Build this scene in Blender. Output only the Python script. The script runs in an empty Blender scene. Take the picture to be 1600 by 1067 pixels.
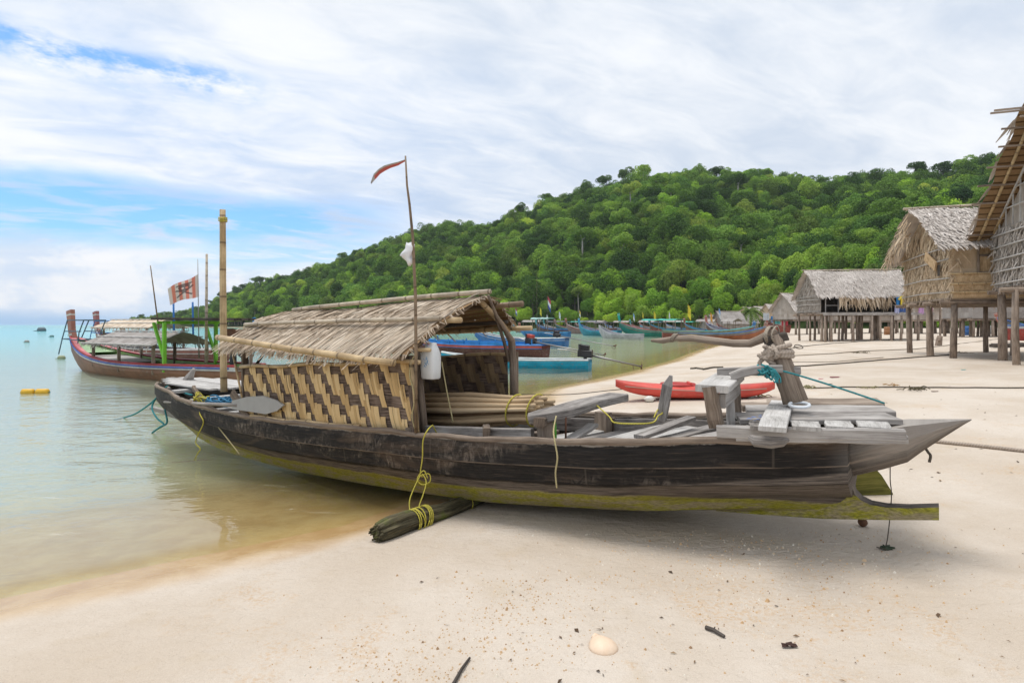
import bpy, math, random
import numpy as np
from mathutils import Vector, Matrix, noise as mnoise

R = math.radians
random.seed(7)
rng = np.random.default_rng(7)
sc = bpy.context.scene
col = sc.collection

# ------------------------------------------------------------------ camera
CH, CF = 1.75, 889.0            # camera height above the water (m), focal length in photo pixels
cam_d = bpy.data.cameras.new('camera')
cam_d.sensor_width = 36.0
cam_d.lens = 36.0 * CF / 1600.0
cam_d.shift_y = -26.5 / 1600.0
cam_d.clip_start, cam_d.clip_end = 0.05, 12000
cam = bpy.data.objects.new('camera', cam_d)
cam.location = (0, 0, CH)
cam.rotation_euler = (R(90), 0, 0)
col.objects.link(cam)
sc.camera = cam

# ------------------------------------------------------------------ exposure
sc.view_settings.view_transform = 'Standard'
sc.view_settings.look = 'None'
sc.view_settings.exposure = 0.38
sc.view_settings.gamma = 1.0
sc.cycles.max_bounces = 7
sc.cycles.diffuse_bounces = 3
sc.cycles.glossy_bounces = 3
sc.cycles.transparent_max_bounces = 12
sc.cycles.caustics_reflective = False
sc.cycles.caustics_refractive = False

# ------------------------------------------------------------------ sun
SUN_DIR = Vector((-0.22, 0.12, 0.95)).normalized()
sun_el = math.asin(SUN_DIR.z)
sun_az = math.atan2(SUN_DIR.x, SUN_DIR.y)
sun_d = bpy.data.lights.new('sun', 'SUN')
sun_d.energy = 2.0
sun_d.angle = R(28)
sun_d.color = (1.0, 0.965, 0.91)
sun = bpy.data.objects.new('sun', sun_d)
sun.rotation_euler = (-SUN_DIR).to_track_quat('-Z', 'Y').to_euler()
sun.location = (-20, 20, 60)
col.objects.link(sun)

# ------------------------------------------------------------------ node helpers
class G:
    def __init__(s, nt):
        s.nt = nt
    def n(s, t, ins=None, **kw):
        nd = s.nt.nodes.new('ShaderNode' + t)
        for k, v in kw.items():
            setattr(nd, k, v)
        for k, v in (ins or {}).items():
            sock = nd.inputs[k]
            if isinstance(v, bpy.types.NodeSocket):
                s.nt.links.new(v, sock)
            else:
                if sock.type == 'RGBA' and len(v) == 3:
                    v = (*v, 1)
                sock.default_value = v
        return nd
    def link(s, a, b):
        s.nt.links.new(a, b)
    def math(s, op, a, b=0.0, c=0.0, clamp=False):
        return s.n('Math', {0: a, 1: b, 2: c}, operation=op, use_clamp=clamp).outputs[0]
    def mixc(s, f, a, b, mode='MIX'):
        nd = s.n('MixRGB', {0: f, 1: a, 2: b}, blend_type=mode)
        return nd.outputs[0]
    def ramp(s, f, stops, interp='LINEAR'):
        nd = s.n('ValToRGB', {0: f})
        cr = nd.color_ramp
        cr.interpolation = interp
        while len(cr.elements) < len(stops):
            cr.elements.new(0.5)
        for e, (p, c) in zip(cr.elements, stops):
            e.position = p
            e.color = (c, c, c, 1) if not hasattr(c, '__len__') else (*c, 1)
        return nd.outputs[0]
    def sstep(s, x, a, b):
        return s.n('MapRange', {0: x, 1: a, 2: b, 3: 0.0, 4: 1.0}, interpolation_type='SMOOTHSTEP').outputs[0]
    def noise(s, vec, scale, detail=3.0, rough=0.5, dist=0.0):
        return s.n('TexNoise', {'Vector': vec, 'Scale': scale, 'Detail': detail, 'Roughness': rough, 'Distortion': dist}).outputs[0]
    def vscale(s, vec, v):
        return s.n('VectorMath', {0: vec, 1: v}, operation='MULTIPLY').outputs[0]
    def attr(s, name):
        return s.n('Attribute', attribute_name=name)
    def bump(s, h, strength=0.3, dist=0.01, normal=None):
        ins = {'Height': h, 'Strength': strength, 'Distance': dist}
        if normal is not None:
            ins['Normal'] = normal
        return s.n('Bump', ins).outputs[0]

def new_mat(name):
    m = bpy.data.materials.new(name)
    m.use_nodes = True
    m.node_tree.nodes.clear()
    g = G(m.node_tree)
    g.out = g.n('OutputMaterial')
    g.m = m
    return g

def finish(g, color, rough=0.8, normal=None, spec=0.3, **extra):
    ins = {'Base Color': color, 'Roughness': rough, 'Specular IOR Level': spec}
    if normal is not None:
        ins['Normal'] = normal
    ins.update(extra)
    p = g.n('BsdfPrincipled', ins)
    g.link(p.outputs[0], g.out.inputs[0])
    return g.m

# ------------------------------------------------------------------ sky
world = bpy.data.worlds.new('World')
sc.world = world
world.use_nodes = True
wn = world.node_tree
wn.nodes.clear()
w = G(wn)
sky = w.n('TexSky', sky_type='NISHITA', sun_disc=False)
sky.sun_elevation = sun_el
sky.sun_rotation = sun_az
sky.air_density = 1.4
sky.dust_density = 0.6
sky.ozone_density = 3.0
dirv = w.n('TexCoord').outputs['Generated']
sep = w.n('SeparateXYZ', {0: dirv})
dx, dy, dz = sep.outputs
hyp = w.math('SQRT', w.math('ADD', w.math('MULTIPLY', dx, dx), w.math('MULTIPLY', dy, dy)))
tel = w.math('DIVIDE', dz, w.math('MAXIMUM', hyp, 0.02))           # tangent of the elevation
az = w.math('ARCTAN2', dx, dy)                                      # azimuth from +Y
den = w.math('ADD', w.math('MAXIMUM', dz, 0.0), 0.16)
cq = w.n('CombineXYZ', {0: w.math('DIVIDE', dx, den), 1: w.math('DIVIDE', dy, den), 2: 0.0}).outputs[0]
cq = w.n('VectorRotate', {'Vector': cq, 'Angle': R(-28)}, rotation_type='Z_AXIS').outputs[0]
big = w.noise(w.vscale(cq, (0.55, 0.9, 1)), 0.9, 8, 0.55, 0.4)
fine = w.noise(w.vscale(cq, (1.0, 2.0, 1)), 2.6, 8, 0.62, 0.5)
azel = w.n('CombineXYZ', {0: az, 1: w.math('MULTIPLY', tel, 2.0), 2: 0.3}).outputs[0]
wob = w.noise(azel, 3.0, 4, 0.6)
wob2 = w.noise(azel, 11.0, 6, 0.65)
def band(centre, width, a0, a1, soft, slope=0.0):
    c = w.math('ADD', w.math('MULTIPLY', az, slope), centre)
    d = w.math('ABSOLUTE', w.math('SUBTRACT', w.math('ADD', tel, w.math('MULTIPLY', w.math('SUBTRACT', wob, 0.5), 0.09)), c))
    v = w.math('SUBTRACT', 1.0, w.sstep(d, width * 0.25, width))
    e = w.math('MULTIPLY', w.sstep(az, a0 - soft, a0 + soft), w.math('SUBTRACT', 1.0, w.sstep(az, a1 - soft, a1 + soft)))
    return w.math('MULTIPLY', v, e)
b1 = band(0.180, 0.062, -1.2, -0.24, 0.12, 0.035)
b2 = w.math('MULTIPLY', band(0.352, 0.05, -0.98, -0.44, 0.09, -0.04), 0.95)
b3 = w.math('MULTIPLY', band(0.115, 0.05, -0.52, -0.22, 0.10, 0.0), 0.75)
hole = w.math('MAXIMUM', w.math('MAXIMUM', b1, w.math('MULTIPLY', b2, w.sstep(wob2, 0.36, 0.60))), b3)
hole = w.math('MULTIPLY', hole, w.sstep(fine, 0.28, 0.56))
hole = w.math('MULTIPLY', hole, 0.95)
# cloud tint: white tops, lavender grey thin parts
thin = w.sstep(w.math('ADD', w.math('MULTIPLY', big, 0.6), w.math('MULTIPLY', fine, 0.4)), 0.36, 0.62)
leftw = w.math('MULTIPLY', w.sstep(az, 0.35, -0.75), w.math('SUBTRACT', 1.0, w.sstep(tel, 0.36, 0.55)))
cl_l = w.mixc(thin, (0.45, 0.61, 0.87), (0.90, 0.92, 0.96))
cl_r = w.mixc(thin, (0.58, 0.66, 0.78), (0.87, 0.895, 0.93))
cl = w.mixc(leftw, cl_r, cl_l)
# bank of cumulus over the sea and a dull blue strip along the horizon
cum = w.noise(w.n('CombineXYZ', {0: az, 1: w.math('MULTIPLY', tel, 1.7), 2: 2.0}).outputs[0], 9.0, 7, 0.6, 0.2)
cumf = w.math('MULTIPLY', w.math('SUBTRACT', 1.0, w.sstep(tel, 0.09, 0.16)), w.sstep(az, 0.0, -0.35))
cl = w.mixc(w.math('MULTIPLY', cumf, 0.85), cl, w.mixc(w.sstep(cum, 0.40, 0.58), (0.66, 0.76, 0.90), (0.95, 0.95, 0.96)))
hz = w.math('SUBTRACT', 1.0, w.sstep(w.math('ADD', tel, w.math('MULTIPLY', w.math('SUBTRACT', wob2, 0.5), 0.012)), 0.004, 0.026))
cl = w.mixc(w.math('MULTIPLY', hz, 0.85), cl, (0.30, 0.52, 0.80))
bgs = w.n('Background', {'Color': w.mixc(1.0, sky.outputs[0], (0.48, 0.84, 1.25), 'MULTIPLY'), 'Strength': 0.115})
bgc = w.n('Background', {'Color': cl, 'Strength': 0.86})
mx = w.n('MixShader', {0: hole, 1: bgc.outputs[0], 2: bgs.outputs[0]})
# below the horizon plain pale sky so reflections stay calm
wo = w.n('OutputWorld', {0: mx.outputs[0]})

# ------------------------------------------------------------------ mesh helpers
def tag(o, label=None, cat=None, group=None, kind=None):
    if label: o['label'] = label
    if cat: o['category'] = cat
    if group: o['group'] = group
    if kind: o['kind'] = kind
    return o

def empty(name, loc, rz=0.0, label=None, cat=None, group=None):
    o = bpy.data.objects.new(name, None)
    o.empty_display_size = 0.3
    o.location = loc
    o.rotation_euler = (0, 0, rz)
    col.objects.link(o)
    return tag(o, label, cat, group)

def V3(p):
    return Vector((p[0], p[1], p[2]))

class MB:
    """Collects faces (with uv and a per-face tint) and links them as one mesh object."""
    def __init__(s):
        s.v, s.f, s.u, s.t, s.mi = [], [], [], [], []
    def face(s, idx, uv=None, tint=0.5, mi=0):
        s.f.append(idx)
        s.u.append(uv or [(0, 0)] * len(idx))
        s.t.append(tint)
        s.mi.append(mi)
    def poly(s, pts, uv=None, tint=0.5, mi=0):
        b = len(s.v)
        s.v += [tuple(p) for p in pts]
        s.face(list(range(b, b + len(pts))), uv, tint, mi)
    def loft(s, rings, closed=True, caps=True, tint=0.5, us=None, vs=None, mi=0, close_ends=False):
        b = len(s.v)
        n = len(rings[0])
        for r in rings:
            s.v += [tuple(p) for p in r]
        m = n if closed else n - 1
        acc = random.random() * 20
        for i in range(len(rings) - 1):
            l = (V3(rings[i + 1][0]) - V3(rings[i][0])).length
            u0, u1 = (acc, acc + l) if us is None else (us[i], us[i + 1])
            acc += l
            for j in range(m):
                k = (j + 1) % n
                if vs is None:
                    v0, v1 = j / m, (j + 1) / m
                else:
                    v0, v1 = vs[j], vs[j + 1] if j + 1 < len(vs) else 1.0
                s.face([b + i * n + j, b + i * n + k, b + (i + 1) * n + k, b + (i + 1) * n + j],
                       [(u0, v0), (u0, v1), (u1, v1), (u1, v0)], tint, mi)
        if caps:
            uv = [(acc + .05 * math.cos(6.28 * j / n), .5 + .3 * math.sin(6.28 * j / n)) for j in range(n)]
            s.face([b + j for j in range(n)][::-1], uv, tint * .9, mi)
            s.face([b + (len(rings) - 1) * n + j for j in range(n)], uv, tint * .9, mi)
    def beam(s, p, q, wd, ht, up=(0, 0, 1), tint=None, seg=1, wob=0.0, w2=None, h2=None, ch=0.12, mi=0):
        """Timber from p to q with chamfered edges; wd lateral, ht along up."""
        p, q = V3(p), V3(q)
        a = (q - p)
        if a.length < 1e-6: return
        a.normalize()
        upv = V3(up)
        side = a.cross(upv)
        if side.length < 1e-4:
            side = a.cross(Vector((0.2, 1, 0.1)))
        side.normalize()
        upv = side.cross(a).normalized()
        if tint is None: tint = random.random()
        w2 = wd if w2 is None else w2
        h2 = ht if h2 is None else h2
        rings = []
        for i in range(seg + 1):
            t = i / seg
            c = p.lerp(q, t)
            if wob:
                c = c + side * random.uniform(-wob, wob) + upv * random.uniform(-wob, wob)
            W, H = (wd + (w2 - wd) * t) / 2, (ht + (h2 - ht) * t) / 2
            if wob:
                W *= random.uniform(.95, 1.05); H *= random.uniform(.93, 1.07)
            e = ch * min(W, H) * 2
            rings.append([c + side * x + upv * y for x, y in
                          ((W - e, -H), (W, -H + e), (W, H - e), (W - e, H), (-W + e, H), (-W, H - e), (-W, -H + e), (-W + e, -H))])
        s.loft(rings, True, True, tint, mi=mi)
    def tube(s, pts, r, n=7, tint=None, caps=True, mi=0):
        pts = [V3(p) for p in pts]
        if tint is None: tint = random.random()
        rs = r if hasattr(r, '__len__') else [r] * len(pts)
        rings, side = [], None
        for i, p in enumerate(pts):
            a = (pts[min(i + 1, len(pts) - 1)] - pts[max(i - 1, 0)])
            a = a.normalized() if a.length > 1e-9 else Vector((0, 0, 1))
            if side is None:
                side = a.cross(Vector((0.13, 0.31, 0.94)))
                if side.length < 0.1: side = a.cross(Vector((1, 0, 0)))
            side = (side - a * side.dot(a)).normalized()
            up = a.cross(side)
            rings.append([p + (side * math.cos(6.2832 * k / n) + up * math.sin(6.2832 * k / n)) * rs[i] for k in range(n)])
        s.loft(rings, True, caps, tint, mi=mi)
    def blob(s, c, r, n=8, m=6, tint=0.5, jit=0.0, mi=0, squash=(1, 1, 1)):
        b = len(s.v)
        c = V3(c)
        rings = []
        for i in range(1, m):
            th = math.pi * i / m
            rings.append([c + Vector((math.sin(th) * math.cos(6.2832 * k / n) * squash[0], math.sin(th) * math.sin(6.2832 * k / n) * squash[1],
                                      math.cos(th) * squash[2])) * r * random.uniform(1 - jit, 1 + jit) for k in range(n)])
        s.loft(rings, True, True, tint, mi=mi)
    def build(s, name, mat, parent=None, smooth=False, loc=None):
        me = bpy.data.meshes.new(name)
        vs = np.array(s.v, dtype=np.float64).reshape(-1, 3)
        o = bpy.data.objects.new(name, me)
        if parent is None:
            if loc is None:
                loc = ((vs[:, 0].min() + vs[:, 0].max()) / 2, (vs[:, 1].min() + vs[:, 1].max()) / 2, vs[:, 2].min())
            vs = vs - np.array(loc)
            o.location = loc
        else:
            o.parent = parent
        me.from_pydata(vs.tolist(), [], s.f)
        uvl = me.uv_layers.new(name='uv')
        uvl.data.foreach_set('uv', np.array([c for f in s.u for p in f for c in p], dtype=np.float32))
        at_ = me.attributes.new('tint', 'FLOAT', 'FACE')
        at_.data.foreach_set('value', np.array(s.t, dtype=np.float32))
        for m_ in (mat if isinstance(mat, (list, tuple)) else [mat]):
            me.materials.append(m_)
        if any(s.mi):
            me.polygons.foreach_set('material_index', np.array(s.mi, dtype=np.int32))
        if smooth:
            me.polygons.foreach_set('use_smooth', np.ones(len(s.f), dtype=bool))
        me.update()
        col.objects.link(o)
        return o

def quads_mesh(name, P, tint, mat, normals=None):
    """P: (n,4,3) array of quads."""
    n = len(P)
    me = bpy.data.meshes.new(name)
    me.vertices.add(n * 4)
    me.vertices.foreach_set('co', P.reshape(-1).astype(np.float32))
    me.loops.add(n * 4)
    me.loops.foreach_set('vertex_index', np.arange(n * 4, dtype=np.int32))
    me.polygons.add(n)
    me.polygons.foreach_set('loop_start', np.arange(0, n * 4, 4, dtype=np.int32))
    me.polygons.foreach_set('loop_total', np.full(n, 4, dtype=np.int32))
    a = me.attributes.new('tint', 'FLOAT', 'FACE')
    a.data.foreach_set('value', tint.astype(np.float32))
    me.materials.append(mat)
    me.update(calc_edges=True)
    me.validate()
    return me

def copy_tree(o, parent=None):
    c = o.copy()
    col.objects.link(c)
    c.parent = parent
    for ch in list(o.children):
        copy_tree(ch, c)
    return c

# ------------------------------------------------------------------ materials
def grain_wood(name, dark, mid, light, rough=0.85, su=1.2, sv=9.0, contrast=1.0, green=0.0):
    g = new_mat(name)
    uv = g.n('UVMap').outputs[0]
    tint = g.attr('tint').outputs['Fac']
    off = g.n('CombineXYZ', {0: g.math('MULTIPLY', tint, 37.0), 1: g.math('MULTIPLY', tint, 11.0), 2: g.math('MULTIPLY', tint, 5.0)}).outputs[0]
    vec = g.n('VectorMath', {0: g.vscale(uv, (su, sv, 1)), 1: off}, operation='ADD').outputs[0]
    gr = g.noise(vec, 2.2, 6, 0.65, 0.6)
    obj = g.n('TexCoord').outputs['Object']
    blot = g.noise(obj, 3.1, 5, 0.6)
    fine = g.noise(g.vscale(vec, (2, 6, 1)), 3.0, 3, 0.6)
    f = g.math('ADD', g.math('MULTIPLY', gr, 0.62), g.math('MULTIPLY', fine, 0.38))
    f = g.math('ADD', f, g.math('MULTIPLY', g.math('SUBTRACT', tint, 0.5), 0.16))
    f = g.math('ADD', f, g.math('MULTIPLY', g.math('SUBTRACT', blot, 0.5), 0.35))
    c = g.ramp(f, [(0.30, dark), (0.46, mid), (0.66, light)])
    if green:
        c = g.mixc(g.math('MULTIPLY', g.sstep(blot, 0.5, 0.66), green), c, (0.10, 0.13, 0.02))
    nrm = g.bump(g.math('ADD', gr, g.math('MULTIPLY', fine, 0.6)), 0.45, 0.008)
    return finish(g, c, rough, nrm, 0.2)

M = {}
M['driftwood'] = grain_wood('grey driftwood planks', (0.085, 0.075, 0.068), (0.27, 0.245, 0.225), (0.47, 0.44, 0.41))
M['palewood'] = grain_wood('bleached plank', (0.20, 0.185, 0.17), (0.42, 0.40, 0.375), (0.60, 0.575, 0.55))
M['brownwood'] = grain_wood('brown weathered timber', (0.06, 0.045, 0.035), (0.19, 0.145, 0.11), (0.36, 0.29, 0.23))
M['stilt'] = grain_wood('stilt timber', (0.08, 0.062, 0.05), (0.26, 0.20, 0.155), (0.44, 0.355, 0.285), su=1.0, sv=4.0)
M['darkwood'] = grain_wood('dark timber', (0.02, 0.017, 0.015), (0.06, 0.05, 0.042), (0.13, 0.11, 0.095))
M['mossylog'] = grain_wood('mossy log bark', (0.012, 0.011, 0.008), (0.055, 0.048, 0.028), (0.20, 0.17, 0.10), su=1.5, sv=14.0, green=0.75)
M['algae'] = grain_wood('mossy timber', (0.035, 0.035, 0.010), (0.12, 0.115, 0.025), (0.25, 0.22, 0.06), su=3, sv=6.0, green=0.8)

def bamboo(name, a, b, ring=2.6):
    g = new_mat(name)
    uv = g.n('UVMap').outputs[0]
    tint = g.attr('tint').outputs['Fac']
    su = g.n('SeparateXYZ', {0: uv}).outputs
    ph = g.math('FRACT', g.math('MULTIPLY', su[0], ring))
    node = g.math('SUBTRACT', 1.0, g.sstep(g.math('ABSOLUTE', g.math('SUBTRACT', ph, 0.5)), 0.015, 0.05))
    st = g.noise(g.vscale(uv, (1.0, 16, 1)), 2.0, 5, 0.6)
    bl = g.noise(g.n('TexCoord').outputs['Object'], 5.0, 4, 0.6)
    c = g.mixc(g.sstep(g.math('ADD', g.math('MULTIPLY', st, 0.5), g.math('MULTIPLY', bl, 0.5)), 0.38, 0.62), a, b)
    c = g.mixc(g.math('MULTIPLY', node, 0.7), c, (0.10, 0.065, 0.035))
    return finish(g, c, 0.5, g.bump(node, 0.5, 0.006), 0.35)
M['bamboo'] = bamboo('bamboo pole', (0.33, 0.225, 0.115), (0.62, 0.46, 0.26))
M['bamboo_grey'] = bamboo('weathered bamboo pole', (0.26, 0.21, 0.155), (0.56, 0.47, 0.35))
M['bamboo_dark'] = bamboo('dark thin pole', (0.10, 0.07, 0.045), (0.26, 0.18, 0.11), 4.0)

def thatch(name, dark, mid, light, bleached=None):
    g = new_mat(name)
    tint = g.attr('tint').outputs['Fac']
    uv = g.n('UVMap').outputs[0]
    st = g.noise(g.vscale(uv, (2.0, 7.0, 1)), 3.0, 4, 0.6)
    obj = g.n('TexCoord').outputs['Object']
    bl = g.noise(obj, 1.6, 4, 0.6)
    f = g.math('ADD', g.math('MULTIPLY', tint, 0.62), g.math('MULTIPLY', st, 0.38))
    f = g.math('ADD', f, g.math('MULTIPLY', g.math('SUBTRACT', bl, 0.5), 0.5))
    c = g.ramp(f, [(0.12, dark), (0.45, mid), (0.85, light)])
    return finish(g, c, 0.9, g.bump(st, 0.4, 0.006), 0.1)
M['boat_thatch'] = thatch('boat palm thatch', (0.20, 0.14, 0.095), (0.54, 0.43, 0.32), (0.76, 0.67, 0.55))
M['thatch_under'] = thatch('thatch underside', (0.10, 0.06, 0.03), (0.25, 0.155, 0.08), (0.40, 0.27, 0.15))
M['hut_thatch'] = thatch('grey hut thatch', (0.24, 0.205, 0.175), (0.50, 0.445, 0.40), (0.72, 0.665, 0.61))
M['hut_wall'] = thatch('tan hut thatch wall', (0.22, 0.145, 0.085), (0.57, 0.43, 0.285), (0.75, 0.61, 0.45))
M['hut_wall_grey'] = thatch('grey brown thatch wall', (0.15, 0.125, 0.105), (0.40, 0.345, 0.295), (0.62, 0.565, 0.51))
M['far_thatch'] = thatch('distant grey thatch', (0.11, 0.10, 0.09), (0.29, 0.262, 0.24), (0.44, 0.41, 0.385))
M['hut_board'] = grain_wood('tan bamboo board', (0.26, 0.165, 0.085), (0.50, 0.345, 0.195), (0.68, 0.51, 0.32), su=1.0, sv=6.0)
M['bundle'] = thatch('dry palm bundle', (0.16, 0.10, 0.055), (0.48, 0.34, 0.20), (0.68, 0.52, 0.34))

def reeds():
    g = new_mat('dark reed weave')
    uv = g.n('UVMap').outputs[0]
    s2 = g.noise(g.vscale(uv, (4.0, 95.0, 1)), 1.0, 4, 0.6)
    bl = g.noise(g.n('TexCoord').outputs['Object'], 6.0, 4, 0.6)
    f = g.math('ADD', s2, g.math('MULTIPLY', g.math('SUBTRACT', bl, 0.5), 0.5))
    c = g.ramp(f, [(0.34, (0.035, 0.024, 0.018)), (0.50, (0.145, 0.102, 0.078)), (0.68, (0.30, 0.23, 0.18))])
    return finish(g, c, 0.85, g.bump(s2, 0.7, 0.008), 0.2)
M['reeds'] = reeds()
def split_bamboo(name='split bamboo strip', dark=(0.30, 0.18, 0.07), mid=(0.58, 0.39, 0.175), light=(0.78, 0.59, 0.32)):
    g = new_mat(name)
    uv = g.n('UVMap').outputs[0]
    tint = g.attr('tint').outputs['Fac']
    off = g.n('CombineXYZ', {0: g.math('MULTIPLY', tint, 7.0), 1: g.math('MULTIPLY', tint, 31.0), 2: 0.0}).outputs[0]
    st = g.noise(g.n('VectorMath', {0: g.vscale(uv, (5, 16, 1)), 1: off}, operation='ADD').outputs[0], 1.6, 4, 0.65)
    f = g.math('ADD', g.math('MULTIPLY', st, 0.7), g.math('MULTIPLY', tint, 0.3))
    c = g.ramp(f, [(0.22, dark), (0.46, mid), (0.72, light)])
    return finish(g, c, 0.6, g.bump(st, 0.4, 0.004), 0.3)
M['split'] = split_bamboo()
M['split_shade'] = split_bamboo('shade tinted split bamboo strip', (0.11, 0.07, 0.035), (0.24, 0.165, 0.09), (0.36, 0.26, 0.15))  # darker copy for the far cabin wall, its shade put into the colour

def paint(name, c, wear=(0.24, 0.19, 0.15), amount=0.5, rough=0.55, scale=7.0):
    g = new_mat(name)
    obj = g.n('TexCoord').outputs['Object']
    n1 = g.noise(g.vscale(obj, (1, 1, 2.5)), scale, 7, 0.7)
    n2 = g.noise(obj, 1.7, 4, 0.6)
    f = g.math('MULTIPLY', g.sstep(n1, 0.62 - 0.1 * amount, 0.70), amount)
    dk = tuple(x * 0.66 for x in c)
    base = g.mixc(g.sstep(n2, 0.35, 0.7), c, dk)
    return finish(g, g.mixc(f, base, wear), rough, g.bump(n1, 0.15, 0.004), 0.35)
_pc = {}
def P(c, amount=0.5):
    k = (c, amount)
    if k not in _pc:
        _pc[k] = paint('weathered paint', c, amount=amount)
    return _pc[k]

def plain(name, c, rough=0.5, spec=0.4, **kw):
    g = new_mat(name)
    obj = g.n('TexCoord').outputs['Object']
    n1 = g.noise(obj, 9.0, 5, 0.6)
    return finish(g, g.mixc(n1, tuple(x * 0.8 for x in c), tuple(min(1, x * 1.15) for x in c)), rough, None, spec, **kw)

def rope_mat(name, c):
    g = new_mat(name)
    uv = g.n('UVMap').outputs[0]
    s = g.n('SeparateXYZ', {0: uv}).outputs
    wv = g.math('SINE', g.math('ADD', g.math('MULTIPLY', s[0], 260.0), g.math('MULTIPLY', s[1], 12.566)))
    bl = g.noise(g.n('TexCoord').outputs['Object'], 14.0, 3, 0.6)
    cc = g.mixc(bl, tuple(x * 0.6 for x in c), tuple(min(1, x * 1.2) for x in c))
    cc = g.mixc(g.math('MULTIPLY', g.sstep(wv, 0.3, -0.8), 0.45), cc, tuple(x * 0.45 for x in c))
    return finish(g, cc, 0.8, g.bump(wv, 0.3, 0.003), 0.2)
M['rope_yellow'] = rope_mat('yellow nylon rope', (0.60, 0.52, 0.09))
M['rope_straw'] = rope_mat('straw coloured rope', (0.55, 0.47, 0.25))
M['rope_teal'] = rope_mat('teal rope', (0.05, 0.27, 0.29))
M['rope_blue'] = rope_mat('blue rope', (0.07, 0.25, 0.42))
M['rope_thick'] = rope_mat('thick hemp rope', (0.46, 0.38, 0.31))
M['rope_dark'] = rope_mat('dark mooring rope', (0.13, 0.11, 0.085))
M['rope_beige'] = rope_mat('beige mooring rope', (0.40, 0.34, 0.27))
M['black_metal'] = plain('black engine metal', (0.025, 0.025, 0.028), 0.45, 0.5)
M['steel'] = plain('dull steel shaft', (0.30, 0.29, 0.28), 0.4, 0.5, Metallic=0.6)
M['rust'] = plain('rusty metal', (0.13, 0.06, 0.035), 0.7, 0.3)
M['white_cloth'] = plain('white plastic film', (0.75, 0.75, 0.76), 0.5, 0.3)
# ------------------------------------------------------------------ shoreline and terrain
SHORE = np.array([(-60, -400), (-22, -60), (-9, -10), (-6.4, -1), (-3.7, 3.3), (-2.5, 4.2), (-1.45, 4.95), (-0.75, 5.9), (-0.35, 7.4), (-0.1, 9.5),
                  (0.25, 12.0), (1.0, 15.2), (4.3, 20.6), (7.6, 27), (12.5, 38), (19, 51), (27, 67), (39, 92), (48, 118), (55, 140), (57, 160), (44, 180),
                  (14, 200), (-30, 232), (-100, 285), (-165, 352), (-245, 430), (-325, 490), (-345, 530), (-300, 600), (-100, 800), (300, 1000), (1200, 1200),
                  (3000, 900), (3000, -2000), (-60, -2000)], dtype=np.float64)

def shore_dist(X, Y):
    """Signed distance to the shoreline, positive on land."""
    X, Y = np.asarray(X, float), np.asarray(Y, float)
    d2 = np.full(X.shape, 1e18)
    ins = np.zeros(X.shape, bool)
    n = len(SHORE)
    for i in range(n):
        a, b = SHORE[i], SHORE[(i + 1) % n]
        e = b - a
        t = np.clip(((X - a[0]) * e[0] + (Y - a[1]) * e[1]) / (e @ e), 0, 1)
        d2 = np.minimum(d2, (X - a[0] - t * e[0]) ** 2 + (Y - a[1] - t * e[1]) ** 2)
        if a[1] != b[1]:
            cr = ((a[1] > Y) != (b[1] > Y)) & (X < (b[0] - a[0]) * (Y - a[1]) / (b[1] - a[1]) + a[0])
            ins ^= cr
    d = np.sqrt(d2)
    return np.where(ins, d, -d)

def ground_z(X, Y):
    s = shore_dist(X, Y)
    land = 0.72 * (1 - np.exp(-np.maximum(s, 0) / 6.8)) + 0.012 * np.maximum(s - 14, 0)
    sea = -0.05 * np.minimum(-s, 3) * (s < 0) - 2.2 * (1 - np.exp(-np.maximum(-s - 2, 0) / 62.0))
    z = np.where(s > 0, land, sea)
    z = z + 0.012 * np.sin(X * 2.1 + 0.7 * Y) * np.clip(s, 0, 1.5) / 1.5 + 0.016 * np.sin(X * 0.9 - 1.3 * Y + 1) * np.clip(s, 0, 1.5) / 1.5
    return np.minimum(z, 6.0)

def gz(x, y):
    return float(ground_z(np.array([x]), np.array([y]))[0])

def at(px, py, Y):
    return Vector(((px - 800) / CF * Y, Y, CH - (py - 507) / CF * Y))

def hit(px, py):
    """Point of the sand seen at a photo pixel."""
    z = 0.3
    for _ in range(16):
        Y = CF * (CH - z) / (py - 507)
        X = (px - 800) / CF * Y
        z = 0.4 * z + 0.6 * max(gz(X, Y), 0.0)
    return Vector((X, Y, z))

def graded(lo, hi, fine_lo, fine_hi, step, growth):
    a = list(np.arange(fine_lo, fine_hi, step))
    s, p = step, fine_hi
    while p < hi:
        a.append(p); s *= growth; p += s
    a.append(hi)
    s, p = step, fine_lo
    b = []
    while p > lo:
        s *= growth; p -= s
        b.append(max(p, lo))
    return np.array(sorted(set(b)) + a)

def grid_mesh(name, xs, ys, zf, mat, attrs=None):
    X, Y = np.meshgrid(xs, ys)
    Z = zf(X, Y)
    nx, ny = len(xs), len(ys)
    me = bpy.data.meshes.new(name)
    co = np.stack([X, Y, Z], -1).reshape(-1, 3)
    me.vertices.add(nx * ny)
    me.vertices.foreach_set('co', co.reshape(-1).astype(np.float32))
    i = np.arange(nx * ny).reshape(ny, nx)
    q = np.stack([i[:-1, :-1], i[:-1, 1:], i[1:, 1:], i[1:, :-1]], -1).reshape(-1, 4)
    me.loops.add(q.size)
    me.loops.foreach_set('vertex_index', q.reshape(-1).astype(np.int32))
    me.polygons.add(len(q))
    me.polygons.foreach_set('loop_start', np.arange(0, q.size, 4, dtype=np.int32))
    me.polygons.foreach_set('loop_total', np.full(len(q), 4, dtype=np.int32))
    me.polygons.foreach_set('use_smooth', np.ones(len(q), bool))
    for k, fn in (attrs or {}).items():
        a = me.attributes.new(k, 'FLOAT', 'POINT')
        a.data.foreach_set('value', fn(X, Y, Z).reshape(-1).astype(np.float32))
    me.materials.append(mat)
    me.update(calc_edges=True)
    o = bpy.data.objects.new(name, me)
    col.objects.link(o)
    return o

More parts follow.
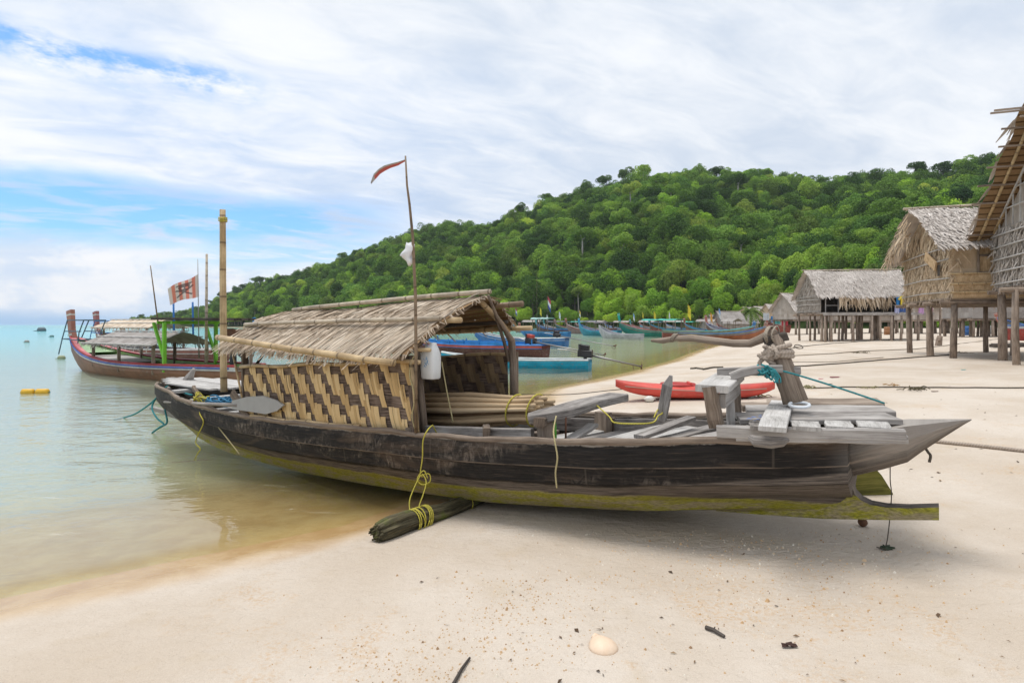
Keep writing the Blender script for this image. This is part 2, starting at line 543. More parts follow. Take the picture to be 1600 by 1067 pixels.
def sand_mat():
    g = new_mat('beach sand')
    pos = g.n('NewGeometry').outputs['Position']
    z = g.n('SeparateXYZ', {0: pos}).outputs[2]
    n1 = g.noise(pos, 0.55, 5, 0.6)
    n2 = g.noise(pos, 3.0, 6, 0.62)
    n3 = g.noise(pos, 260.0, 2, 0.7)
    n4 = g.noise(pos, 45.0, 4, 0.65)
    dry = g.mixc(g.sstep(n1, 0.35, 0.65), (0.56, 0.475, 0.385), (0.65, 0.575, 0.495))
    dry = g.mixc(g.math('MULTIPLY', g.sstep(n2, 0.55, 0.72), 0.35), dry, (0.52, 0.42, 0.30))
    wet = g.mixc(g.sstep(n2, 0.35, 0.65), (0.47, 0.30, 0.135), (0.55, 0.38, 0.19))
    wet = g.mixc(g.sstep(z, -0.06, -0.28), wet, (0.56, 0.54, 0.40))
    zz = g.math('ADD', z, g.math('MULTIPLY', g.math('SUBTRACT', n1, 0.5), 0.07))
    zz = g.math('ADD', zz, g.math('MULTIPLY', g.math('SUBTRACT', n2, 0.5), 0.02))
    dryf = g.sstep(zz, 0.02, 0.075)
    c = g.mixc(dryf, wet, dry)
    # coarse shell grit in drifts
    gn = g.noise(pos, 1.05, 5, 0.68, 0.3)
    grit = g.math('MULTIPLY', g.math('MULTIPLY', g.sstep(gn, 0.54, 0.66), g.sstep(n4, 0.46, 0.60)), dryf)
    c = g.mixc(g.math('MULTIPLY', grit, 0.5), c, (0.55, 0.36, 0.19))
    sp = g.n('TexVoronoi', {'Vector': pos, 'Scale': 26.0}).outputs
    speck = g.math('MULTIPLY', g.math('SUBTRACT', 1.0, g.sstep(sp['Distance'], 0.05, 0.11)), g.sstep(g.n('SeparateColor', {0: sp['Color']}).outputs[0], 0.86, 0.92))
    c = g.mixc(g.math('MULTIPLY', speck, g.math('MULTIPLY', dryf, 0.6)), c, (0.14, 0.10, 0.07))
    c = g.mixc(g.math('MULTIPLY', g.sstep(n3, 0.35, 0.70), 0.5), c, g.mixc(1.0, c, (0.72, 0.66, 0.58), 'MULTIPLY'))
    n5 = g.noise(g.vscale(pos, (1.0, 1.6, 1)), 9.0, 4, 0.6, 0.4)
    h = g.math('ADD', g.math('ADD', g.math('MULTIPLY', n4, 0.5), g.math('MULTIPLY', n5, 1.5)), g.math('ADD', g.math('MULTIPLY', n3, 0.14), g.math('MULTIPLY', n2, 1.8)))
    nrm = g.bump(h, g.math('ADD', 0.08, g.math('MULTIPLY', dryf, 0.55)), 0.03)
    rough = g.math('ADD', 0.24, g.math('MULTIPLY', dryf, 0.68))
    return finish(g, c, rough, nrm, g.math('SUBTRACT', 0.6, g.math('MULTIPLY', dryf, 0.4)))

def water_mat():
    g = new_mat('sea water')
    pos = g.n('NewGeometry').outputs['Position']
    d = g.attr('depth').outputs['Fac']
    clear = g.math('EXPONENT', g.math('MULTIPLY', d, -0.8))
    body = g.ramp(g.math('MULTIPLY', d, 0.5), [(0.0, (0.52, 0.44, 0.25)), (0.10, (0.50, 0.52, 0.34)), (0.30, (0.46, 0.58, 0.46)), (0.62, (0.28, 0.61, 0.57)), (1.0, (0.20, 0.57, 0.62))])
    px = g.noise(g.vscale(pos, (0.9, 1.5, 1)), 1.4, 4, 0.55, 0.6)
    p2 = g.noise(g.vscale(pos, (1, 1.4, 1)), 6.5, 3, 0.55, 0.4)
    p3 = g.noise(g.vscale(pos, (0.16, 0.5, 1)), 0.6, 4, 0.6, 0.2)
    h = g.math('ADD', g.math('ADD', g.math('MULTIPLY', px, 1.0), g.math('MULTIPLY', p2, 0.22)), g.math('MULTIPLY', p3, 1.3))
    shallow = g.sstep(d, 0.0, 0.25)
    nrm = g.bump(h, g.math('ADD', 0.10, g.math('MULTIPLY', shallow, 0.65)), 0.055)
    fo = g.noise(g.vscale(pos, (0.35, 1.6, 1)), 2.2, 5, 0.7, 0.8)
    foam = g.math('MULTIPLY', g.sstep(fo, 0.60, 0.72), g.math('MULTIPLY', g.sstep(d, 0.0, 0.03), g.sstep(d, 0.45, 0.10)))  # whitish foam streaks and ripple glints, mixed into the body colour
    body = g.mixc(g.math('MULTIPLY', foam, 0.8), body, (0.75, 0.74, 0.68))
    clear = g.math('MULTIPLY', clear, g.math('SUBTRACT', 1.0, g.math('MULTIPLY', foam, 0.45)))
    tr = g.n('BsdfTransparent', {0: (0.93, 0.97, 0.90)})
    df = g.n('BsdfDiffuse', {0: body, 'Normal': nrm})
    b = g.n('MixShader', {0: clear, 1: df.outputs[0], 2: tr.outputs[0]})
    gl = g.n('BsdfGlossy', {'Color': (1, 1, 1), 'Roughness': 0.045, 'Normal': nrm})
    fr = g.n('Fresnel', {'IOR': 1.42, 'Normal': nrm}).outputs[0]
    fr = g.math('MULTIPLY', fr, g.sstep(d, 0.0, 0.02))
    fr = g.math('MINIMUM', fr, 0.52)
    mxs = g.n('MixShader', {0: fr, 1: b.outputs[0], 2: gl.outputs[0]})
    g.link(mxs.outputs[0], g.out.inputs[0])
    return g.m

xs = graded(-1800, 1800, -9.0, 20.0, 0.16, 1.07)
ys = graded(-300, 2100, 1.0, 26.0, 0.14, 1.06)
sand = grid_mesh('beach', xs, ys, ground_z, sand_mat())
tag(sand, kind='structure')
xs2 = graded(-1800, 1800, -12.0, 14.0, 0.22, 1.08)
ys2 = graded(-300, 2100, 1.0, 40.0, 0.22, 1.06)
water = grid_mesh('water', xs2, ys2, lambda X, Y: np.zeros_like(X), water_mat(), {'depth': lambda X, Y, Z: np.maximum(-ground_z(X, Y), 0)})
tag(water, kind='structure')

# ------------------------------------------------------------------ forested hill
# (photo column, base distance, ridge distance, ridge height)
HILL = [(150, 560, 585, 0.5), (205, 500, 560, 2), (260, 455, 560, 6), (330, 405, 560, 16), (400, 352, 540, 33), (500, 295, 510, 45), (560, 270, 480, 55),
        (640, 245, 450, 66), (700, 232, 430, 68), (745, 226, 420, 62), (800, 212, 405, 67), (880, 204, 390, 79), (980, 190, 370, 86), (1060, 176, 360, 88),
        (1180, 166, 360, 86), (1240, 150, 360, 80), (1300, 138, 350, 79), (1350, 128, 345, 80), (1420, 120, 340, 81), (1480, 115, 335, 79), (1540, 110, 330, 86),
        (1640, 108, 330, 94), (1800, 105, 330, 98), (2100, 100, 320, 94), (2600, 95, 300, 85)]
HA = np.array(HILL, float)
def hill_pt(px, t):
    """t 0 at the foot, 1 on the ridge, up to 1.35 beyond it."""
    b = np.interp(px, HA[:, 0], HA[:, 1]); r = np.interp(px, HA[:, 0], HA[:, 2]); h = np.interp(px, HA[:, 0], HA[:, 3])
    Y = b + (r - b) * t
    tt = np.clip(t, 0, 1)
    z = h * (0.80 * tt + 0.20 * np.sin(tt * np.pi / 2)) - np.maximum(t - 1, 0) * h * 0.8
    X = (px - 800) / CF * Y
    lump = (np.sin(X * 0.045 + Y * 0.02) + np.sin(X * 0.021 - Y * 0.05 + 1.7) + 0.7 * np.sin(X * 0.083 + 2.0)) * 2.2 * np.sin(np.clip(t, 0, 1) * np.pi)
    return X, Y, np.maximum(z + lump * np.clip(h / 60, 0, 1), 0) + 1.2

hp = np.concatenate([np.arange(150, 1800, 12), np.arange(1800, 2601, 50)]).astype(float)
ht = np.linspace(-0.04, 1.4, 34)
PX, T = np.meshgrid(hp, ht)
HX, HY, HZ = hill_pt(PX, T)
HZ[0] -= 2.5
me = bpy.data.meshes.new('hill')
nx, ny = len(hp), len(ht)
idx = np.arange(nx * ny).reshape(ny, nx)
me.from_pydata(np.stack([HX, HY, HZ], -1).reshape(-1, 3).tolist(), [], np.stack([idx[:-1, :-1], idx[:-1, 1:], idx[1:, 1:], idx[1:, :-1]], -1).reshape(-1, 4).tolist())
g = new_mat('forest floor')
pos = g.n('NewGeometry').outputs['Position']
M['forest_floor'] = finish(g, g.mixc(g.noise(pos, 0.12, 5, 0.6), (0.018, 0.032, 0.010), (0.05, 0.075, 0.02)), 1.0, None, 0.05)
me.materials.append(M['forest_floor'])
hill = bpy.data.objects.new('hill', me)
col.objects.link(hill)
tag(hill, kind='structure')

# --- tree materials and crowns
def leaf_mat(name, a, b, c3):
    g = new_mat(name)
    rnd = g.n('ObjectInfo').outputs['Random']
    tint = g.attr('tint').outputs['Fac']
    pos = g.n('NewGeometry').outputs['Position']
    reg = g.noise(pos, 0.028, 3, 0.6)
    f = g.math('ADD', g.math('MULTIPLY', rnd, 0.62), g.math('MULTIPLY', g.math('SUBTRACT', reg, 0.5), 0.7))
    f = g.math('ADD', f, g.math('MULTIPLY', g.math('SUBTRACT', tint, 0.5), 0.32))
    cc = g.ramp(f, [(0.05, a), (0.45, b), (0.80, c3)])
    r2 = g.math('FRACT', g.math('MULTIPLY', rnd, 13.7))
    cc = g.mixc(g.math('MULTIPLY', g.sstep(r2, 0.84, 0.97), 0.45), cc, g.mixc(1.0, cc, (1.75, 1.20, 1.5), 'MULTIPLY'))
    cc = g.mixc(g.math('MULTIPLY', g.sstep(r2, 0.25, 0.05), 0.5), cc, g.mixc(1.0, cc, (0.62, 0.80, 1.15), 'MULTIPLY'))
    d = g.n('BsdfDiffuse', {0: cc})
    t = g.n('BsdfTranslucent', {0: g.mixc(1.0, cc, (1.0, 1.15, 0.5), 'MULTIPLY')})
    mxs = g.n('MixShader', {0: 0.28, 1: d.outputs[0], 2: t.outputs[0]})
    g.link(mxs.outputs[0], g.out.inputs[0])
    return g.m
M['leaf'] = leaf_mat('forest leaves', (0.065, 0.120, 0.036), (0.20, 0.325, 0.068), (0.46, 0.60, 0.11))
M['leaf_bright'] = leaf_mat('bright leaves', (0.19, 0.33, 0.055), (0.35, 0.53, 0.07), (0.55, 0.69, 0.10))
M['pale_trunk'] = plain('pale tree bark', (0.42, 0.38, 0.33), 0.9, 0.1)
M['trunk'] = plain('tree bark', (0.17, 0.145, 0.11), 0.9, 0.1)

def crown_mesh(name, seed, rad, zc, nl, mat, squash=0.75, nleaf=1300, size=0.75, spread=0.68, open_=0.0):
    nl, nleaf, size = int(nl * 1.5), int(nleaf * 2.0), size * 0.68
    r = np.random.default_rng(seed)
    ctr = []
    for i in range(nl):
        th = r.uniform(0, 2 * np.pi); rr = rad * spread * math.sqrt(r.uniform(0.02, 1))
        ctr.append((rr * math.cos(th), rr * math.sin(th), zc + r.uniform(-0.45, 0.6) * rad * squash * (1 - 0.4 * rr / rad), rad * r.uniform(0.22, 0.47)))
    ctr = np.array(ctr)
    which = r.choice(nl, nleaf, p=ctr[:, 3] ** 2 / (ctr[:, 3] ** 2).sum())
    d = r.normal(size=(nleaf, 3)); d /= np.linalg.norm(d, axis=1)[:, None]
    d[:, 2] = np.where(d[:, 2] < -0.75, -d[:, 2], d[:, 2])
    rr = ctr[which, 3] * r.uniform(0.80, 1.10, nleaf)
    p = ctr[which, :3] + d * rr[:, None] * np.array([1, 1, squash])
    nrm = d + r.normal(scale=0.55, size=(nleaf, 3)); nrm /= np.linalg.norm(nrm, axis=1)[:, None]
    a = np.cross(nrm, r.normal(size=(nleaf, 3))); a /= np.linalg.norm(a, axis=1)[:, None]
    b = np.cross(nrm, a)
    s1 = (size * r.uniform(0.5, 1.15, nleaf) / 2)[:, None]; s2 = (size * r.uniform(0.35, 0.85, nleaf) / 2)[:, None]
    Q = np.stack([p - a * s1, p - b * s2 + nrm * s2 * .3, p + a * s1, p + b * s2 + nrm * s2 * .3], 1)
    lobet = r.uniform(0, 1, nl)
    return quads_mesh(name, Q, np.clip(lobet[which] * 0.6 + r.uniform(0, 0.4, nleaf), 0, 1), mat), ctr

def trunk_mesh(name, ctr, rad0, z0=-1.5, lean=0.0):
    m = MB()
    top = ctr[:, :3].mean(0); top = (top[0] * .5 + lean, top[1] * .5, ctr[:, 2].min())
    m.tube([(0, 0, z0), (lean * .3, 0, top[2] * 0.4), (top[0], top[1], top[2])], [rad0 * 1.3, rad0, rad0 * 0.7], 6)
    for c in ctr[: min(len(ctr), 6)]:
        m.tube([(top[0], top[1], top[2] - 0.6), ((top[0] + c[0]) / 2, (top[1] + c[1]) / 2, (top[2] + c[2]) / 2), tuple(c[:3])], [rad0 * .6, rad0 * .4, rad0 * .15], 5)
    return m

TREES = []
for k, (kind, args) in enumerate([
    ('dark', dict(rad=4.6, zc=5.6, nl=22, mat=M['leaf'], squash=1.05, nleaf=2400, size=0.80)),
    ('dark', dict(rad=4.0, zc=6.2, nl=19, mat=M['leaf'], squash=1.35, nleaf=2300, size=0.75)),
    ('dark', dict(rad=5.2, zc=5.4, nl=24, mat=M['leaf'], squash=0.85, nleaf=2600, size=0.85)),
    ('dark', dict(rad=3.4, zc=5.6, nl=16, mat=M['leaf'], squash=1.5, nleaf=2000, size=0.70)),
    ('bright', dict(rad=4.0, zc=4.6, nl=20, mat=M['leaf_bright'], squash=1.0, nleaf=2200, size=0.75)),
    ('bright', dict(rad=3.2, zc=4.6, nl=16, mat=M['leaf_bright'], squash=1.3, nleaf=1800, size=0.65)),
    ('tall', dict(rad=4.0, zc=9.5, nl=11, mat=M['leaf'], squash=0.75, nleaf=1200, size=0.8, spread=0.85)),
    ('shrub', dict(rad=2.6, zc=1.9, nl=14, mat=M['leaf_bright'], squash=0.9, nleaf=1400, size=0.55)),
]):
    cm, ctr = crown_mesh('crown', 100 + k, **args)
    TREES.append((kind, cm, ctr))

LAB = {'dark': 'dark green rainforest tree with a lumpy rounded crown low on the forested hill',
       'bright': 'bright yellowish green bushy tree low on the forested hill',
       'tall': 'tall slender tree with a flat open crown rising above the forested hill',
       'shrub': 'small bright green shrub growing along the foot of the forested hill'}
protos = []
for k, (kind, cm, ctr) in enumerate(TREES):
    nm = {'dark': 'forest_tree', 'bright': 'forest_tree', 'tall': 'tall_tree', 'shrub': 'shrub'}[kind]
    e = empty(nm, (0, 0, 0), 0, LAB[kind], 'shrub' if kind == 'shrub' else 'tree', {'dark': 'dark trees on the hill', 'bright': 'bright trees on the hill', 'tall': 'tall trees on the hill', 'shrub': 'shrubs at the foot of the hill'}[kind])
    co = bpy.data.objects.new('crown', cm); co.parent = e; col.objects.link(co)
    t = trunk_mesh('trunk', ctr, 0.16 if kind == 'shrub' else 0.28)
    t.build('trunk', M['pale_trunk'] if kind == 'tall' else M['trunk'], e)
    protos.append(e)

# place: random on the hill, kept at least a spacing apart
def scatter(n_try, t0, t1, px0, px1, dmin, r):
    out, cell = [], {}
    for _ in range(n_try):
        px = r.uniform(px0, px1); t = r.uniform(t0, t1)
        X, Y, Z = [float(v) for v in hill_pt(np.array(px), np.array(t))]
        dm = dmin * (0.75 + 0.5 * r.random())
        key = (int(X // 8), int(Y // 8))
        ok = True
        for i in (-1, 0, 1):
            for j in (-1, 0, 1):
                for q in cell.get((key[0] + i, key[1] + j), ()):
                    if (q[0] - X) ** 2 + (q[1] - Y) ** 2 < dm * dm: ok = False; break
                if not ok: break
            if not ok: break
        if ok:
            cell.setdefault(key, []).append((X, Y))
            out.append((X, Y, Z, px, t))
    return out
rr = random.Random(5)
spots = scatter(90000, 0.0, 1.10, 205, 1720, 4.0, rr)
spots += scatter(2500, 0.0, 1.05, 1720, 2300, 7.0, rr)
spots.sort(key=lambda s: math.hypot(s[0], s[1]))
near, far_ = [s for s in spots if s[3] < 1660][:300], None
ns = set(near)
far_ = [s for s in spots if s not in ns]
used = set()
for (X, Y, Z, px, t) in near:
    low = t < 0.10
    k = rr.choice([4, 5, 7, 7, 4, 0, 3]) if low else rr.choice([0, 1, 2, 3, 0, 1, 4, 5, 3])
    if k not in used:
        e = protos[k]; used.add(k)
    else:
        e = copy_tree(protos[k])
    s_ = rr.uniform(0.72, 1.12)
    if t < 0.03: s_ *= 0.8
    e.location = (X, Y, Z - 0.8)
    e.rotation_euler = (0, 0, rr.uniform(0, 6.28))
    e.scale = (s_, s_, s_ * rr.uniform(0.85, 1.2))
for k in (6,):
    if k not in used:
        X, Y, Z, px, t = [s for s in spots if 0.85 < s[4] < 1.0 and 900 < s[3] < 1000][0]
        protos[k].location = (X, Y, Z); protos[k].scale = (0.8, 0.8, 0.8)
for k, e in enumerate(protos):
    if k not in used and k != 6:
        X, Y, Z, px, t = far_.pop()
        e.location = (X, Y, Z)

# the far wood: one object, points carrying the kind of tree
pm = bpy.data.meshes.new('hill_forest')
pm.from_pydata([(s[0], s[1], s[2] - 0.8) for s in far_], [], [])
kinds, scs, rots = [], [], []
for s in far_:
    ridge = s[4] > 0.86
    kinds.append(rr.choice([0, 1, 2, 3, 0, 2, 1, 3, 4, 5] + ([6] if ridge or rr.random() < .3 else []) + ([6, 6] if rr.random() < .2 else [])))
    v = (rr.uniform(0.7, 1.2) if rr.random() < .88 else rr.uniform(1.3, 1.6)) * (0.75 if s[1] > 430 else 1.0) * (0.65 if s[3] < 330 else 1.0)
    scs.append(v); rots.append(rr.uniform(0, 6.28))
for nm, tp, arr in (('kind_id', 'INT', kinds), ('size', 'FLOAT', scs), ('turn', 'FLOAT', rots)):
    a = pm.attributes.new(nm, tp, 'POINT')
    a.data.foreach_set('value', arr)
forest = bpy.data.objects.new('hill_forest', pm)
col.objects.link(forest)
tag(forest, 'dense green rainforest covering the hill behind the bay', 'forest', kind='stuff')
ng = bpy.data.node_groups.new('forest nodes', 'GeometryNodeTree')
ng.interface.new_socket('Geometry', in_out='INPUT', socket_type='NodeSocketGeometry')
ng.interface.new_socket('Geometry', in_out='OUTPUT', socket_type='NodeSocketGeometry')
N = ng.nodes
gi, go = N.new('NodeGroupInput'), N.new('NodeGroupOutput')
join = N.new('GeometryNodeJoinGeometry')
def named(n, t):
    x = N.new('GeometryNodeInputNamedAttribute'); x.data_type = t; x.inputs[0].default_value = n
    return x.outputs[0]
kid, siz, trn = named('kind_id', 'INT'), named('size', 'FLOAT'), named('turn', 'FLOAT')
cmb = N.new('ShaderNodeCombineXYZ'); ng.links.new(trn, cmb.inputs[2])
for k, e in enumerate(protos):
    cmp_ = N.new('FunctionNodeCompare'); cmp_.data_type = 'INT'; cmp_.operation = 'EQUAL'
    ii = [i for i in cmp_.inputs if i.type == 'INT']
    ng.links.new(kid, ii[0]); ii[1].default_value = k
    jg = N.new('GeometryNodeJoinGeometry')
    for ch in e.children:
        oi = N.new('GeometryNodeObjectInfo'); oi.inputs[0].default_value = ch; oi.transform_space = 'ORIGINAL'
        ng.links.new(oi.outputs['Geometry'], jg.inputs[0])
    ip = N.new('GeometryNodeInstanceOnPoints')
    ng.links.new(gi.outputs[0], ip.inputs['Points'])
    ng.links.new(cmp_.outputs[0], ip.inputs['Selection'])
    ng.links.new(jg.outputs[0], ip.inputs['Instance'])
    ng.links.new(cmb.outputs[0], ip.inputs['Rotation'])
    ng.links.new(siz, ip.inputs['Scale'])
    ng.links.new(ip.outputs[0], join.inputs[0])
ng.links.new(join.outputs[0], go.inputs[0])
md = forest.modifiers.new('trees', 'NODES')
md.node_group = ng
print('TREES near', len(near), 'far', len(far_))
# ================================================================== the old wooden boat on the shore
BO = Vector((0.86, 4.8, 0.0))
BA = R(36)
bc, bs = math.cos(BA), math.sin(BA)
def B(px, py, v):
    """Boat-space point (along, across, height) of a photo pixel on the lengthwise plane v (negative = the side facing the beach camera)."""
    r = (px - 800) / CF
    u = (r * (BO.y + v * bc) - BO.x - v * bs) / (bc + r * bs)
    Y = BO.y - u * bs + v * bc
    return Vector((u, v, CH - (py - 507) / CF * Y))
def BW(p):
    return Vector((BO.x + p[0] * bc + p[1] * bs, BO.y - p[0] * bs + p[1] * bc, p[2]))
def BG(u, v):
    """Boat-space point on the sand."""
    x, y = BO.x + u * bc + v * bs, BO.y - u * bs + v * bc
    return gz(x, y)

boat = empty('wooden_houseboat', BO, -BA, 'old black and grey wooden houseboat with thatched cabin, beached at the waterline', 'boat')

UB = [(-8.45, 0.10), (-8.1, 0.28), (-7.4, 0.48), (-6.5, 0.64), (-5.5, 0.74), (-4.5, 0.78), (-3.0, 0.80), (-1.5, 0.80), (-0.5, 0.80), (0.2, 0.76), (0.9, 0.66), (1.4, 0.50), (1.75, 0.34), (2.0, 0.22), (2.2, 0.10), (2.34, 0.025)]
def half(u):
    return float(np.interp(u, [a for a, b in UB], [b for a, b in UB]))
GUN = [(262, 612), (275, 622), (300, 632), (340, 643), (375, 651), (450, 661), (520, 668), (600, 675), (660, 681), (760, 687), (870, 691), (930, 694), (1000, 692), (1120, 689), (1250, 691), (1340, 688), (1418, 677), (1470, 667), (1515, 655)]
KEEL = [(248, 636), (275, 648), (300, 662), (345, 686), (400, 707), (500, 735), (600, 752), (700, 767), (800, 781), (960, 791), (1100, 798), (1300, 806), (1467, 809)]
def curve_of(pts, vf):
    us, zs = [], []
    for px, py in pts:
        v = -0.3
        for _ in range(12):
            q = B(px, py, v); v = vf(q.x)
        us.append(q.x); zs.append(q.z)
    return us, zs
gu, gzv = curve_of(GUN, lambda u: -half(u))
ku, kzv = curve_of(KEEL, lambda u: float(np.interp(u, [-8, -6, -4, 0, 1.2, 2], [-.03, -.04, -.12, -.12, -.08, 0])))
def gun(u): return float(np.interp(u, gu, gzv))
def keel(u): return float(np.interp(u, ku, kzv))

def hull_mat():
    g = new_mat('black weathered hull')
    uv = g.n('UVMap').outputs[0]
    s = g.n('SeparateXYZ', {0: uv}).outputs
    u, t = s[0], s[1]
    gr = g.noise(g.vscale(uv, (2.6, 46, 1)), 1.5, 7, 0.7, 0.7)
    bl = g.noise(g.vscale(uv, (1.3, 3.0, 1)), 1.6, 6, 0.68, 0.8)
    sc_ = g.noise(g.n('VectorRotate', {'Vector': g.vscale(uv, (6, 2.2, 1)), 'Angle': 0.5}, rotation_type='Z_AXIS').outputs[0], 2.2, 6, 0.7, 1.2)
    fine = g.noise(g.vscale(uv, (9, 30, 1)), 3.0, 4, 0.7)
    black = g.mixc(g.sstep(gr, 0.35, 0.7), (0.006, 0.005, 0.0045), (0.030, 0.024, 0.020))
    scuff = g.math('MULTIPLY', g.sstep(bl, 0.42, 0.64), g.sstep(sc_, 0.42, 0.66))
    up = g.mixc(g.math('MULTIPLY', g.math('MULTIPLY', scuff, g.sstep(g.noise(g.vscale(uv, (0.5, 1.6, 1)), 1.1, 3, 0.6), 0.42, 0.62)), 0.8), black, (0.25, 0.205, 0.165))
    up = g.mixc(g.math('MULTIPLY', g.sstep(gr, 0.58, 0.72), 0.55), up, (0.17, 0.115, 0.075))
    tw = g.math('ADD', t, g.math('MULTIPLY', g.math('SUBTRACT', bl, 0.5), 0.10))
    low = g.mixc(g.sstep(gr, 0.35, 0.62), (0.050, 0.040, 0.033), (0.185, 0.15, 0.12))
    de = g.n('MapRange', {0: u, 1: 0.3, 2: 1.7, 3: 0.53, 4: 0.37}).outputs[0]
    ae = g.n('MapRange', {0: u, 1: 0.4, 2: 1.6, 3: 0.645, 4: 0.83}).outputs[0]
    c = g.mixc(g.sstep(g.math('SUBTRACT', tw, de), -0.02, 0.03), up, low)
    tan_ = g.mixc(g.sstep(fine, 0.3, 0.7), (0.19, 0.155, 0.085), (0.40, 0.335, 0.20))
    alg = g.mixc(g.sstep(fine, 0.3, 0.7), (0.15, 0.145, 0.014), (0.40, 0.37, 0.035))
    bot = g.mixc(g.sstep(g.noise(g.vscale(uv, (2.5, 7, 1)), 2.0, 6, 0.7), 0.40, 0.62), tan_, alg)
    bot = g.mixc(g.math('MULTIPLY', g.sstep(g.math('ABSOLUTE', g.math('SUBTRACT', g.math('SUBTRACT', tw, ae), 0.045)), 0.045, 0.0), 0.8), bot, alg)
    c = g.mixc(g.sstep(g.math('SUBTRACT', tw, ae), -0.01, 0.015), c, bot)
    top = g.sstep(g.math('ADD', t, g.math('MULTIPLY', g.math('SUBTRACT', sc_, 0.5), 0.05)), 0.035, 0.015)
    c = g.mixc(g.math('MULTIPLY', top, 0.8), c, (0.36, 0.31, 0.26))
    sl = g.math('SUBTRACT', 1.0, g.sstep(g.math('ABSOLUTE', g.math('SUBTRACT', t, 0.285)), 0.006, 0.018))
    c = g.mixc(g.math('MULTIPLY', g.math('MULTIPLY', sl, g.sstep(bl, 0.30, 0.6)), 0.75), c, (0.33, 0.26, 0.20))
    s2_ = g.math('SUBTRACT', 1.0, g.sstep(g.math('ABSOLUTE', g.math('SUBTRACT', g.math('ADD', t, g.math('MULTIPLY', g.math('SUBTRACT', gr, 0.5), 0.008)), 0.49)), 0.003, 0.009))
    c = g.mixc(g.math('MULTIPLY', s2_, 0.8), c, (0.006, 0.005, 0.004))
    jn = g.math('ABSOLUTE', g.math('SUBTRACT', g.math('FRACT', g.math('ADD', g.math('MULTIPLY', u, 0.37), g.math('MULTIPLY', g.sstep(t, 0.28, 0.30), 0.45))), 0.5))
    c = g.mixc(g.math('MULTIPLY', g.math('MULTIPLY', g.sstep(jn, 0.004, 0.001), g.sstep(t, 0.52, 0.50)), 0.3), c, (0.16, 0.13, 0.10))
    warm = g.math('MULTIPLY', g.sstep(g.noise(g.vscale(uv, (0.8, 2.2, 1)), 1.3, 4, 0.6, 0.8), 0.52, 0.70), g.sstep(tw, 0.56, 0.45))
    c = g.mixc(g.math('MULTIPLY', warm, 0.45), c, (0.155, 0.105, 0.070))
    # the fore end is bare grey wood
    ends = g.math('MAXIMUM', g.math('MULTIPLY', g.sstep(u, 1.60, 1.98), g.sstep(bl, 0.15, 0.50)), g.sstep(u, -8.0, -8.4))
    c = g.mixc(g.math('MULTIPLY', g.math('MULTIPLY', ends, g.sstep(t, 0.46, 0.26)), 0.85), c, g.mixc(gr, (0.16, 0.14, 0.125), (0.54, 0.49, 0.44)))
    h = g.math('ADD', gr, g.math('MULTIPLY', fine, 0.5))
    return finish(g, c, 0.72, g.bump(h, 0.55, 0.012), 0.25)
M['hull'] = hull_mat()

# hull shell: two strakes with a step between, rounded below
def section(u, side):
    b, z0, z1 = half(u), gun(u), keel(u)
    h = z0 - z1
    fin = float(np.interp(u, [-8.4, -7, -4, 0.3, 1.2, 1.75], [0.25, 0.5, 0.72, 0.72, 0.34, 0.16]))
    low = float(np.interp(u, [-8.4, -6, -2, 0.5, 1.3, 1.75], [0.3, 0.6, 0.62, 0.55, 0.20, 0.10]))
    j = 0.006 * math.sin(u * 23.0) + 0.005 * math.sin(u * 51.0 + 1)
    P_ = [(b, z0 + j), (b + .012, z0 - .10 * h), (b + .012, z0 - .275 * h), (b - .012, z0 - .285 * h), (b * .955, z0 - .48 * h), (b * .90, z0 - .515 * h),
          (b * (.55 + .27 * (fin / .72)), z0 - .64 * h), (b * fin, z0 - .76 * h), (b * low, z0 - .90 * h), (max(b * low * .35, .035), z0 - .985 * h), (0.0, z1)]
    return [(u, side * y, z) for y, z in P_]
TV = [0, .10, .275, .290, .48, .52, .64, .76, .90, .985, 1.0]
us_ = list(np.linspace(-8.4, 1.74, 80))
m = MB()
rings = []
for u in us_:
    near_ = section(u, -1); far__ = section(u, 1)[:-1][::-1]
    rings.append(near_ + far__)
tv = TV + TV[:-1][::-1]
m.loft(rings, closed=False, caps=False, us=us_, vs=tv)
m.poly(rings[-1], [(1.7, t) for t in tv], 0.5)
m.poly(rings[0][::-1], [(-8.4, t) for t in tv[::-1]], 0.5)
hull = m.build('hull', M['hull'], boat)
sm = hull.modifiers.new('thick', 'SOLIDIFY'); sm.thickness = 0.045; sm.offset = -1

# upper jaw of the fore end: a solid prow
m = MB()
rings, us2 = [], []
for px, yt, yb in ((1290, 676, 752), (1336, 672, 743), (1380, 665, 733), (1418, 660, 722), (1440, 659, 706), (1475, 657, 683), (1505, 655.5, 664), (1518, 655, 656.5)):
    q = B(px, yt, 0.0); zb = B(px, yb, 0.0).z
    wt = float(np.interp(q.x, [1.7, 2.34], [0.33, 0.012])); wb = wt * 0.55
    us2.append(q.x)
    rings.append([(q.x, -wt, q.z), (q.x, -wt * .98, q.z - .35 * (q.z - zb)), (q.x, -wb, q.z - .7 * (q.z - zb)), (q.x, 0, zb),
                  (q.x, wb, q.z - .7 * (q.z - zb)), (q.x, wt * .98, q.z - .35 * (q.z - zb)), (q.x, wt, q.z)])
m.loft(rings, True, True, 0.7, us=us2, vs=[.10, .20, .33, .46, .33, .20, .10, .10])
m.build('prow', M['hull'], boat)
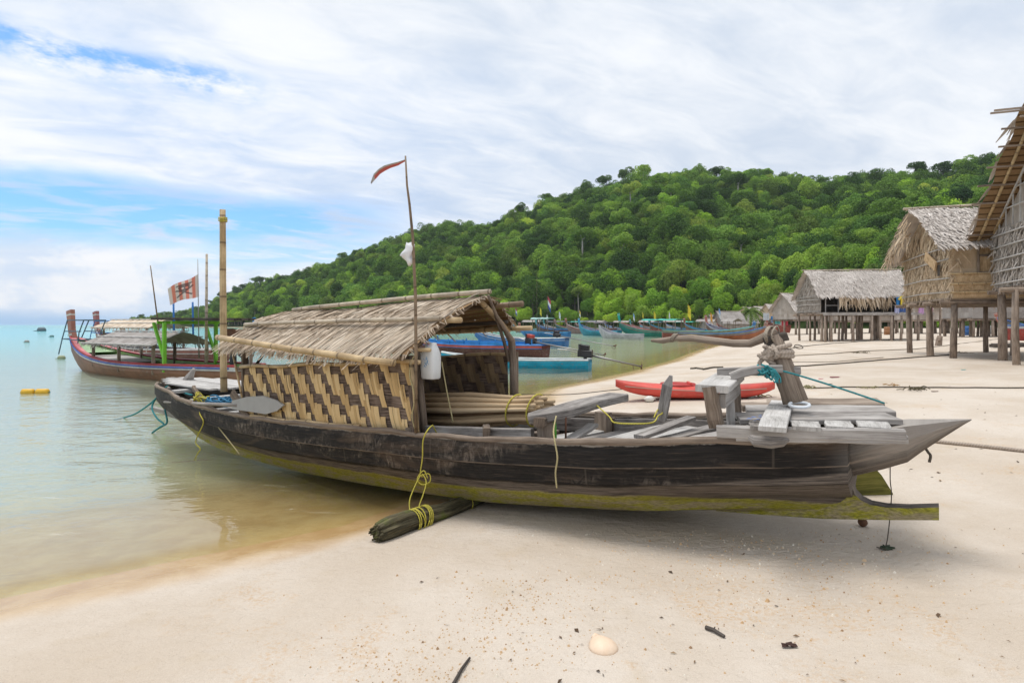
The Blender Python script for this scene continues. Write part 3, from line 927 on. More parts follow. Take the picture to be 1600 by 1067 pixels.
# lower jaw: forked keel with a round bite above it
prof = [(1120, 793), (1200, 780), (1290, 765), (1322, 752), (1334, 746), (1333, 756), (1337, 768), (1347, 778), (1362, 785), (1385, 789), (1420, 790.5), (1467, 789), (1467, 809), (1380, 808.5), (1290, 806), (1200, 801), (1120, 797)]
m = MB()
pts = [B(x, y, 0) for x, y in prof]
wid = [.02, .05, .065, .07, .075, .075, .07, .065, .06, .058, .055, .05, .05, .055, .07, .06, .02]
n = len(pts)
zt, zb_ = max(p.z for p in pts), min(p.z for p in pts)
def ftv(p):
    return float(np.clip((1.03 - p.z) / .48, .55, 1))
m.poly([(p.x, -w_, p.z) for p, w_ in zip(pts, wid)], [(p.x, ftv(p)) for p in pts])
m.poly([(p.x, w_, p.z) for p, w_ in zip(pts, wid)][::-1], [(p.x, ftv(p)) for p in pts][::-1])
for i in range(n):
    k = (i + 1) % n
    a, b_ = pts[i], pts[k]
    m.poly([(a.x, -wid[i], a.z), (a.x, wid[i], a.z), (b_.x, wid[k], b_.z), (b_.x, -wid[k], b_.z)],
           [(a.x, .57), (a.x, .59), (b_.x, .59), (b_.x, .57)])
m.build('keel_fork', M['hull'], boat)
# stub of the lower jaw at the other end
m = MB()
m.beam(B(300, 655, 0), B(236, 637, 0), 0.11, 0.14, w2=.05, h2=.06, seg=4, wob=.004)
m.build('keel_fork', M['driftwood'], boat)

# gunwale caps: worn light edges
for s_ in (-1, 1):
    m = MB()
    pts = []
    for u in np.linspace(-8.38, 1.72, 60):
        pts.append((u, s_ * (half(u) - .012), gun(u) + .006 + .006 * math.sin(u * 9) + random.uniform(-.005, .005)))
    m.tube(pts, [random.uniform(.022, .032) for _ in pts], 7, .5)
    m.build('gunwale', M['brownwood'], boat, True)
    m = MB()
    for a in np.arange(-7.8, -0.5, 2.2):
        m.beam((a, s_ * (half(a) - .075), gun(a) - .10), (a + 2.15, s_ * (half(min(a + 2.15, 1.5)) - .075), gun(min(a + 2.15, 1.6)) - .10), .03, .13, seg=3, wob=.004)
    m.build('inner_rail', M['driftwood'], boat)

# --- floor planks in the open waist, laid across
def fl(u): return gun(u) - 0.055
xs_ = [(-.62, .16, .04, -.05), (1.20, .14, 0, -.01), (0.10, .17, 0, .0), (0.30, .17, .05, .0), (0.51, .12, .02, .01), (0.66, .15, .05, -.02), (-0.36, .2, .05, -.07), (-0.12, .11, .02, -.05), (0.85, .15, .0, .0), (1.03, .16, 0, .0)]
for u0, wd, skew, dz_ in xs_:
    z = fl(u0) + dz_
    hb = half(u0) - .10
    m = MB()
    m.beam((u0 - skew, -hb, z), (u0 + .16 + skew, hb, z - .01), wd, .03, seg=4, wob=.003)
    m.build('floor_plank', M['palewood'] if random.random() < .7 else M['driftwood'], boat)
# loose plank leaning over another
m = MB(); m.beam(B(998, 683, -.5), B(1080, 653, .25), .09, .03, seg=3, wob=.003); m.build('loose_plank', M['driftwood'], boat)
m = MB(); m.beam(B(890, 688, -.5), B(927, 664, .0), .09, .03, seg=3, wob=.003); m.build('loose_plank', M['driftwood'], boat)
# dark bilge below the planks
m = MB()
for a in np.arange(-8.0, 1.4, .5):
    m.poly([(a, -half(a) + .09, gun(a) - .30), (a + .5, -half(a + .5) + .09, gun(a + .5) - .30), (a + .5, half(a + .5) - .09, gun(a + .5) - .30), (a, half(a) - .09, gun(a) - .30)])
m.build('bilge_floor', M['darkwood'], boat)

# --- ribs standing against the far side
for px in (930, 944, 953):
    p = B(px, 665, .62)
    m = MB(); m.beam((p.x, .66, gun(p.x) - .2), (p.x + .01, .66, gun(p.x) - .01), .05, .05 + .02 * random.random(), seg=2, wob=.004); m.build('rib', M['brownwood'], boat)
# pointed upright slab with a yellow lashing
a, b_ = B(1034, 656, .42), B(1045, 590, .42)
m = MB(); m.beam(a, (b_.x - .01, b_.y, b_.z - .06), .035, .085, up=(1, 0, 0), seg=4, wob=.003); m.beam((b_.x - .01, b_.y, b_.z - .07), (b_.x + .02, b_.y, b_.z + .02), .033, .082, up=(1, 0, 0), h2=.02)
slab = m.build('upright_slab', M['driftwood'], boat)

def crook(name, pts, ws, hs, mat, parent, up=(0, 0, 1)):
    """A bent timber: rectangular section swept through points."""
    m = MB()
    pts = [V3(p) for p in pts]
    rings = []
    for i, p in enumerate(pts):
        a = (pts[min(i + 1, len(pts) - 1)] - pts[max(i - 1, 0)]).normalized()
        sd = a.cross(V3(up)).normalized(); u2 = sd.cross(a).normalized()
        W, H = ws[i] / 2 * random.uniform(.97, 1.03), hs[i] / 2 * random.uniform(.97, 1.03)
        e = .25 * min(W, H)
        rings.append([p + sd * x + u2 * y for x, y in ((W - e, -H), (W, -H + e), (W, H - e), (W - e, H), (-W + e, H), (-W, H - e), (-W, -H + e), (-W + e, -H))])
    m.loft(rings, True, True, random.random())
    return m.build(name, mat, parent)

# bent thwart across the boat
pts = [B(826, 654, -.66), B(848, 650, -.6), B(880, 643, -.42), B(915, 632, -.08), B(940, 626, .3), B(966, 620, .66)]
crook('thwart', pts, [.16, .20, .21, .20, .20, .21], [.07, .075, .075, .07, .07, .07], M['driftwood'], boat)
p = B(856, 662, -.60)
m = MB(); m.beam((p.x - .01, -.60, gun(p.x) - .1), (p.x - .04, -.58, p.z + .03), .10, .12, seg=3, wob=.004); m.beam((p.x - .07, -.52, p.z + .02), (p.x + .01, -.74, p.z + .03), .09, .07); m.build('thwart_post', M['brownwood'], boat)
p = B(868, 672, -.55)
m = MB(); m.tube([(p.x, p.y, p.z - .1), (p.x - .01, p.y, p.z + .09)], .013, 8); m.build('support_rod', P((0.12, 0.42, 0.05), .1), boat, True)
p = B(884, 675, -.5)
m = MB(); m.tube([(p.x, p.y, p.z - .05), (p.x, p.y, p.z + .12)], .008, 6); m.build('support_rod', M['rust'], boat, True)
p = B(944, 655, .62)
m = MB(); m.beam((p.x, .60, gun(p.x) - .25), (p.x, .60, gun(p.x) + .05), .16, .09, seg=2, wob=.004); m.build('thwart_post', M['brownwood'], boat)

# fore-and-aft rail inside the near side, with cleats
m = MB(); m.beam(B(664, 674, -.60), B(832, 680, -.60), .05, .10, seg=5, wob=.004); m.build('inner_beam', M['driftwood'], boat)
for px in (760, 640):
    p = B(px, 678, -.68)
    m = MB(); m.beam((p.x - .06, -.60, p.z + .02), (p.x + .07, -.76, p.z + .03), .06, .085, seg=2, wob=.005); m.build('cleat', M['brownwood'], boat)
for k in range(3):
    u0 = B(690 + 55 * k, 668, -.3).x
    m = MB(); m.beam((u0 - .2, -.62, fl(u0) - .06), (u0 + .35, .55, fl(u0) - .06), .10, .03, seg=2, wob=.003); m.build('floor_plank', M['brownwood'], boat)

# --- slatted platform over the fore end
pf = MB
za = B(1120, 672, -.62)
def bx_beam(name, p, q, wd, ht, mat, **k):
    m = MB(); m.beam(p, q, wd, ht, seg=5, wob=.003, **k)
    return m.build(name, mat, boat)
a, b_ = B(1120, 674, -.60), B(1414, 680, -.36)
bx_beam('platform_beam', a, b_, .07, .075, M['driftwood'])
bx_beam('platform_beam', B(1150, 683, -.58), B(1418, 687, -.36), .05, .05, M['driftwood'])
zpa, zpb = a.z + .045, b_.z + .045
def zp(u): return zpa + (zpb - zpa) * (u - a.x) / (b_.x - a.x)
def BP(px, py, dz=0.0):
    """Point of the platform's top seen at a photo pixel."""
    lo, hi = -.9, 1.2
    for _ in range(40):
        v = (lo + hi) / 2; q = B(px, py, v)
        if q.z > zp(q.x) + dz: lo = v
        else: hi = v
    return q
def flat_plank(name, x0, x1, yn0, yf0, yn1, yf1, th, mat, dz=0.0):
    p0, p1, q0, q1 = BP(x0, yn0, dz), BP(x0, yf0, dz), BP(x1, yn1, dz), BP(x1, yf1, dz)
    w0 = p1.y - p0.y; w1 = q1.y - q0.y
    c0, c1 = (p0 + p1) / 2, (q0 + q1) / 2
    m = MB(); m.beam(c0 - Vector((0, 0, th / 2)), c1 - Vector((0, 0, th / 2)), w0, th, seg=6, wob=.003, w2=w1)
    return m.build(name, mat, boat)
# cross boards behind the beam
for x0, x1 in ((1170, 1232), (1236, 1286), (1289, 1337), (1340, 1394)):
    n0, n1 = BP((x0 + x1) / 2, 667), BP((x0 + x1) / 2 - 6, 654)
    w0 = BP(x1, 661).x - BP(x0, 661).x
    bx_beam('deck_board', n0 - Vector((0, 0, .012)), n1 - Vector((0, 0, .012)), abs(w0) * .96, .024, M['palewood'] if x0 > 1200 else M['driftwood'])
flat_plank('deck_plank', 1152, 1394, 655, 645, 654, 643, .035, M['driftwood'], .012)
flat_plank('deck_plank', 1166, 1390, 642, 633, 642, 633, .05, M['driftwood'], .015)
flat_plank('deck_plank', 1158, 1217, 633, 628, 632, 628, .05, M['brownwood'], .02)
flat_plank('deck_plank', 1198, 1376, 629, 622, 630, 622, .07, M['brownwood'], .02)
n0, n1 = BP(1206, 671, .05), BP(1222, 628, .05)
bx_beam('wide_board', n0, n1, .15, .028, M['palewood'])
# carved chock under the platform and stub blocks
m = MB(); m.tube([B(1172, 683, -.72), B(1180, 689, -.74), B(1205, 691, -.74), B(1222, 690, -.72), B(1232, 686, -.70)], [.018, .034, .037, .03, .012], 8); m.build('chock', M['driftwood'], boat)

# trestle: near upright, far uprights, seat board, cross bars
bx_beam('trestle_post', B(1120, 668, -.56), B(1109, 604, -.56), .075, .085, M['brownwood'])
bx_beam('trestle_post', B(1142, 664, -.30), B(1140, 606, -.25), .05, .06, M['driftwood'])
bx_beam('trestle_post', B(1152, 650, -.02), B(1150, 606, .0), .05, .05, M['brownwood'])
bx_beam('trestle_board', B(1112, 608, -.58), B(1140, 588, .06), .22, .045, M['palewood'])
bx_beam('trestle_brace', B(1128, 627, -.52), B(1152, 607, -.05), .05, .09, M['driftwood'])
bx_beam('trestle_bar', B(1122, 581, -.02), B(1251, 579, .04), .09, .055, M['driftwood'])
crook('trestle_arm', [B(1142, 589, -.22), B(1160, 582, -.20), B(1185, 577, -.15), B(1222, 576, -.1)], [.08, .085, .08, .07], [.06, .06, .055, .05], M['driftwood'], boat)
# leaning bollard post with rope, and its thin companion
m = MB(); pb, pt = B(1243, 628, .02), B(1209, 524, .02)
m.tube([pb, pb.lerp(pt, .4), pb.lerp(pt, .75), pt], [.085, .072, .058, .05], 10); m.build('bollard_post', M['brownwood'], boat, True)
bx_beam('thin_post', B(1229, 622, .14), B(1205, 560, .14), .06, .05, M['brownwood'])
m = MB(); m.beam(B(1198, 535, -.02), B(1226, 524, .06), .08, .06, seg=2, wob=.006); m.build('post_cap', M['darkwood'], boat)
# carved bent beam lashed to the bollard, pointing along the beach
cb = [B(1018, 532, .30), B(1035, 532.5, .28), B(1052, 529, .26), B(1080, 528, .24), B(1110, 532, .2), B(1145, 536.5, .14), B(1172, 536.5, .1), B(1188, 530, .06), B(1203, 522, .02), B(1212, 518, 0)]
m = MB(); m.tube(cb, [.012, .026, .021, .028, .030, .030, .031, .033, .034, .026], 9); m.build('carved_beam', M['brownwood'], boat, True)

# --- deck at the water end
zd = lambda u: gun(u) + .035
dk = [(-.36, -7.55, -6.15), (-.23, -7.95, -6.10), (-.10, -8.25, -6.05), (.03, -8.45, -6.0), (.16, -8.3, -6.0), (.29, -8.0, -6.0), (.42, -7.6, -6.0)]
for v_, a_, b2_ in dk:
    m = MB(); m.beam((a_, v_ + .06, zd(-8.2) + .04), (b2_, v_ + .06, zd(-6.2) + .10), .122, .025, seg=5, wob=.002); m.build('deck_plank', M['palewood'], boat)
for (p, q, wd) in ((B(283, 608, -.15), B(322, 632, -.35), .06), (B(290, 640, -.42), B(262, 606, -.12), .05)):
    m = MB(); m.beam(p, q, .06, wd, seg=3, wob=.003); m.build('deck_edge', M['driftwood'], boat)
for px, vv in ((330, .0), (372, .0)):
    u0 = B(px, 615, 0).x
    hb = half(u0) - .03
    m = MB(); m.beam((u0, -hb, gun(u0) + .03), (u0 + .02, hb, gun(u0) + .03), .11, .05, seg=3, wob=.004); m.build('crossbeam', M['palewood'], boat)
for u0 in (-5.6, -5.25, -4.95):
    m = MB(); m.beam((u0, -half(u0) + .1, gun(u0) - .06), (u0, half(u0) - .1, gun(u0) - .06), .16, .03, seg=3, wob=.004); m.build('floor_plank', M['palewood'], boat)
m = MB(); m.tube([B(294, 594, .1), B(298, 586, .1), B(303, 577, .1)], [.085, .055, .03], 9); m.build('bollard_post', M['driftwood'], boat, True)
bx_beam('peg', B(319, 630, -.42), B(302, 605, -.36), .05, .06, M['brownwood'])
bx_beam('peg', B(262, 604, -.05), B(255, 594, -.02), .07, .07, M['brownwood'])
bx_beam('oar_post', B(388, 654, -.76), B(363, 614, -.72), .035, .10, M['brownwood'], up=(1, 0, 0))
# bamboo mast
mb_, mt = B(350, 612, -.25), B(347.5, 328, -.25)
m = MB(); m.tube([mb_.lerp(mt, i / 8) + Vector((random.uniform(-.008, .008), 0, 0)) for i in range(9)], [.048] * 4 + [.046, .045, .044, .043, .041], 10)
mast = m.build('mast', M['bamboo'], boat, True)
m = MB()
for k in range(3):
    c = B(348, 341 + 2.5 * k, -.25)
    m.tube([c + Vector((math.cos(q) * .056, math.sin(q) * .056, .01 * math.sin(q * 2))) for q in np.linspace(0, 6.2832, 13)], .008, 5)
m.build('lashing', M['rope_yellow'], mast)

# --- cabin: woven walls
UL, UR = B(382, 600, -.74).x, B(645, 600, -.74).x
def wallz(u, side):
    zb = gun(u) + .015
    zt = float(np.interp(u, [UL, UR], [B(380, 573, -.74).z, B(640, 563, -.74).z]))
    return zb, zt
def weave(v, mats, side, holes=False, name='woven_wall'):
    """Dark horizontal reeds with lighter split bamboo woven over two, under two."""
    wall = MB()
    NC, NR = 40, 6
    out = -1 if side < 0 else 1
    def pos(s, t, lift):
        u = UL + (UR - UL) * s
        zb, zt = wallz(u, side)
        vv = v + .02 * math.sin(s * 9) * .5
        return Vector((u + (1 - t) * .02, vv + out * 0 - lift, zb + (zt - zb) * t + .008 * math.sin(s * 17) * t))
    rows = 12
    for i in range(NC):
        for r in range(rows):
            
            s0, s1, t0, t1 = i / NC, (i + 1) / NC, r / rows, (r + 1) / rows
            wall.poly([pos(s0, t0, 0), pos(s1, t0, 0), pos(s1, t1, 0), pos(s0, t1, 0)],
                      [(s0 * 3, t0), (s1 * 3, t0), (s1 * 3, t1), (s0 * 3, t1)])
    st = wall
    for c in range(NC):
        jit = random.uniform(-.12, .12)
        tan_row = [((c / 4 - (5 - r) / 3) % 1.0) >= .32 for r in range(NR)]
        r = 0
        while r < NR:
            if not tan_row[r]:
                r += 1; continue
            e = r
            while e < NR and tan_row[e]: e += 1
            t0, t1 = (r + random.uniform(-.10, .06)) / NR, (e + random.uniform(-.06, .10)) / NR
            r = e
            if holes and random.random() < .12: continue
            if not holes and c > 31 and e < 5 and random.random() < .15: continue
            t0, t1 = max(t0, .0), min(t1, 1.0)
            nsl = random.choice([1, 1, 2, 2, 3])
            for q in range(nsl):
                ws = random.uniform(1.0, 1.12) / NC / nsl
                s0 = (c + jit * .4) / NC + q * ws
                tint = random.random()
                slope = .42 / NC
                segs = 5
                for k in range(segs):
                    a, b2 = k / segs, (k + 1) / segs
                    lift = lambda x: (.003 + .010 * math.sin(math.pi * min(max(x, 0.02), .98))) * (1 if side < 0 else -1)
                    ta, tb = t0 + (t1 - t0) * a, t0 + (t1 - t0) * b2
                    sa, sb = s0 - slope * (ta - t0) * NR, s0 - slope * (tb - t0) * NR
                    g_ = .94
                    st.poly([pos(min(max(x, 0), 1), y, lift(z)) for x, y, z in ((sa, ta, a), (sa + ws * g_, ta, a), (sb + ws * g_, tb, b2), (sb, tb, b2))],
                            [(ta * .7, 0), (ta * .7, 1), (tb * .7, 1), (tb * .7, 0)], tint, 1)
    return wall.build(name, [M['reeds'], mats], boat)
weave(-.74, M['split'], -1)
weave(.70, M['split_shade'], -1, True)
for vv, nm in ((-.755, 'wall_rail'), (.72, 'wall_rail')):
    m = MB()
    pts = []
    for k in range(14):
        u = UL - .06 + (UR - UL + .16) * k / 13
        pts.append((u, vv, wallz(u, -1)[1] + .012 * math.sin(k * 1.3)))
    m.tube(pts, .022, 7); m.build(nm, M['bamboo'], boat, True)
m = MB(); m.tube([(UL + .2 + (UR - UL - .9) * k / 7, -.775, wallz(UL + .2 + (UR - UL - .9) * k / 7, -1)[0] + .015 + .006 * math.sin(k * 2)) for k in range(8)], .016, 6); m.build('wall_rail', M['bamboo'], boat, True)
m = MB(); m.tube([B(642, 562, -.77), B(648, 620, -.77), B(653, 678, -.775)], .017, 7); m.build('corner_strip', M['bamboo'], boat, True)
m = MB(); m.tube([B(362, 545, -.76), B(372, 590, -.77), B(382, 640, -.78)], .013, 7); m.build('corner_strip', M['bamboo'], boat, True)
# posts
m = MB(); m.tube([B(664, 680, -.60), B(658, 620, -.60), B(652, 548, -.58)], [.038, .034, .03], 9); m.build('cabin_post', M['brownwood'], boat, True)
m = MB(); m.beam(B(651, 678, -.73), B(640, 556, -.70), .05, .07, seg=4, wob=.003, up=(1, 0, 0)); m.build('cabin_post', M['reeds'], boat)
for px in (380, 482, 566):
    p = B(px, 575, -.62)
    m = MB(); m.beam((p.x, -.60, gun(p.x) - .1), (p.x, -.60, 1.50), .07, .07, seg=3, wob=.003); m.build('cabin_post', M['brownwood'], boat)
for px in (390,):
    p = B(px, 560, .62)
    m = MB(); m.beam((p.x, .64, gun(p.x) - .1), (p.x, .64, 1.60), .05, .05, seg=3, wob=.003); m.build('cabin_post', M['brownwood'], boat)
m = MB(); m.tube([B(400, 570, -.5), B(412, 553, -.3), B(424, 545, -.1)], .018, 6); m.build('curved_brace', M['darkwood'], boat, True)
# crooked branch post at the far corner
m = MB(); m.tube([B(803, 628, .70), B(802, 570, .70), B(799, 532, .68), B(789, 516, .52), B(775, 492, .25), B(763, 462, .02)], [.046, .043, .042, .026, .018, .014], 9); m.build('crooked_post', M['brownwood'], boat, True)
m = MB(); m.tube([B(774, 492, .3), B(788, 535, .62), B(795, 565, .66)], [.018, .02, .018], 7); m.build('thin_strut', M['brownwood'], boat, True)
m = MB(); m.tube([B(808, 625, .74), B(808, 550, .74)], .016, 7); m.build('thin_strut', M['bamboo_dark'], boat, True)

# --- thatched roof
RA, RB = B(440, 489, 0.0), B(757, 462, 0.0)               # ridge ends
EA, EB = B(345, 540, -.86), B(634, 557, -.86)             # near eave ends
FA, FB = Vector((EA.x + .15, .82, 1.60)), B(801, 511, .80)  # far eave ends
def slope_fn(a0, a1, e0, e1, sag):
    def f(s, t):
        top = a0.lerp(a1, s); bot = e0.lerp(e1, s)
        p = top.lerp(bot, t)
        n = Vector((0, 0, 1))
        return p + n * (sag * math.sin(math.pi * min(max(t, 0), 1)) + .012 * math.sin(s * 11 + t * 4) - .02 * math.sin(math.pi * s))
    return f
nearS, farS = slope_fn(RA, RB, EA, EB, .05), slope_fn(RA, RB, FA, FB, .07)
def thatch_slope(f, n_s, rows, length, width, ragged, lift=.014, skew=.05, off=.0):
    """Leaf blades laid down the slope in overlapping courses, like attap."""
    m = MB()
    for r in range(rows):
        t0 = r / rows - .02
        for i in range(n_s):
            s = (i + random.uniform(-.6, .6)) / n_s
            if s < -.005 or s > 1.005: continue
            L = length * random.uniform(.80, 1.15) + (ragged * random.random() ** 2 if r == rows - 1 else 0)
            w_ = width * random.uniform(.6, 1.35)
            sk = -skew * random.gauss(1, .16)
            tint = min(1, max(0, random.gauss(.55, .15)))
            l0 = lift * (1 + .7 * random.random()) + off
            segs = 3
            prev = None
            for k in range(segs + 1):
                x = k / segs
                t = max(t0 + L * x, -.01)
                h = l0 * (.4 + .9 * x) + random.uniform(0, .006)
                c = f(s + sk * x, min(t, 1.25)) + Vector((0, 0, h - (max(0, t - 1) * .35)))
                ww = w_ * (1 - .55 * max(0, x - .7) / .3)
                cur = (c - Vector((ww / 2, 0, 0)), c + Vector((ww / 2, 0, .004 * random.choice([-1, 1]))))
                if prev: m.poly([prev[0], prev[1], cur[1], cur[0]], [((k - 1) * .2, 0), ((k - 1) * .2, 1), (k * .2, 1), (k * .2, 0)], tint)
                prev = cur
    return m
# under-skin
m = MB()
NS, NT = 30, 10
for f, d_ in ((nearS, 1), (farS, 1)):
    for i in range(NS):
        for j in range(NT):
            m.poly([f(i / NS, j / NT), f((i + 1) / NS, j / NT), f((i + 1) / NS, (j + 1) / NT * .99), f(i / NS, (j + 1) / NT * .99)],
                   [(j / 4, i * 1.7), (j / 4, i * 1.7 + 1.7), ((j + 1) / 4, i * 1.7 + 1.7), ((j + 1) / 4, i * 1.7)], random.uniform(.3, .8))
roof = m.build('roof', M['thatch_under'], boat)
nb = thatch_slope(nearS, 420, 3, .40, .0145, .09, lift=.006, skew=.028)
fb = thatch_slope(farS, 130, 3, .42, .032, .12, skew=-.03)
# frayed gable edge
for f in (nearS, farS):
    for k in range(45):
        t = random.random(); c = f(1.0, t)
        e = Vector((random.uniform(.005, .045), random.uniform(-.03, .03), random.uniform(-.04, .0)))
        (nb if f is nearS else fb).tube([c - e * .3 + Vector((0, 0, .01)), c + e], [.006, .003], 4)
# eave fringe hanging
for k in range(260):
    s = random.random(); c = nearS(s, random.uniform(.97, 1.03)); L = random.uniform(.02, .10)
    w_ = random.uniform(.008, .02)
    nb.poly([c + Vector((-w_, 0, 0)), c + Vector((w_, 0, 0)), c + Vector((w_ * .5 + random.uniform(-.02, .02), -L * .35, -L)), c + Vector((-w_ * .5, -L * .35, -L))], [(0, 0), (0, 1), (.2, 1), (.2, 0)], random.random())
nb.build('thatch', M['boat_thatch'], roof)
fb.build('thatch', M['boat_thatch'], roof)
def pole(name, p, q, r, mat, n=8, par=roof, bow=.01):
    m = MB(); p, q = V3(p), V3(q)
    m.tube([p.lerp(q, i / n) + Vector((0, 0, bow * math.sin(math.pi * i / n) + random.uniform(-.003, .003))) for i in range(n + 1)], [r * random.uniform(.94, 1.05) for _ in range(n + 1)], 9)
    return m.build(name, mat, par, True)
pole('ridge_pole', B(458, 484, -.02), B(766, 455.5, -.02), .026, M['bamboo_grey'])
t4 = .40
pa, pb2 = nearS(.03, .60), nearS(.985, .56)
pole('roof_pole', pa + Vector((-.12, -.01, .038)), pb2 + Vector((.04, -.01, .035)), .023, M['bamboo_grey'])
pole('roof_pole', B(340, 527, -.92), B(615, 567.5, -.95), .034, M['bamboo'], bow=-.01)
pole('roof_pole', farS(-.02, .45) + Vector((0, 0, -.04)), farS(1.08, .45) + Vector((.05, 0, -.03)), .03, M['bamboo_dark'])
pole('roof_pole', farS(.3, .97) + Vector((0, 0, -.05)), farS(1.06, .97) + Vector((.08, 0, -.04)), .028, M['bamboo'])
pole('roof_pole', nearS(.2, .45) + Vector((0, 0, -.05)), nearS(1.03, .45) + Vector((.02, 0, -.045)), .028, M['bamboo'])
pole('roof_pole', farS(.2, .80) + Vector((0, 0, -.06)), farS(1.0, .80) + Vector((0, 0, -.06)), .022, M['darkwood'])
pole('rafter', RB + Vector((-.08, .03, -.05)), FB + Vector((-.05, -.02, -.05)), .030, M['bamboo'])
pole('rafter', RB + Vector((-.12, -.03, -.06)), EB + Vector((-.12, .04, -.03)), .026, M['bamboo_dark'])
for s_ in (.05, .35, .68):
    pole('rafter', RA.lerp(RB, s_) + Vector((0, -.03, -.05)), EA.lerp(EB, s_) + Vector((0, .02, -.02)), .02, M['bamboo_dark'])
    pole('rafter', RA.lerp(RB, s_) + Vector((0, .03, -.05)), FA.lerp(FB, s_) + Vector((0, -.02, -.02)), .02, M['bamboo_dark'])
pole('outrigger_peg', B(628, 532, -.60), B(662, 531, -.62), .022, M['bamboo'], 2, boat)
pole('outrigger_peg', B(618, 549, -.66), B(672, 546.5, -.68), .018, M['bamboo'], 2, boat)
# loose cord over the gable edge
m = MB(); m.tube([nearS(.995, t) + Vector((.01, 0, .05 + .02 * math.sin(t * 9))) for t in np.linspace(.0, .55, 9)], .007, 5); m.build('cord', M['rope_beige'], roof)

# --- flag pole with its pennant
fp = [B(650, 676, -.80), B(650, 545, -.80), B(649, 460, -.80), B(645, 372, -.80), B(640, 320, -.80), B(636, 290, -.80), B(633.5, 244, -.80)]
m = MB(); m.tube(fp, [.016, .0155, .015, .014, .012, .010, .008], 8); fpo = m.build('flag_pole', M['bamboo_dark'], boat, True)
def pennant():
    g = new_mat('faded red and grey pennant')
    t = g.attr('tint').outputs['Fac']
    c = g.mixc(g.sstep(t, .35, .45), (0.50, 0.13, 0.13), (0.42, 0.43, 0.46))
    return finish(g, c, 0.8, None, 0.1)
m = MB()
top = [(634, 249), (622, 253), (610, 256), (600, 259), (592, 264), (584, 272), (579, 285)]
bot = [(634, 252), (622, 259), (610, 263), (602, 267), (594, 272), (586, 281), (580, 288)]
for i in range(6):
    for k in range(3):
        q = []
        for (a, b2), f in (((top[i], bot[i]), k / 3), ((top[i + 1], bot[i + 1]), k / 3), ((top[i + 1], bot[i + 1]), (k + 1) / 3), ((top[i], bot[i]), (k + 1) / 3)):
            x, y = a[0] + (b2[0] - a[0]) * f, a[1] + (b2[1] - a[1]) * f
            q.append(B(x, y, -.80 + .05 * math.sin(x * .11) + .10 * f))
        m.poly(q, None, .6 if k == 0 or (i == 5) else .2)
m.build('pennant', pennant(), fpo)
# ================================================================== things lying in, on and beside the old boat
def world_pts(ps):
    return [BW(p) for p in ps]
def single(m, name, mat, label, cat, smooth=False, group=None):
    o = m.build(name, mat, None, smooth)
    return tag(o, label, cat, group)
def smooth_path(pts, n=4):
    """Catmull-Rom through points."""
    pts = [V3(p) for p in pts]
    out = []
    for i in range(len(pts) - 1):
        p0, p1, p2, p3 = pts[max(i - 1, 0)], pts[i], pts[i + 1], pts[min(i + 2, len(pts) - 1)]
        for k in range(n):
            t = k / n
            out.append(0.5 * ((2 * p1) + (p2 - p0) * t + (2 * p0 - 5 * p1 + 4 * p2 - p3) * t * t + (3 * p1 - p0 - 3 * p2 + p3) * t ** 3))
    out.append(pts[-1])
    return out

# bundle of split palm strips in the cabin
bdl = empty('palm_bundle', BW(B(760, 655, -.1)) , -BA, 'long tied bundle of dry split palm stems lying in the cabin mouth', 'bundle')
m = MB()
p0, p1 = B(640, 641, -.05), B(846, 641, .02)
L0 = V3(bdl.location)
def toL(p):
    q = BW(p) - L0
    return Vector((q.x * bc - q.y * bs, q.x * bs + q.y * bc, q.z))
for k in range(64):
    a = random.uniform(0, 6.28); r_ = .155 * math.sqrt(random.uniform(.25, 1))
    o1 = Vector((random.uniform(-.02, .1), math.cos(a) * r_ * 1.2, math.sin(a) * r_))
    o2 = Vector((random.uniform(-.10, .10), math.cos(a) * r_ * .95, math.sin(a) * r_ * .8))
    mid = (toL(p0) + toL(p1)) / 2 + Vector((0, math.cos(a) * r_ * 1.15, math.sin(a) * r_ * 1.05 - .01))
    m.tube([toL(p0) + o1, mid, toL(p0).lerp(toL(p1), .85) + o2 * .9, toL(p1) + o2], [.027, .030, .025, .019], 5)
m.build('palm_stem', M['bundle'], bdl, True)
for px in (806, 838):
    c = B(px, 641, .01)
    m = MB(); m.tube([toL(c) + Vector((.02 * math.sin(q), math.cos(q) * .165, math.sin(q) * .15)) for q in np.linspace(0, 6.2832, 20)], .008, 5)
    m.build('tie', M['rope_yellow'], bdl, True)

# hanging plastic water can
can_c = B(673, 563, -.58)
can = empty('water_can', BW(can_c) + Vector((0, 0, -.17)), -BA, 'translucent white plastic water can with blue print hanging at the cabin corner', 'jerrycan')
g = new_mat('translucent white plastic')
M['can'] = finish(g, (0.78, 0.79, 0.78), 0.35, None, 0.4, **{'Transmission Weight': 0.12, 'Subsurface Weight': 0.0})
m = MB()
rings = []
for z, sx, sy, ox in ((0, .075, .055, 0), (.012, .085, .065, 0), (.10, .088, .068, 0), (.20, .088, .068, 0), (.245, .080, .062, .002), (.285, .055, .045, .016), (.315, .030, .030, .028), (.335, .026, .026, .030)):
    rings.append([(ox + sx * math.copysign(abs(math.cos(q)) ** .5, math.cos(q)), sy * math.copysign(abs(math.sin(q)) ** .5, math.sin(q)), z) for q in np.linspace(0, 6.2832, 21)[:-1]])
m.loft(rings, True, True)
m.build('bottle', M['can'], can, True)
m = MB(); m.tube(smooth_path([(-.055, 0, .255), (-.06, 0, .31), (-.03, 0, .335), (.006, 0, .32)]), .012, 6); m.build('handle', M['can'], can, True)
m = MB()
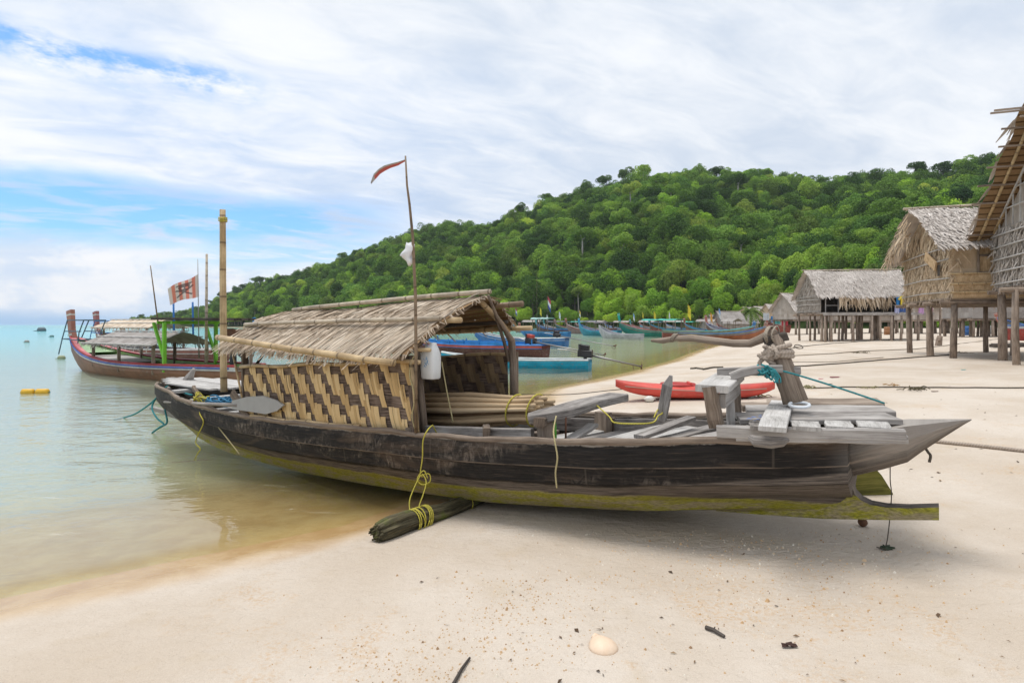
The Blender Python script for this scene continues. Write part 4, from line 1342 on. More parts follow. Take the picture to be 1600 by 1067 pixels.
for k in range(26):
    x, z = random.gauss(.01, .02), random.gauss(.15, .035)
    if abs(x) > .055 or not .08 < z < .22: continue
    w_, h_ = random.uniform(.006, .016), random.uniform(.004, .012)
    m.poly([(x, -.0705, z), (x + w_, -.0705, z + .003), (x + w_, -.0705, z + h_), (x, -.0705, z + h_)])
m.build('print', plain('pale blue ink', (0.16, 0.42, 0.72), .5), can)
m = MB(); m.tube([(-.03, 0, .33), (-.035, -.01, .42), (-.03, 0, .52)], .005, 5); m.build('cord', M['rope_beige'], can, True)

# white plastic bag caught on the flag pole
m = MB()
bb = B(640, 397, -.80)
ring = []
for i in range(9):
    t = i / 8
    z = .10 - .20 * t
    wd = .012 + .05 * math.sin(math.pi * (t * .9 + .08)) * (1 + .2 * math.sin(i * 2.1))
    ring.append([BW(bb + Vector((-.012 + .02 * math.sin(i * 1.1) + wd * math.cos(q) * (1 + .25 * math.sin(3 * q + i)), wd * .7 * math.sin(q), z + .008 * math.sin(q * 2 + i)))) for q in np.linspace(0, 6.2832, 15)[:-1]])
m.loft(ring, True, True)
single(m, 'plastic_bag', M['white_cloth'], 'crumpled white plastic bag snagged halfway up the thin flag pole', 'bag', True)

# paddle lying at the stern
pd = empty('paddle', BW(B(320, 630, -.80)), -BA, 'grey wooden paddle with a broad blade lying against the woven cabin wall', 'paddle')
L0 = V3(pd.location)
m = MB(); m.tube([toL(B(257, 628, -.55)), toL(B(320, 631, -.74)), toL(B(372, 633, -.80))], [.016, .022, .026], 8); m.build('shaft', M['driftwood'], pd, True)
bl = [(362, 626), (385, 620), (410, 618.5), (430, 625), (443, 633), (432, 642), (415, 647), (390, 643), (362, 639)]
m = MB()
fr = [toL(B(x, y, -.815)) for x, y in bl]; bk = [p + Vector((0, .022, 0)) for p in fr]
m.poly(fr[::-1], [(p.x, p.z * 4) for p in fr[::-1]]); m.poly(bk, [(p.x, p.z * 4) for p in bk])
for i in range(len(fr)):
    k = (i + 1) % len(fr)
    m.poly([fr[i], fr[k], bk[k], bk[i]], [(0, 0), (.1, 0), (.1, .1), (0, .1)])
m.build('blade', plain('grey paddle paint', (0.36, 0.355, 0.35), .6, .3), pd)

# mossy log under the hull, with yellow line lashed round it
la, lb = hit(590, 846), hit(772, 778)
la.z += .065; lb.z = max(lb.z, 0) + .05
log = empty('mossy_log', (la + lb) / 2 - Vector((0, 0, .06)), 0, 'rotting mossy log wedged under the keel with yellow rope tied round it', 'log')
L1 = V3(log.location)
m = MB()
rings = []
dirl = (lb - la).normalized(); sd = dirl.cross(Vector((0, 0, 1))).normalized(); upl = sd.cross(dirl)
for i in range(25):
    t = i / 24
    c = la.lerp(lb, t) - L1 + Vector((0, 0, .012 * math.sin(t * 9)))
    r_ = (.085 - .025 * t) * (1 if i > 1 else (.80 + .12 * i))
    rings.append([c + (sd * math.cos(q) + upl * math.sin(q)) * r_ * (1 + .12 * mnoise.noise((math.cos(q) * 3, math.sin(q) * 3, t * 3)) + .10 * math.sin(q * 7 + t * 5) + random.uniform(-.035, .035)) for q in np.linspace(0, 6.2832, 23)[:-1]])
m.loft(rings, True, True, .5)
m.build('trunk', M['mossylog'], log)
m = MB(); cen = la - L1
for k in range(40):
    a = random.uniform(0, 6.28); r_ = .07 * math.sqrt(random.random())
    c = cen + sd * math.cos(a) * r_ + upl * math.sin(a) * r_
    m.tube([c + dirl * .03, c - dirl * random.uniform(.005, .035)], [.014, .006], 5)
m.build('splintered_end', M['mossylog'], log)

yr = empty('yellow_rope', BW(B(660, 700, -.86)), 0, 'bright yellow rope hanging from the gunwale in loops down to the mossy log', 'rope')
L2 = V3(yr.location)
def yw(px, py, v):
    return BW(B(px, py, v)) - L2
knot = la.lerp(lb, .30)
hang = [(676, 664, -.72), (668, 672, -.84), (661, 688, -.87), (660, 715, -.86), (657, 738, -.86), (660, 745, -.86)]
def down(px, py, f):
    """Between hull side and log knot."""
    a = BW(B(660, 745, -.86)); q = a.lerp(knot + Vector((0, 0, .09)), f)
    Y = q.y
    return at(px, py, Y) - L2
top_ = [yw(*h) for h in hang]
for pth in ([down(657, 742, 0), down(648, 760, .3), down(640, 782, .65), down(642, 800, .95), knot + Vector((-.02, 0, .09)) - L2],
            [down(660, 740, 0), down(666, 752, .2), down(662, 770, .5), down(655, 790, .8), knot + Vector((.02, 0, .09)) - L2],
            [down(655, 744, 0), down(670, 740, 0), down(672, 752, .1), down(660, 757, .1), down(652, 748, 0), down(662, 735, 0), down(668, 747, .1)]):
    m = MB(); m.tube(smooth_path(pth, 5), .0055, 5); m.build('strand', M['rope_yellow'], yr, True)
m = MB(); m.tube(smooth_path(top_, 5), .0065, 5); m.build('strand', M['rope_yellow'], yr, True)
m = MB(); m.tube(smooth_path([yw(676, 664, -.72), yw(682, 676, -.66), yw(684, 680, -.62)], 3), .006, 5); m.build('strand', M['rope_yellow'], yr, True)
m = MB()
for k in range(7):
    c = la.lerp(lb, .25 + .018 * k + random.uniform(-.01, .01)) - L2
    tl = random.uniform(-.03, .03)
    m.tube([c + (sd * math.cos(q) + upl * math.sin(q)) * .094 + dirl * tl * math.sin(q) for q in np.linspace(0, 6.2832, 18)], .0055, 5)
m.build('lashing', M['rope_yellow'], yr, True)
m = MB(); c = la.lerp(lb, .72) - L2
m.tube([c + (sd * math.cos(q) + upl * math.sin(q)) * .078 for q in np.linspace(0, 6.2832, 16)], .005, 5)
m.build('lashing', M['rope_yellow'], yr, True)

def rope(name, pts, r, mat, label, cat='rope', n=5, group=None):
    m = MB(); m.tube(smooth_path(pts, n), r, 6)
    return single(m, name, M[mat], label, cat, True, group)
def bp(*l):
    return [BW(B(*q)) for q in l]
rope('straw_string', bp((869, 650, -.74), (865, 672, -.82), (867, 690, -.86), (871, 715, -.87), (868, 738, -.86), (870, 762, -.85)), .006, 'rope_straw', 'thin straw coloured cord dangling from the bent thwart over the black hull')
rope('yellow_string', bp((905, 640, -.3), (925, 630, -.05), (940, 640, -.12), (953, 652, -.2), (960, 660, -.25), (990, 662, -.3), (1020, 660, -.2), (1028, 650, .25), (1035, 645, .40), (1028, 640, .40), (1022, 652, .2)), .006, 'rope_yellow', 'yellow cord trailing across the pale floor planks to the pointed upright slab')
rope('yellow_line', bp((690, 565, -.45), (698, 610, -.42), (708, 660, -.4)), .006, 'rope_straw', 'straight straw line falling from the water can to the cabin floor')
rope('knotted_string', bp((650, 556, -.74), (645, 560, -.76), (640, 585, -.79), (648, 620, -.8), (644, 650, -.8), (650, 676, -.8)), .006, 'rope_straw', 'slack straw cord running down the near cabin corner beside the flag pole')
rope('kinked_yellow_rope', bp((316, 628, -.62), (312, 645, -.74), (318, 660, -.76), (309, 680, -.76), (306, 692, -.76), (313, 701, -.76), (309, 708, -.76), (303, 720, -.76)), .008, 'rope_yellow', 'kinked yellow rope hanging off the stern corner into the water')
rope('taut_yellow_rope', bp((316, 634, -.66), (345, 672, -.75), (374, 709, -.8)), .007, 'rope_straw', 'taut yellow line slanting from the stern corner down into the shallows')
m = MB()
for k in range(9):
    c = B(316 + random.uniform(-9, 9), 625 + random.uniform(-7, 6), -.60)
    m.tube(smooth_path([BW(c + Vector((random.uniform(-.1, .1), random.uniform(-.06, .06), random.uniform(-.05, .05)))) for _ in range(5)], 4), .008, 5)
single(m, 'rope_knot', M['rope_yellow'], 'untidy yellow knot tied round the peg near the stern', 'knot', True)
m = MB()
for k in range(9):
    c = B(350 + random.uniform(-16, 14), 627 + random.uniform(-5, 4), -.5)
    m.tube(smooth_path([BW(c + Vector((.22 * math.cos(q + k), .12 * math.sin(q + k), .03 * math.sin(3 * q) + .02 * random.random()))) for q in np.linspace(0, 5.5, 9)], 3), .011, 5)
single(m, 'rope_coil', M['rope_blue'], 'tangled coil of blue rope heaped beside the paddle at the stern', 'rope', True)
rope('teal_mooring_rope', bp((262, 603, -.1), (256, 608, -.2), (240, 626, -.25), (222, 640, -.2), (205, 649, -.1), (178, 656, .1)), .014, 'rope_teal', 'teal mooring rope running from the stern tip out into the water')
rope('teal_rope_loop', bp((300, 617, -.45), (272, 612, -.35), (259, 622, -.40), (258, 640, -.40), (261, 660, -.40), (250, 667, -.40), (238, 676, -.38), (246, 670, -.36), (256, 663, -.36), (246, 654, -.34), (238, 640, -.3), (240, 628, -.25), (252, 612, -.2)), .014, 'rope_teal', 'teal rope hanging in a long loop below the stern tip')

# ropes of the fore end
m = MB()
for k in range(4):
    t = .70 + .035 * k
    c = pb.lerp(pt, t)
    ax = (pt - pb).normalized(); s1 = ax.cross(Vector((0, 1, 0))).normalized(); s2 = ax.cross(s1)
    tl = random.uniform(-.03, .03)
    m.tube([BW(c + (s1 * math.cos(q) + s2 * math.sin(q)) * (.076 + .006 * (k % 2)) + ax * tl * math.cos(q)) for q in np.linspace(0, 6.2832, 17)], .017, 7)
for k in range(6):
    c = B(1202 + random.uniform(-5, 4), 548 + 3 * k, -.07)
    m.tube(smooth_path([BW(c + Vector((random.uniform(-.06, .05), random.uniform(-.03, .02), random.uniform(-.05, .05)))) for _ in range(5)], 3), .014, 6)
single(m, 'thick_rope_coil', M['rope_thick'], 'thick pale hemp rope wound and knotted round the leaning bollard post', 'rope', True)
m = MB()
for k in range(4):
    c = B(1198 + random.uniform(0, 14), 524, 0.0)
    m.tube([BW(c + Vector((.012 * math.sin(q), .068 * math.sin(q), .062 * math.cos(q) + .012 * math.sin(2 * q)))) for q in np.linspace(0, 6.2832, 13)], .006, 5)
single(m, 'beam_lashing', M['rope_beige'], 'straw cord lashing that holds the carved bent beam to the bollard post', 'lashing', True)
m = MB()
c0 = B(1052, 528, .26)
for k in range(3):
    m.tube([BW(c0 + Vector((.012 * k - .01 + .02 * math.cos(q), .034 * math.sin(q), .034 * math.cos(q)))) for q in np.linspace(0, 6.2832, 13)], .005, 5)
single(m, 'string_wrap', M['rope_beige'], 'beige cord wrapped round the far tip of the carved bent beam', 'cord', True)
rope('teal_tie_line', bp((1190, 575, -.15), (1212, 577, -.14), (1260, 590, -.08), (1320, 609, 0), (1382, 630, .08)), .0065, 'rope_teal', 'thin teal line stretched from the trestle down across the prow platform')
m = MB()
for k in range(7):
    c = B(1198 + random.uniform(-5, 8), 577 + random.uniform(-4, 5), -.15)
    m.tube(smooth_path([BW(c + Vector((random.uniform(-.05, .05), random.uniform(-.05, .03), random.uniform(-.05, .04)))) for _ in range(5)], 3), .008, 5)
for k in range(7):
    c = B(1204 + 1.2 * k, 578, -.18)
    m.tube(smooth_path([BW(c), BW(c + Vector((.01 + .004 * k, -.01, -.05))), BW(c + Vector((.03 + random.uniform(-.02, .02), -.02, -.085)))], 3), .004, 4)
single(m, 'teal_rope_knot', M['rope_teal'], 'frayed teal rope knot on the trestle bar beside the bollard post', 'knot', True)
m = MB(); c = B(1249, 637, -.08)
m.tube([BW(c + Vector((.062 * math.cos(q), .045 * math.sin(q), .012 * math.sin(q) + .02))) for q in np.linspace(0, 6.2832, 22)], .011, 7)
single(m, 'white_ring', plain('white plastic pipe', (0.72, 0.75, 0.78), .4), 'small white plastic ring lying on the prow platform planks', 'ring', True)
m = MB()
for k in range(9):
    c = B(1176 + random.uniform(-16, 20), 662 + random.uniform(-3, 3), -.44)
    r_ = random.uniform(.008, .02)
    m.poly([BW(c + Vector((x * r_, y * r_, .03 + .003 * k))) for x, y in ((-1, -.6), (.8, -1), (1.2, .5), (-.5, .9))])
single(m, 'blue_scraps', plain('blue plastic scrap', (0.05, 0.16, 0.50), .5), 'torn blue plastic scraps on the near corner of the prow platform', 'litter', False)
o_ = bpy.data.objects['blue_scraps']; o_.name = 'plastic_litter'
rope('hawser', [hit(1400, 684) + Vector((0, 0, .02)), hit(1462, 692) + Vector((0, 0, .02)), hit(1520, 698) + Vector((0, 0, .02)), hit(1600, 707) + Vector((0, 0, .02)), hit(1680, 716) + Vector((0, 0, .02)), hit(1800, 724) + Vector((0, 0, .02))], .022, 'rope_thick', 'thick twisted hawser lying across the sand beyond the prow')
hk = hit(1385, 858)
tip = BW(B(1391, 722, .03))
rope('hanging_line', [tip, tip + Vector((0, 0, -.12)), (tip + hk) / 2 + Vector((.02, 0, .05)), hk + Vector((.02, .02, .06)), hk + Vector((-.02, 0, .01)), hk + Vector((-.05, .02, .008)), hk + Vector((-.02, -.03, .012))], .0032, 'rope_dark', 'thin dark line hanging from under the prow to a knot on the sand')
m = MB()
for k in range(5):
    m.tube(smooth_path([hk + Vector((random.uniform(-.03, .04), random.uniform(-.03, .03), random.uniform(.004, .02))) for _ in range(5)], 3), .006, 5)
single(m, 'line_knot', plain('green black rope end', (0.05, 0.07, 0.04), .9), 'dark green tangle of rope end lying on the sand below the prow', 'rope', True)
rope('short_dark_rope', [BW(B(1446, 700, .03)), BW(B(1450, 706, .03)), BW(B(1454, 712, .02)), BW(B(1452, 722, .02))], .008, 'rope_dark', 'short dark rope end dangling from the tip of the prow')

# mossy wooden chock seen through the bite of the keel
c1, c2 = hit(1352, 786), hit(1398, 784)
m = MB()
e = empty('mossy_block', ((c1.x + c2.x) / 2 + .05, (c1.y + c2.y) / 2 + .2, (c1.z + c2.z) / 2 - .03), 0, 'green mossy wedge of timber on the sand behind the forked keel', 'timber block')
rings = []
for y in (0, .06, .3, .5):
    s_ = 1 if 0 < y < .5 else .94
    rings.append([(x * s_, y, .02 + z * s_) for x, z in ((-.24, -.04), (.21, -.04), (.20, .03), (.10, .19), (.02, .28), (-.14, .25), (-.24, .12))])
m.loft(rings, True, True)
m.build('block', M['algae'], e)

# ================================================================== small things on the sand
m = MB()
cc = hit(943, 1012)
sh = empty('seashell', (cc.x, cc.y, cc.z), .3, 'large pale cream scallop shell lying face down on the sand', 'shell')
rings = []
for i in range(13):
    t = (i + .3) / 12.3
    row = []
    for k in range(64):
        a = 6.2832 * k / 64
        pt_ = max(0, math.sin(a)) ** 6
        rr_ = .070 * (1 + .34 * pt_) * (1 + .022 * math.cos(a * 24) * (1 - pt_)) * t
        zz_ = .047 * max(0, 1 - t ** 1.9) ** .62 * (1 + .035 * math.cos(a * 24) * t)
        row.append((rr_ * math.cos(a), rr_ * math.sin(a), zz_ - .004))
    rings.append(row)
m.loft(rings, True, True)
m.tube([(-.018, .078, .008), (0, .090, .012), (.018, .078, .008)], [.010, .012, .010], 7)
g = new_mat('shell')
n_ = g.noise(g.n('TexCoord').outputs['Object'], 30.0, 4, .6)
m.build('shell_body', finish(g, g.mixc(n_, (0.70, 0.50, 0.34), (0.76, 0.62, 0.48)), .5, None, .4), sh, True)

def stick(name, pts, r, label, mat='darkwood', cat='stick'):
    m = MB()
    ps = [V3(p) for p in pts]
    m.tube(ps, [r * (1 - .5 * i / len(ps)) for i in range(len(ps))], 7)
    # a broken side twig
    q = ps[len(ps) // 2]
    m.tube([q, q + Vector((.012, .012, r * .8))], [r * .5, r * .2], 5)
    return single(m, name, M[mat], label, cat)
def lift(p, d): return p + Vector((0, 0, d))
stick('twig', [lift(hit(1103, 983), .010), lift(hit(1115, 988), .014), lift(hit(1132, 997), .010)], .011, 'short dark broken twig lying on the sand beyond the seashell')
stick('stick', [lift(hit(708, 1072), .008), lift(hit(722, 1048), .012), lift(hit(734, 1030), .008)], .008, 'thin black stick stuck in the sand at the bottom edge')
m = MB()
q = hit(1231, 1011)
for k in range(3):
    m.poly([q + Vector((-.03 + .02 * k, -.01, .006 + .012 * (k % 2))), q + Vector((.0 + .02 * k, -.014, .012)), q + Vector((.004 + .02 * k, .014, .010 + .01 * (k % 2))), q + Vector((-.026 + .02 * k, .012, .016))])
single(m, 'dead_leaf', plain('dead leaf', (0.05, 0.022, 0.015), .8), 'curled dark brown dead leaf on the sand', 'leaf')
m = MB(); q = hit(1348, 822); m.blob(q + Vector((0, 0, .03)), .032, 12, 9, .5, .03)
single(m, 'coconut', plain('old coconut husk', (0.13, 0.07, 0.045), .9, .1), 'small brown coconut on the sand beneath the forked keel', 'coconut', True)

# grit and shell fragments: nobody could count them
pp, tt = [], []
gr_ = np.random.default_rng(3)
patches = [(840, 930, 60, 26, 520), (700, 1020, 130, 30, 700), (760, 955, 40, 20, 260), (1150, 900, 130, 45, 900), (1200, 860, 150, 25, 500), (1250, 950, 160, 50, 450), (1000, 960, 200, 60, 300), (1400, 940, 120, 60, 220), (1100, 840, 230, 14, 300), (620, 1045, 60, 18, 200)]
for cx, cy, sx, sy, n_ in patches:
    x, y = gr_.normal(cx, sx, n_), gr_.normal(cy, sy, n_)
    k = (y > 826) & (y < 1100) & (x < 1640)
    x, y = x[k], y[k]
    z = np.full(x.shape, .25)
    for _ in range(14):
        Y = CF * (CH - z) / (y - 507); X = (x - 800) / CF * Y
        z = .4 * z + .6 * np.maximum(ground_z(X, Y), 0)
    pp += [Vector((X[i], Y[i], z[i])) for i in range(len(X)) if z[i] > .07]
Q = []
for h_ in pp:
    r_ = gr_.gamma(2.0, .0014) + .0012
    a = gr_.uniform(0, 6.28)
    c_, s_ = math.cos(a) * r_, math.sin(a) * r_ * gr_.uniform(.6, 1)
    top_ = h_ + Vector((0, 0, r_ * .9))
    cor = [h_ + Vector(v) for v in ((c_, s_, -.001), (-s_, c_, -.001), (-c_, -s_, -.001), (s_, -c_, -.001))]
    tv_ = gr_.uniform()
    for i in range(4):
        a_, b_ = cor[i], cor[(i + 1) % 4]
        Q.append([a_, b_, top_ + (b_ - h_) * .3, top_ + (a_ - h_) * .3]); tt.append(tv_)
    Q.append([top_ + (c - h_) * .3 for c in cor]); tt.append(tv_)
g = new_mat('shell grit')
ti = g.attr('tint').outputs['Fac']
gm = finish(g, g.ramp(ti, [(0.0, (0.30, 0.19, 0.11)), (0.15, (0.52, 0.33, 0.17)), (0.65, (0.66, 0.50, 0.33)), (0.9, (0.74, 0.68, 0.58))]), .8, None, .2)
me = quads_mesh('shell_grit', np.array([[list(p) for p in q] for q in Q]), np.array(tt), gm)
o = bpy.data.objects.new('shell_grit', me); col.objects.link(o)
tag(o, 'scattered orange shell grit and coarse grains on the sand', 'grit', kind='stuff')

# ================================================================== red kayak
ka, kb = hit(962, 629), hit(1210, 620)
ka.z += .02; kb.z += .02
kd = (kb - ka); kl = kd.length; kang = math.atan2(kd.y, kd.x)
kay = empty('kayak', ka.lerp(kb, .5), kang, 'red plastic two seat kayak resting on the sand behind the old boat', 'kayak')
M['kayak_red'] = paint('faded red plastic', (0.66, 0.085, 0.06), (0.62, 0.30, 0.24), .35, .45, 5.0)
M['kayak_dark'] = plain('dark red plastic', (0.40, 0.035, 0.03), .5, .4)
m = MB(); rings = []
for i in range(33):
    t = i / 32; x = (t - .5) * kl
    wv = .36 * max(.02, math.sin(math.pi * t)) ** .62
    zt_ = .27 + .09 * abs(2 * t - 1) ** 2.2
    zb2 = .02 + .20 * abs(2 * t - 1) ** 4
    ring = []
    for q in np.linspace(0, 6.2832, 19)[:-1]:
        cy, sz = math.cos(q), math.sin(q)
        ring.append((x, wv * math.copysign(abs(cy) ** .7, cy), (zt_ + zb2) / 2 + (zt_ - zb2) / 2 * math.copysign(abs(sz) ** .8, sz)))
    rings.append(ring)
m.loft(rings, True, True)
m.build('hull', M['kayak_red'], kay, True)
for t, w_ in ((.40, .24), (.66, .24)):
    x = (t - .5) * kl
    m = MB()
    R1 = [(x + .36 * math.cos(q), w_ * math.sin(q), .27) for q in np.linspace(0, 6.2832, 25)[:-1]]
    R2 = [(x + .33 * math.cos(q), (w_ - .02) * math.sin(q), .31) for q in np.linspace(0, 6.2832, 25)[:-1]]
    R3 = [(x + .30 * math.cos(q), (w_ - .05) * math.sin(q), .28) for q in np.linspace(0, 6.2832, 25)[:-1]]
    m.loft([R1, R2, R3], True, False)
    m.poly(R3)
    m.build('seat_well', M['kayak_dark'], kay, True)
    m = MB(); m.beam((x + .22, -.17, .28), (x + .22, .17, .28), .05, .10); m.build('seat_back', M['kayak_red'], kay)
m = MB()
for s_ in (-1, 1):
    m.tube(smooth_path([((t - .5) * kl, s_ * (.36 * math.sin(math.pi * t) ** .62 + .012), .20 + .05 * abs(2 * t - 1) ** 2) for t in np.linspace(.06, .94, 12)], 2), .008, 5)
m.build('grab_line', M['rope_beige'], kay, True)
def small_float(p, r, label, c):
    m = MB(); m.blob(p + Vector((0, 0, r * .8)), r, 12, 8, .5, .0, squash=(1.25, 1, .85)); m.tube([p + Vector((-r * 1.5, 0, r * .8)), p + Vector((r * 1.5, 0, r * .8))], r * .22, 6)
    single(m, 'fishing_float', plain('float ' + label[:5], c, .5), label, 'float', True)
kq = hit(1015, 628)
small_float(kq, .075, 'white foam float lying against the side of the red kayak', (0.70, 0.69, 0.63))
small_float(hit(1172, 622), .075, 'grey green foam float beside the red kayak behind the trestle', (0.30, 0.36, 0.33))

# ================================================================== mooring ropes and litter over the beach
def ground_rope(name, pix, r, mat, label, wob=.03):
    pts = []
    for i in range(len(pix) - 1):
        for k in range(5):
            f = k / 5
            x, y = pix[i][0] + (pix[i + 1][0] - pix[i][0]) * f, pix[i][1] + (pix[i + 1][1] - pix[i][1]) * f
            h_ = hit(x, y)
            pts.append(h_ + Vector((random.uniform(-wob, wob), random.uniform(-wob, wob), r * .9)))
    pts.append(hit(*pix[-1]) + Vector((0, 0, r)))
    m = MB(); m.tube(smooth_path(pts, 2), r, 5)
    return single(m, name, M[mat], label, 'rope', True)
ground_rope('mooring_rope', [(1262, 607), (1330, 605.5), (1420, 606), (1500, 606.5), (1640, 607)], .014, 'rope_dark', 'long dark mooring rope stretched straight across the sand behind the prow platform')
ground_rope('mooring_rope', [(1215, 574), (1260, 572.5), (1320, 568), (1390, 562), (1486, 555)], .022, 'rope_dark', 'dark rope over the sand ending at the foot of the corner stilt')
ground_rope('mooring_rope', [(1230, 557), (1300, 553), (1350, 549), (1430, 546), (1560, 530)], .022, 'rope_beige', 'beige rope with weed clumps crossing the sand under the stilt huts')
ground_rope('mooring_rope', [(1240, 543), (1300, 537), (1360, 533), (1420, 530)], .022, 'rope_dark', 'dark mooring rope on the sand in front of the hut with laundry')
ground_rope('mooring_rope', [(1225, 566), (1300, 566), (1380, 559)], .014, 'rope_beige', 'thin pale rope on the sand between two darker ropes')
ground_rope('mooring_rope', [(1078, 577), (1090, 576), (1100, 578), (1115, 575), (1130, 575)], .03, 'rope_dark', 'dark weedy rope end lying at the edge of the bay water')
m = MB()
for px, py in ((1035, 610), (960, 616), (900, 617), (815, 616), (760, 616)):
    pass
pl = [hit(1170, 618) + Vector((0, 0, .02)), hit(1030, 621) + Vector((0, 0, .2)), hit(965, 617) + Vector((0, 0, .12)), at(890, 616, 12.6), at(815, 616, 12.4)]
m.tube(smooth_path(pl, 4), .010, 5)
single(m, 'mooring_rope', M['rope_dark'], 'dark line running along the water edge past the red kayak', 'rope', True)
def weed(px, py, n, r, label, c=(0.10, 0.085, 0.05)):
    q = hit(px, py)
    m = MB()
    for k in range(n):
        a = random.uniform(0, 6.28)
        s0 = q + Vector((random.gauss(0, r * .5), random.gauss(0, r * .4), .01))
        m.tube(smooth_path([s0, s0 + Vector((math.cos(a) * r * .4, math.sin(a) * r * .4, random.uniform(.01, r * .35))), s0 + Vector((math.cos(a) * r * .9, math.sin(a) * r * .8, .008))], 3), [.008] * 6 + [.004], 4)
    single(m, 'seaweed_clump', plain('weed', c, .9, .1), label, 'seaweed')
weed(1436, 610, 14, .22, 'dark driftwood and weed clump caught on the straight mooring rope')
weed(1354, 607, 8, .14, 'small olive weed tuft on the straight mooring rope', (0.22, 0.20, 0.10))
weed(1396, 603, 7, .13, 'orange brown weed tuft just above the straight mooring rope', (0.38, 0.24, 0.12))
weed(1262, 607, 10, .16, 'olive weed tuft at the bow end of the straight mooring rope', (0.24, 0.22, 0.11))
weed(1345, 552, 14, .30, 'dark weed clump lying on the beige rope')
weed(1182, 621, 12, .16, 'yellow olive weed beside the grey float and the kayak', (0.30, 0.26, 0.12))
m = MB(); q = hit(1248, 545)
m.tube([q + Vector((.22 * math.cos(a), .18 * math.sin(a), .12 + .10 * math.sin(a))) for a in np.linspace(0, 6.2832, 15)], .03, 6)
m.tube([q + Vector((-.5, 0, .02)), q + Vector((-.2, 0, .05))], .02, 5)
single(m, 'rope_ring', M['rope_dark'], 'dark ring of rope standing on the sand near the laundry hut', 'rope', True)
def litter(px, py, w_, label, c):
    q = hit(px, py); m = MB()
    m.loft([[q + Vector((x * w_, y * w_ * .6, z * w_)) for x, y in ((-1, -1), (1, -.8), (1.1, .8), (-.8, 1))] for z in (.0, .25)], True, True)
    m.poly([q + Vector((.9 * w_, -.4 * w_, .2 * w_)), q + Vector((1.7 * w_, -.2 * w_, .1 * w_)), q + Vector((1.5 * w_, .4 * w_, .3 * w_)), q + Vector((.9 * w_, .3 * w_, .25 * w_))])
    single(m, 'litter_scrap', plain('litter', c, .6), label, 'litter')
litter(1505, 578, .05, 'tiny teal plastic scrap on the sand below the stilts', (0.02, 0.36, 0.34))
litter(1282, 592, .045, 'tiny red plastic scrap on the sand', (0.50, 0.04, 0.08))
litter(1303, 590, .09, 'flat dark red packet on the sand', (0.22, 0.05, 0.06))
litter(1297, 600, .035, 'small black scrap on the sand', (0.02, 0.02, 0.02))
litter(1460, 612, .05, 'brown husk piece on the sand beside the dark weed clump', (0.16, 0.09, 0.06))

# dark scraps of leaf, bark and weed strewn over the beach
db = np.random.default_rng(21)
Qd, td = [], []
for _ in range(300):
    if db.random() < .55:
        x, y = db.uniform(1050, 1650), db.uniform(560, 760)
    else:
        x, y = db.uniform(620, 1650), db.uniform(820, 1066)
    if x < 1000 and y < 900: continue
    h_ = hit(x, y)
    if gz(h_.x, h_.y) < .08: continue
    r_ = db.gamma(2.0, .0035 if y > 800 else .008); a = db.uniform(0, 6.28); b = r_ * db.uniform(.15, .6)
    d1, d2 = Vector((math.cos(a), math.sin(a), db.uniform(-.1, .3))) * r_, Vector((-math.sin(a), math.cos(a), db.uniform(0, .4))) * b
    c = h_ + Vector((0, 0, .004))
    Qd.append([c - d1, c - d2 * .8 + Vector((0, 0, .003)), c + d1, c + d2 + Vector((0, 0, .004))]); td.append(db.uniform())
g = new_mat('beach debris')
dm = finish(g, g.ramp(g.attr('tint').outputs['Fac'], [(0.0, (0.04, 0.03, 0.022)), (0.6, (0.16, 0.10, 0.06)), (1.0, (0.34, 0.24, 0.14))]), .9, None, .1)
o = bpy.data.objects.new('beach_debris', quads_mesh('beach_debris', np.array([[list(p) for p in q] for q in Qd]), np.array(td), dm)); col.objects.link(o)
tag(o, 'tiny dark scraps of leaf and bark strewn over the sand', 'debris', kind='stuff')
# ================================================================== longtail boats in the bay
M['bark_roof'] = M['hut_thatch']
def boat_frame(name, bow, stern, label, group, cat='boat'):
    """Empty midway at the waterline, x axis from stern to bow."""
    b, s = V3((bow[0], bow[1], 0)), V3((stern[0], stern[1], 0))
    d = b - s
    e = empty(name, (b + s) / 2, math.atan2(d.y, d.x), label, cat, group)
    return e, d.length

def wl(px, Y):
    return ((px - 800) / CF * Y, Y)

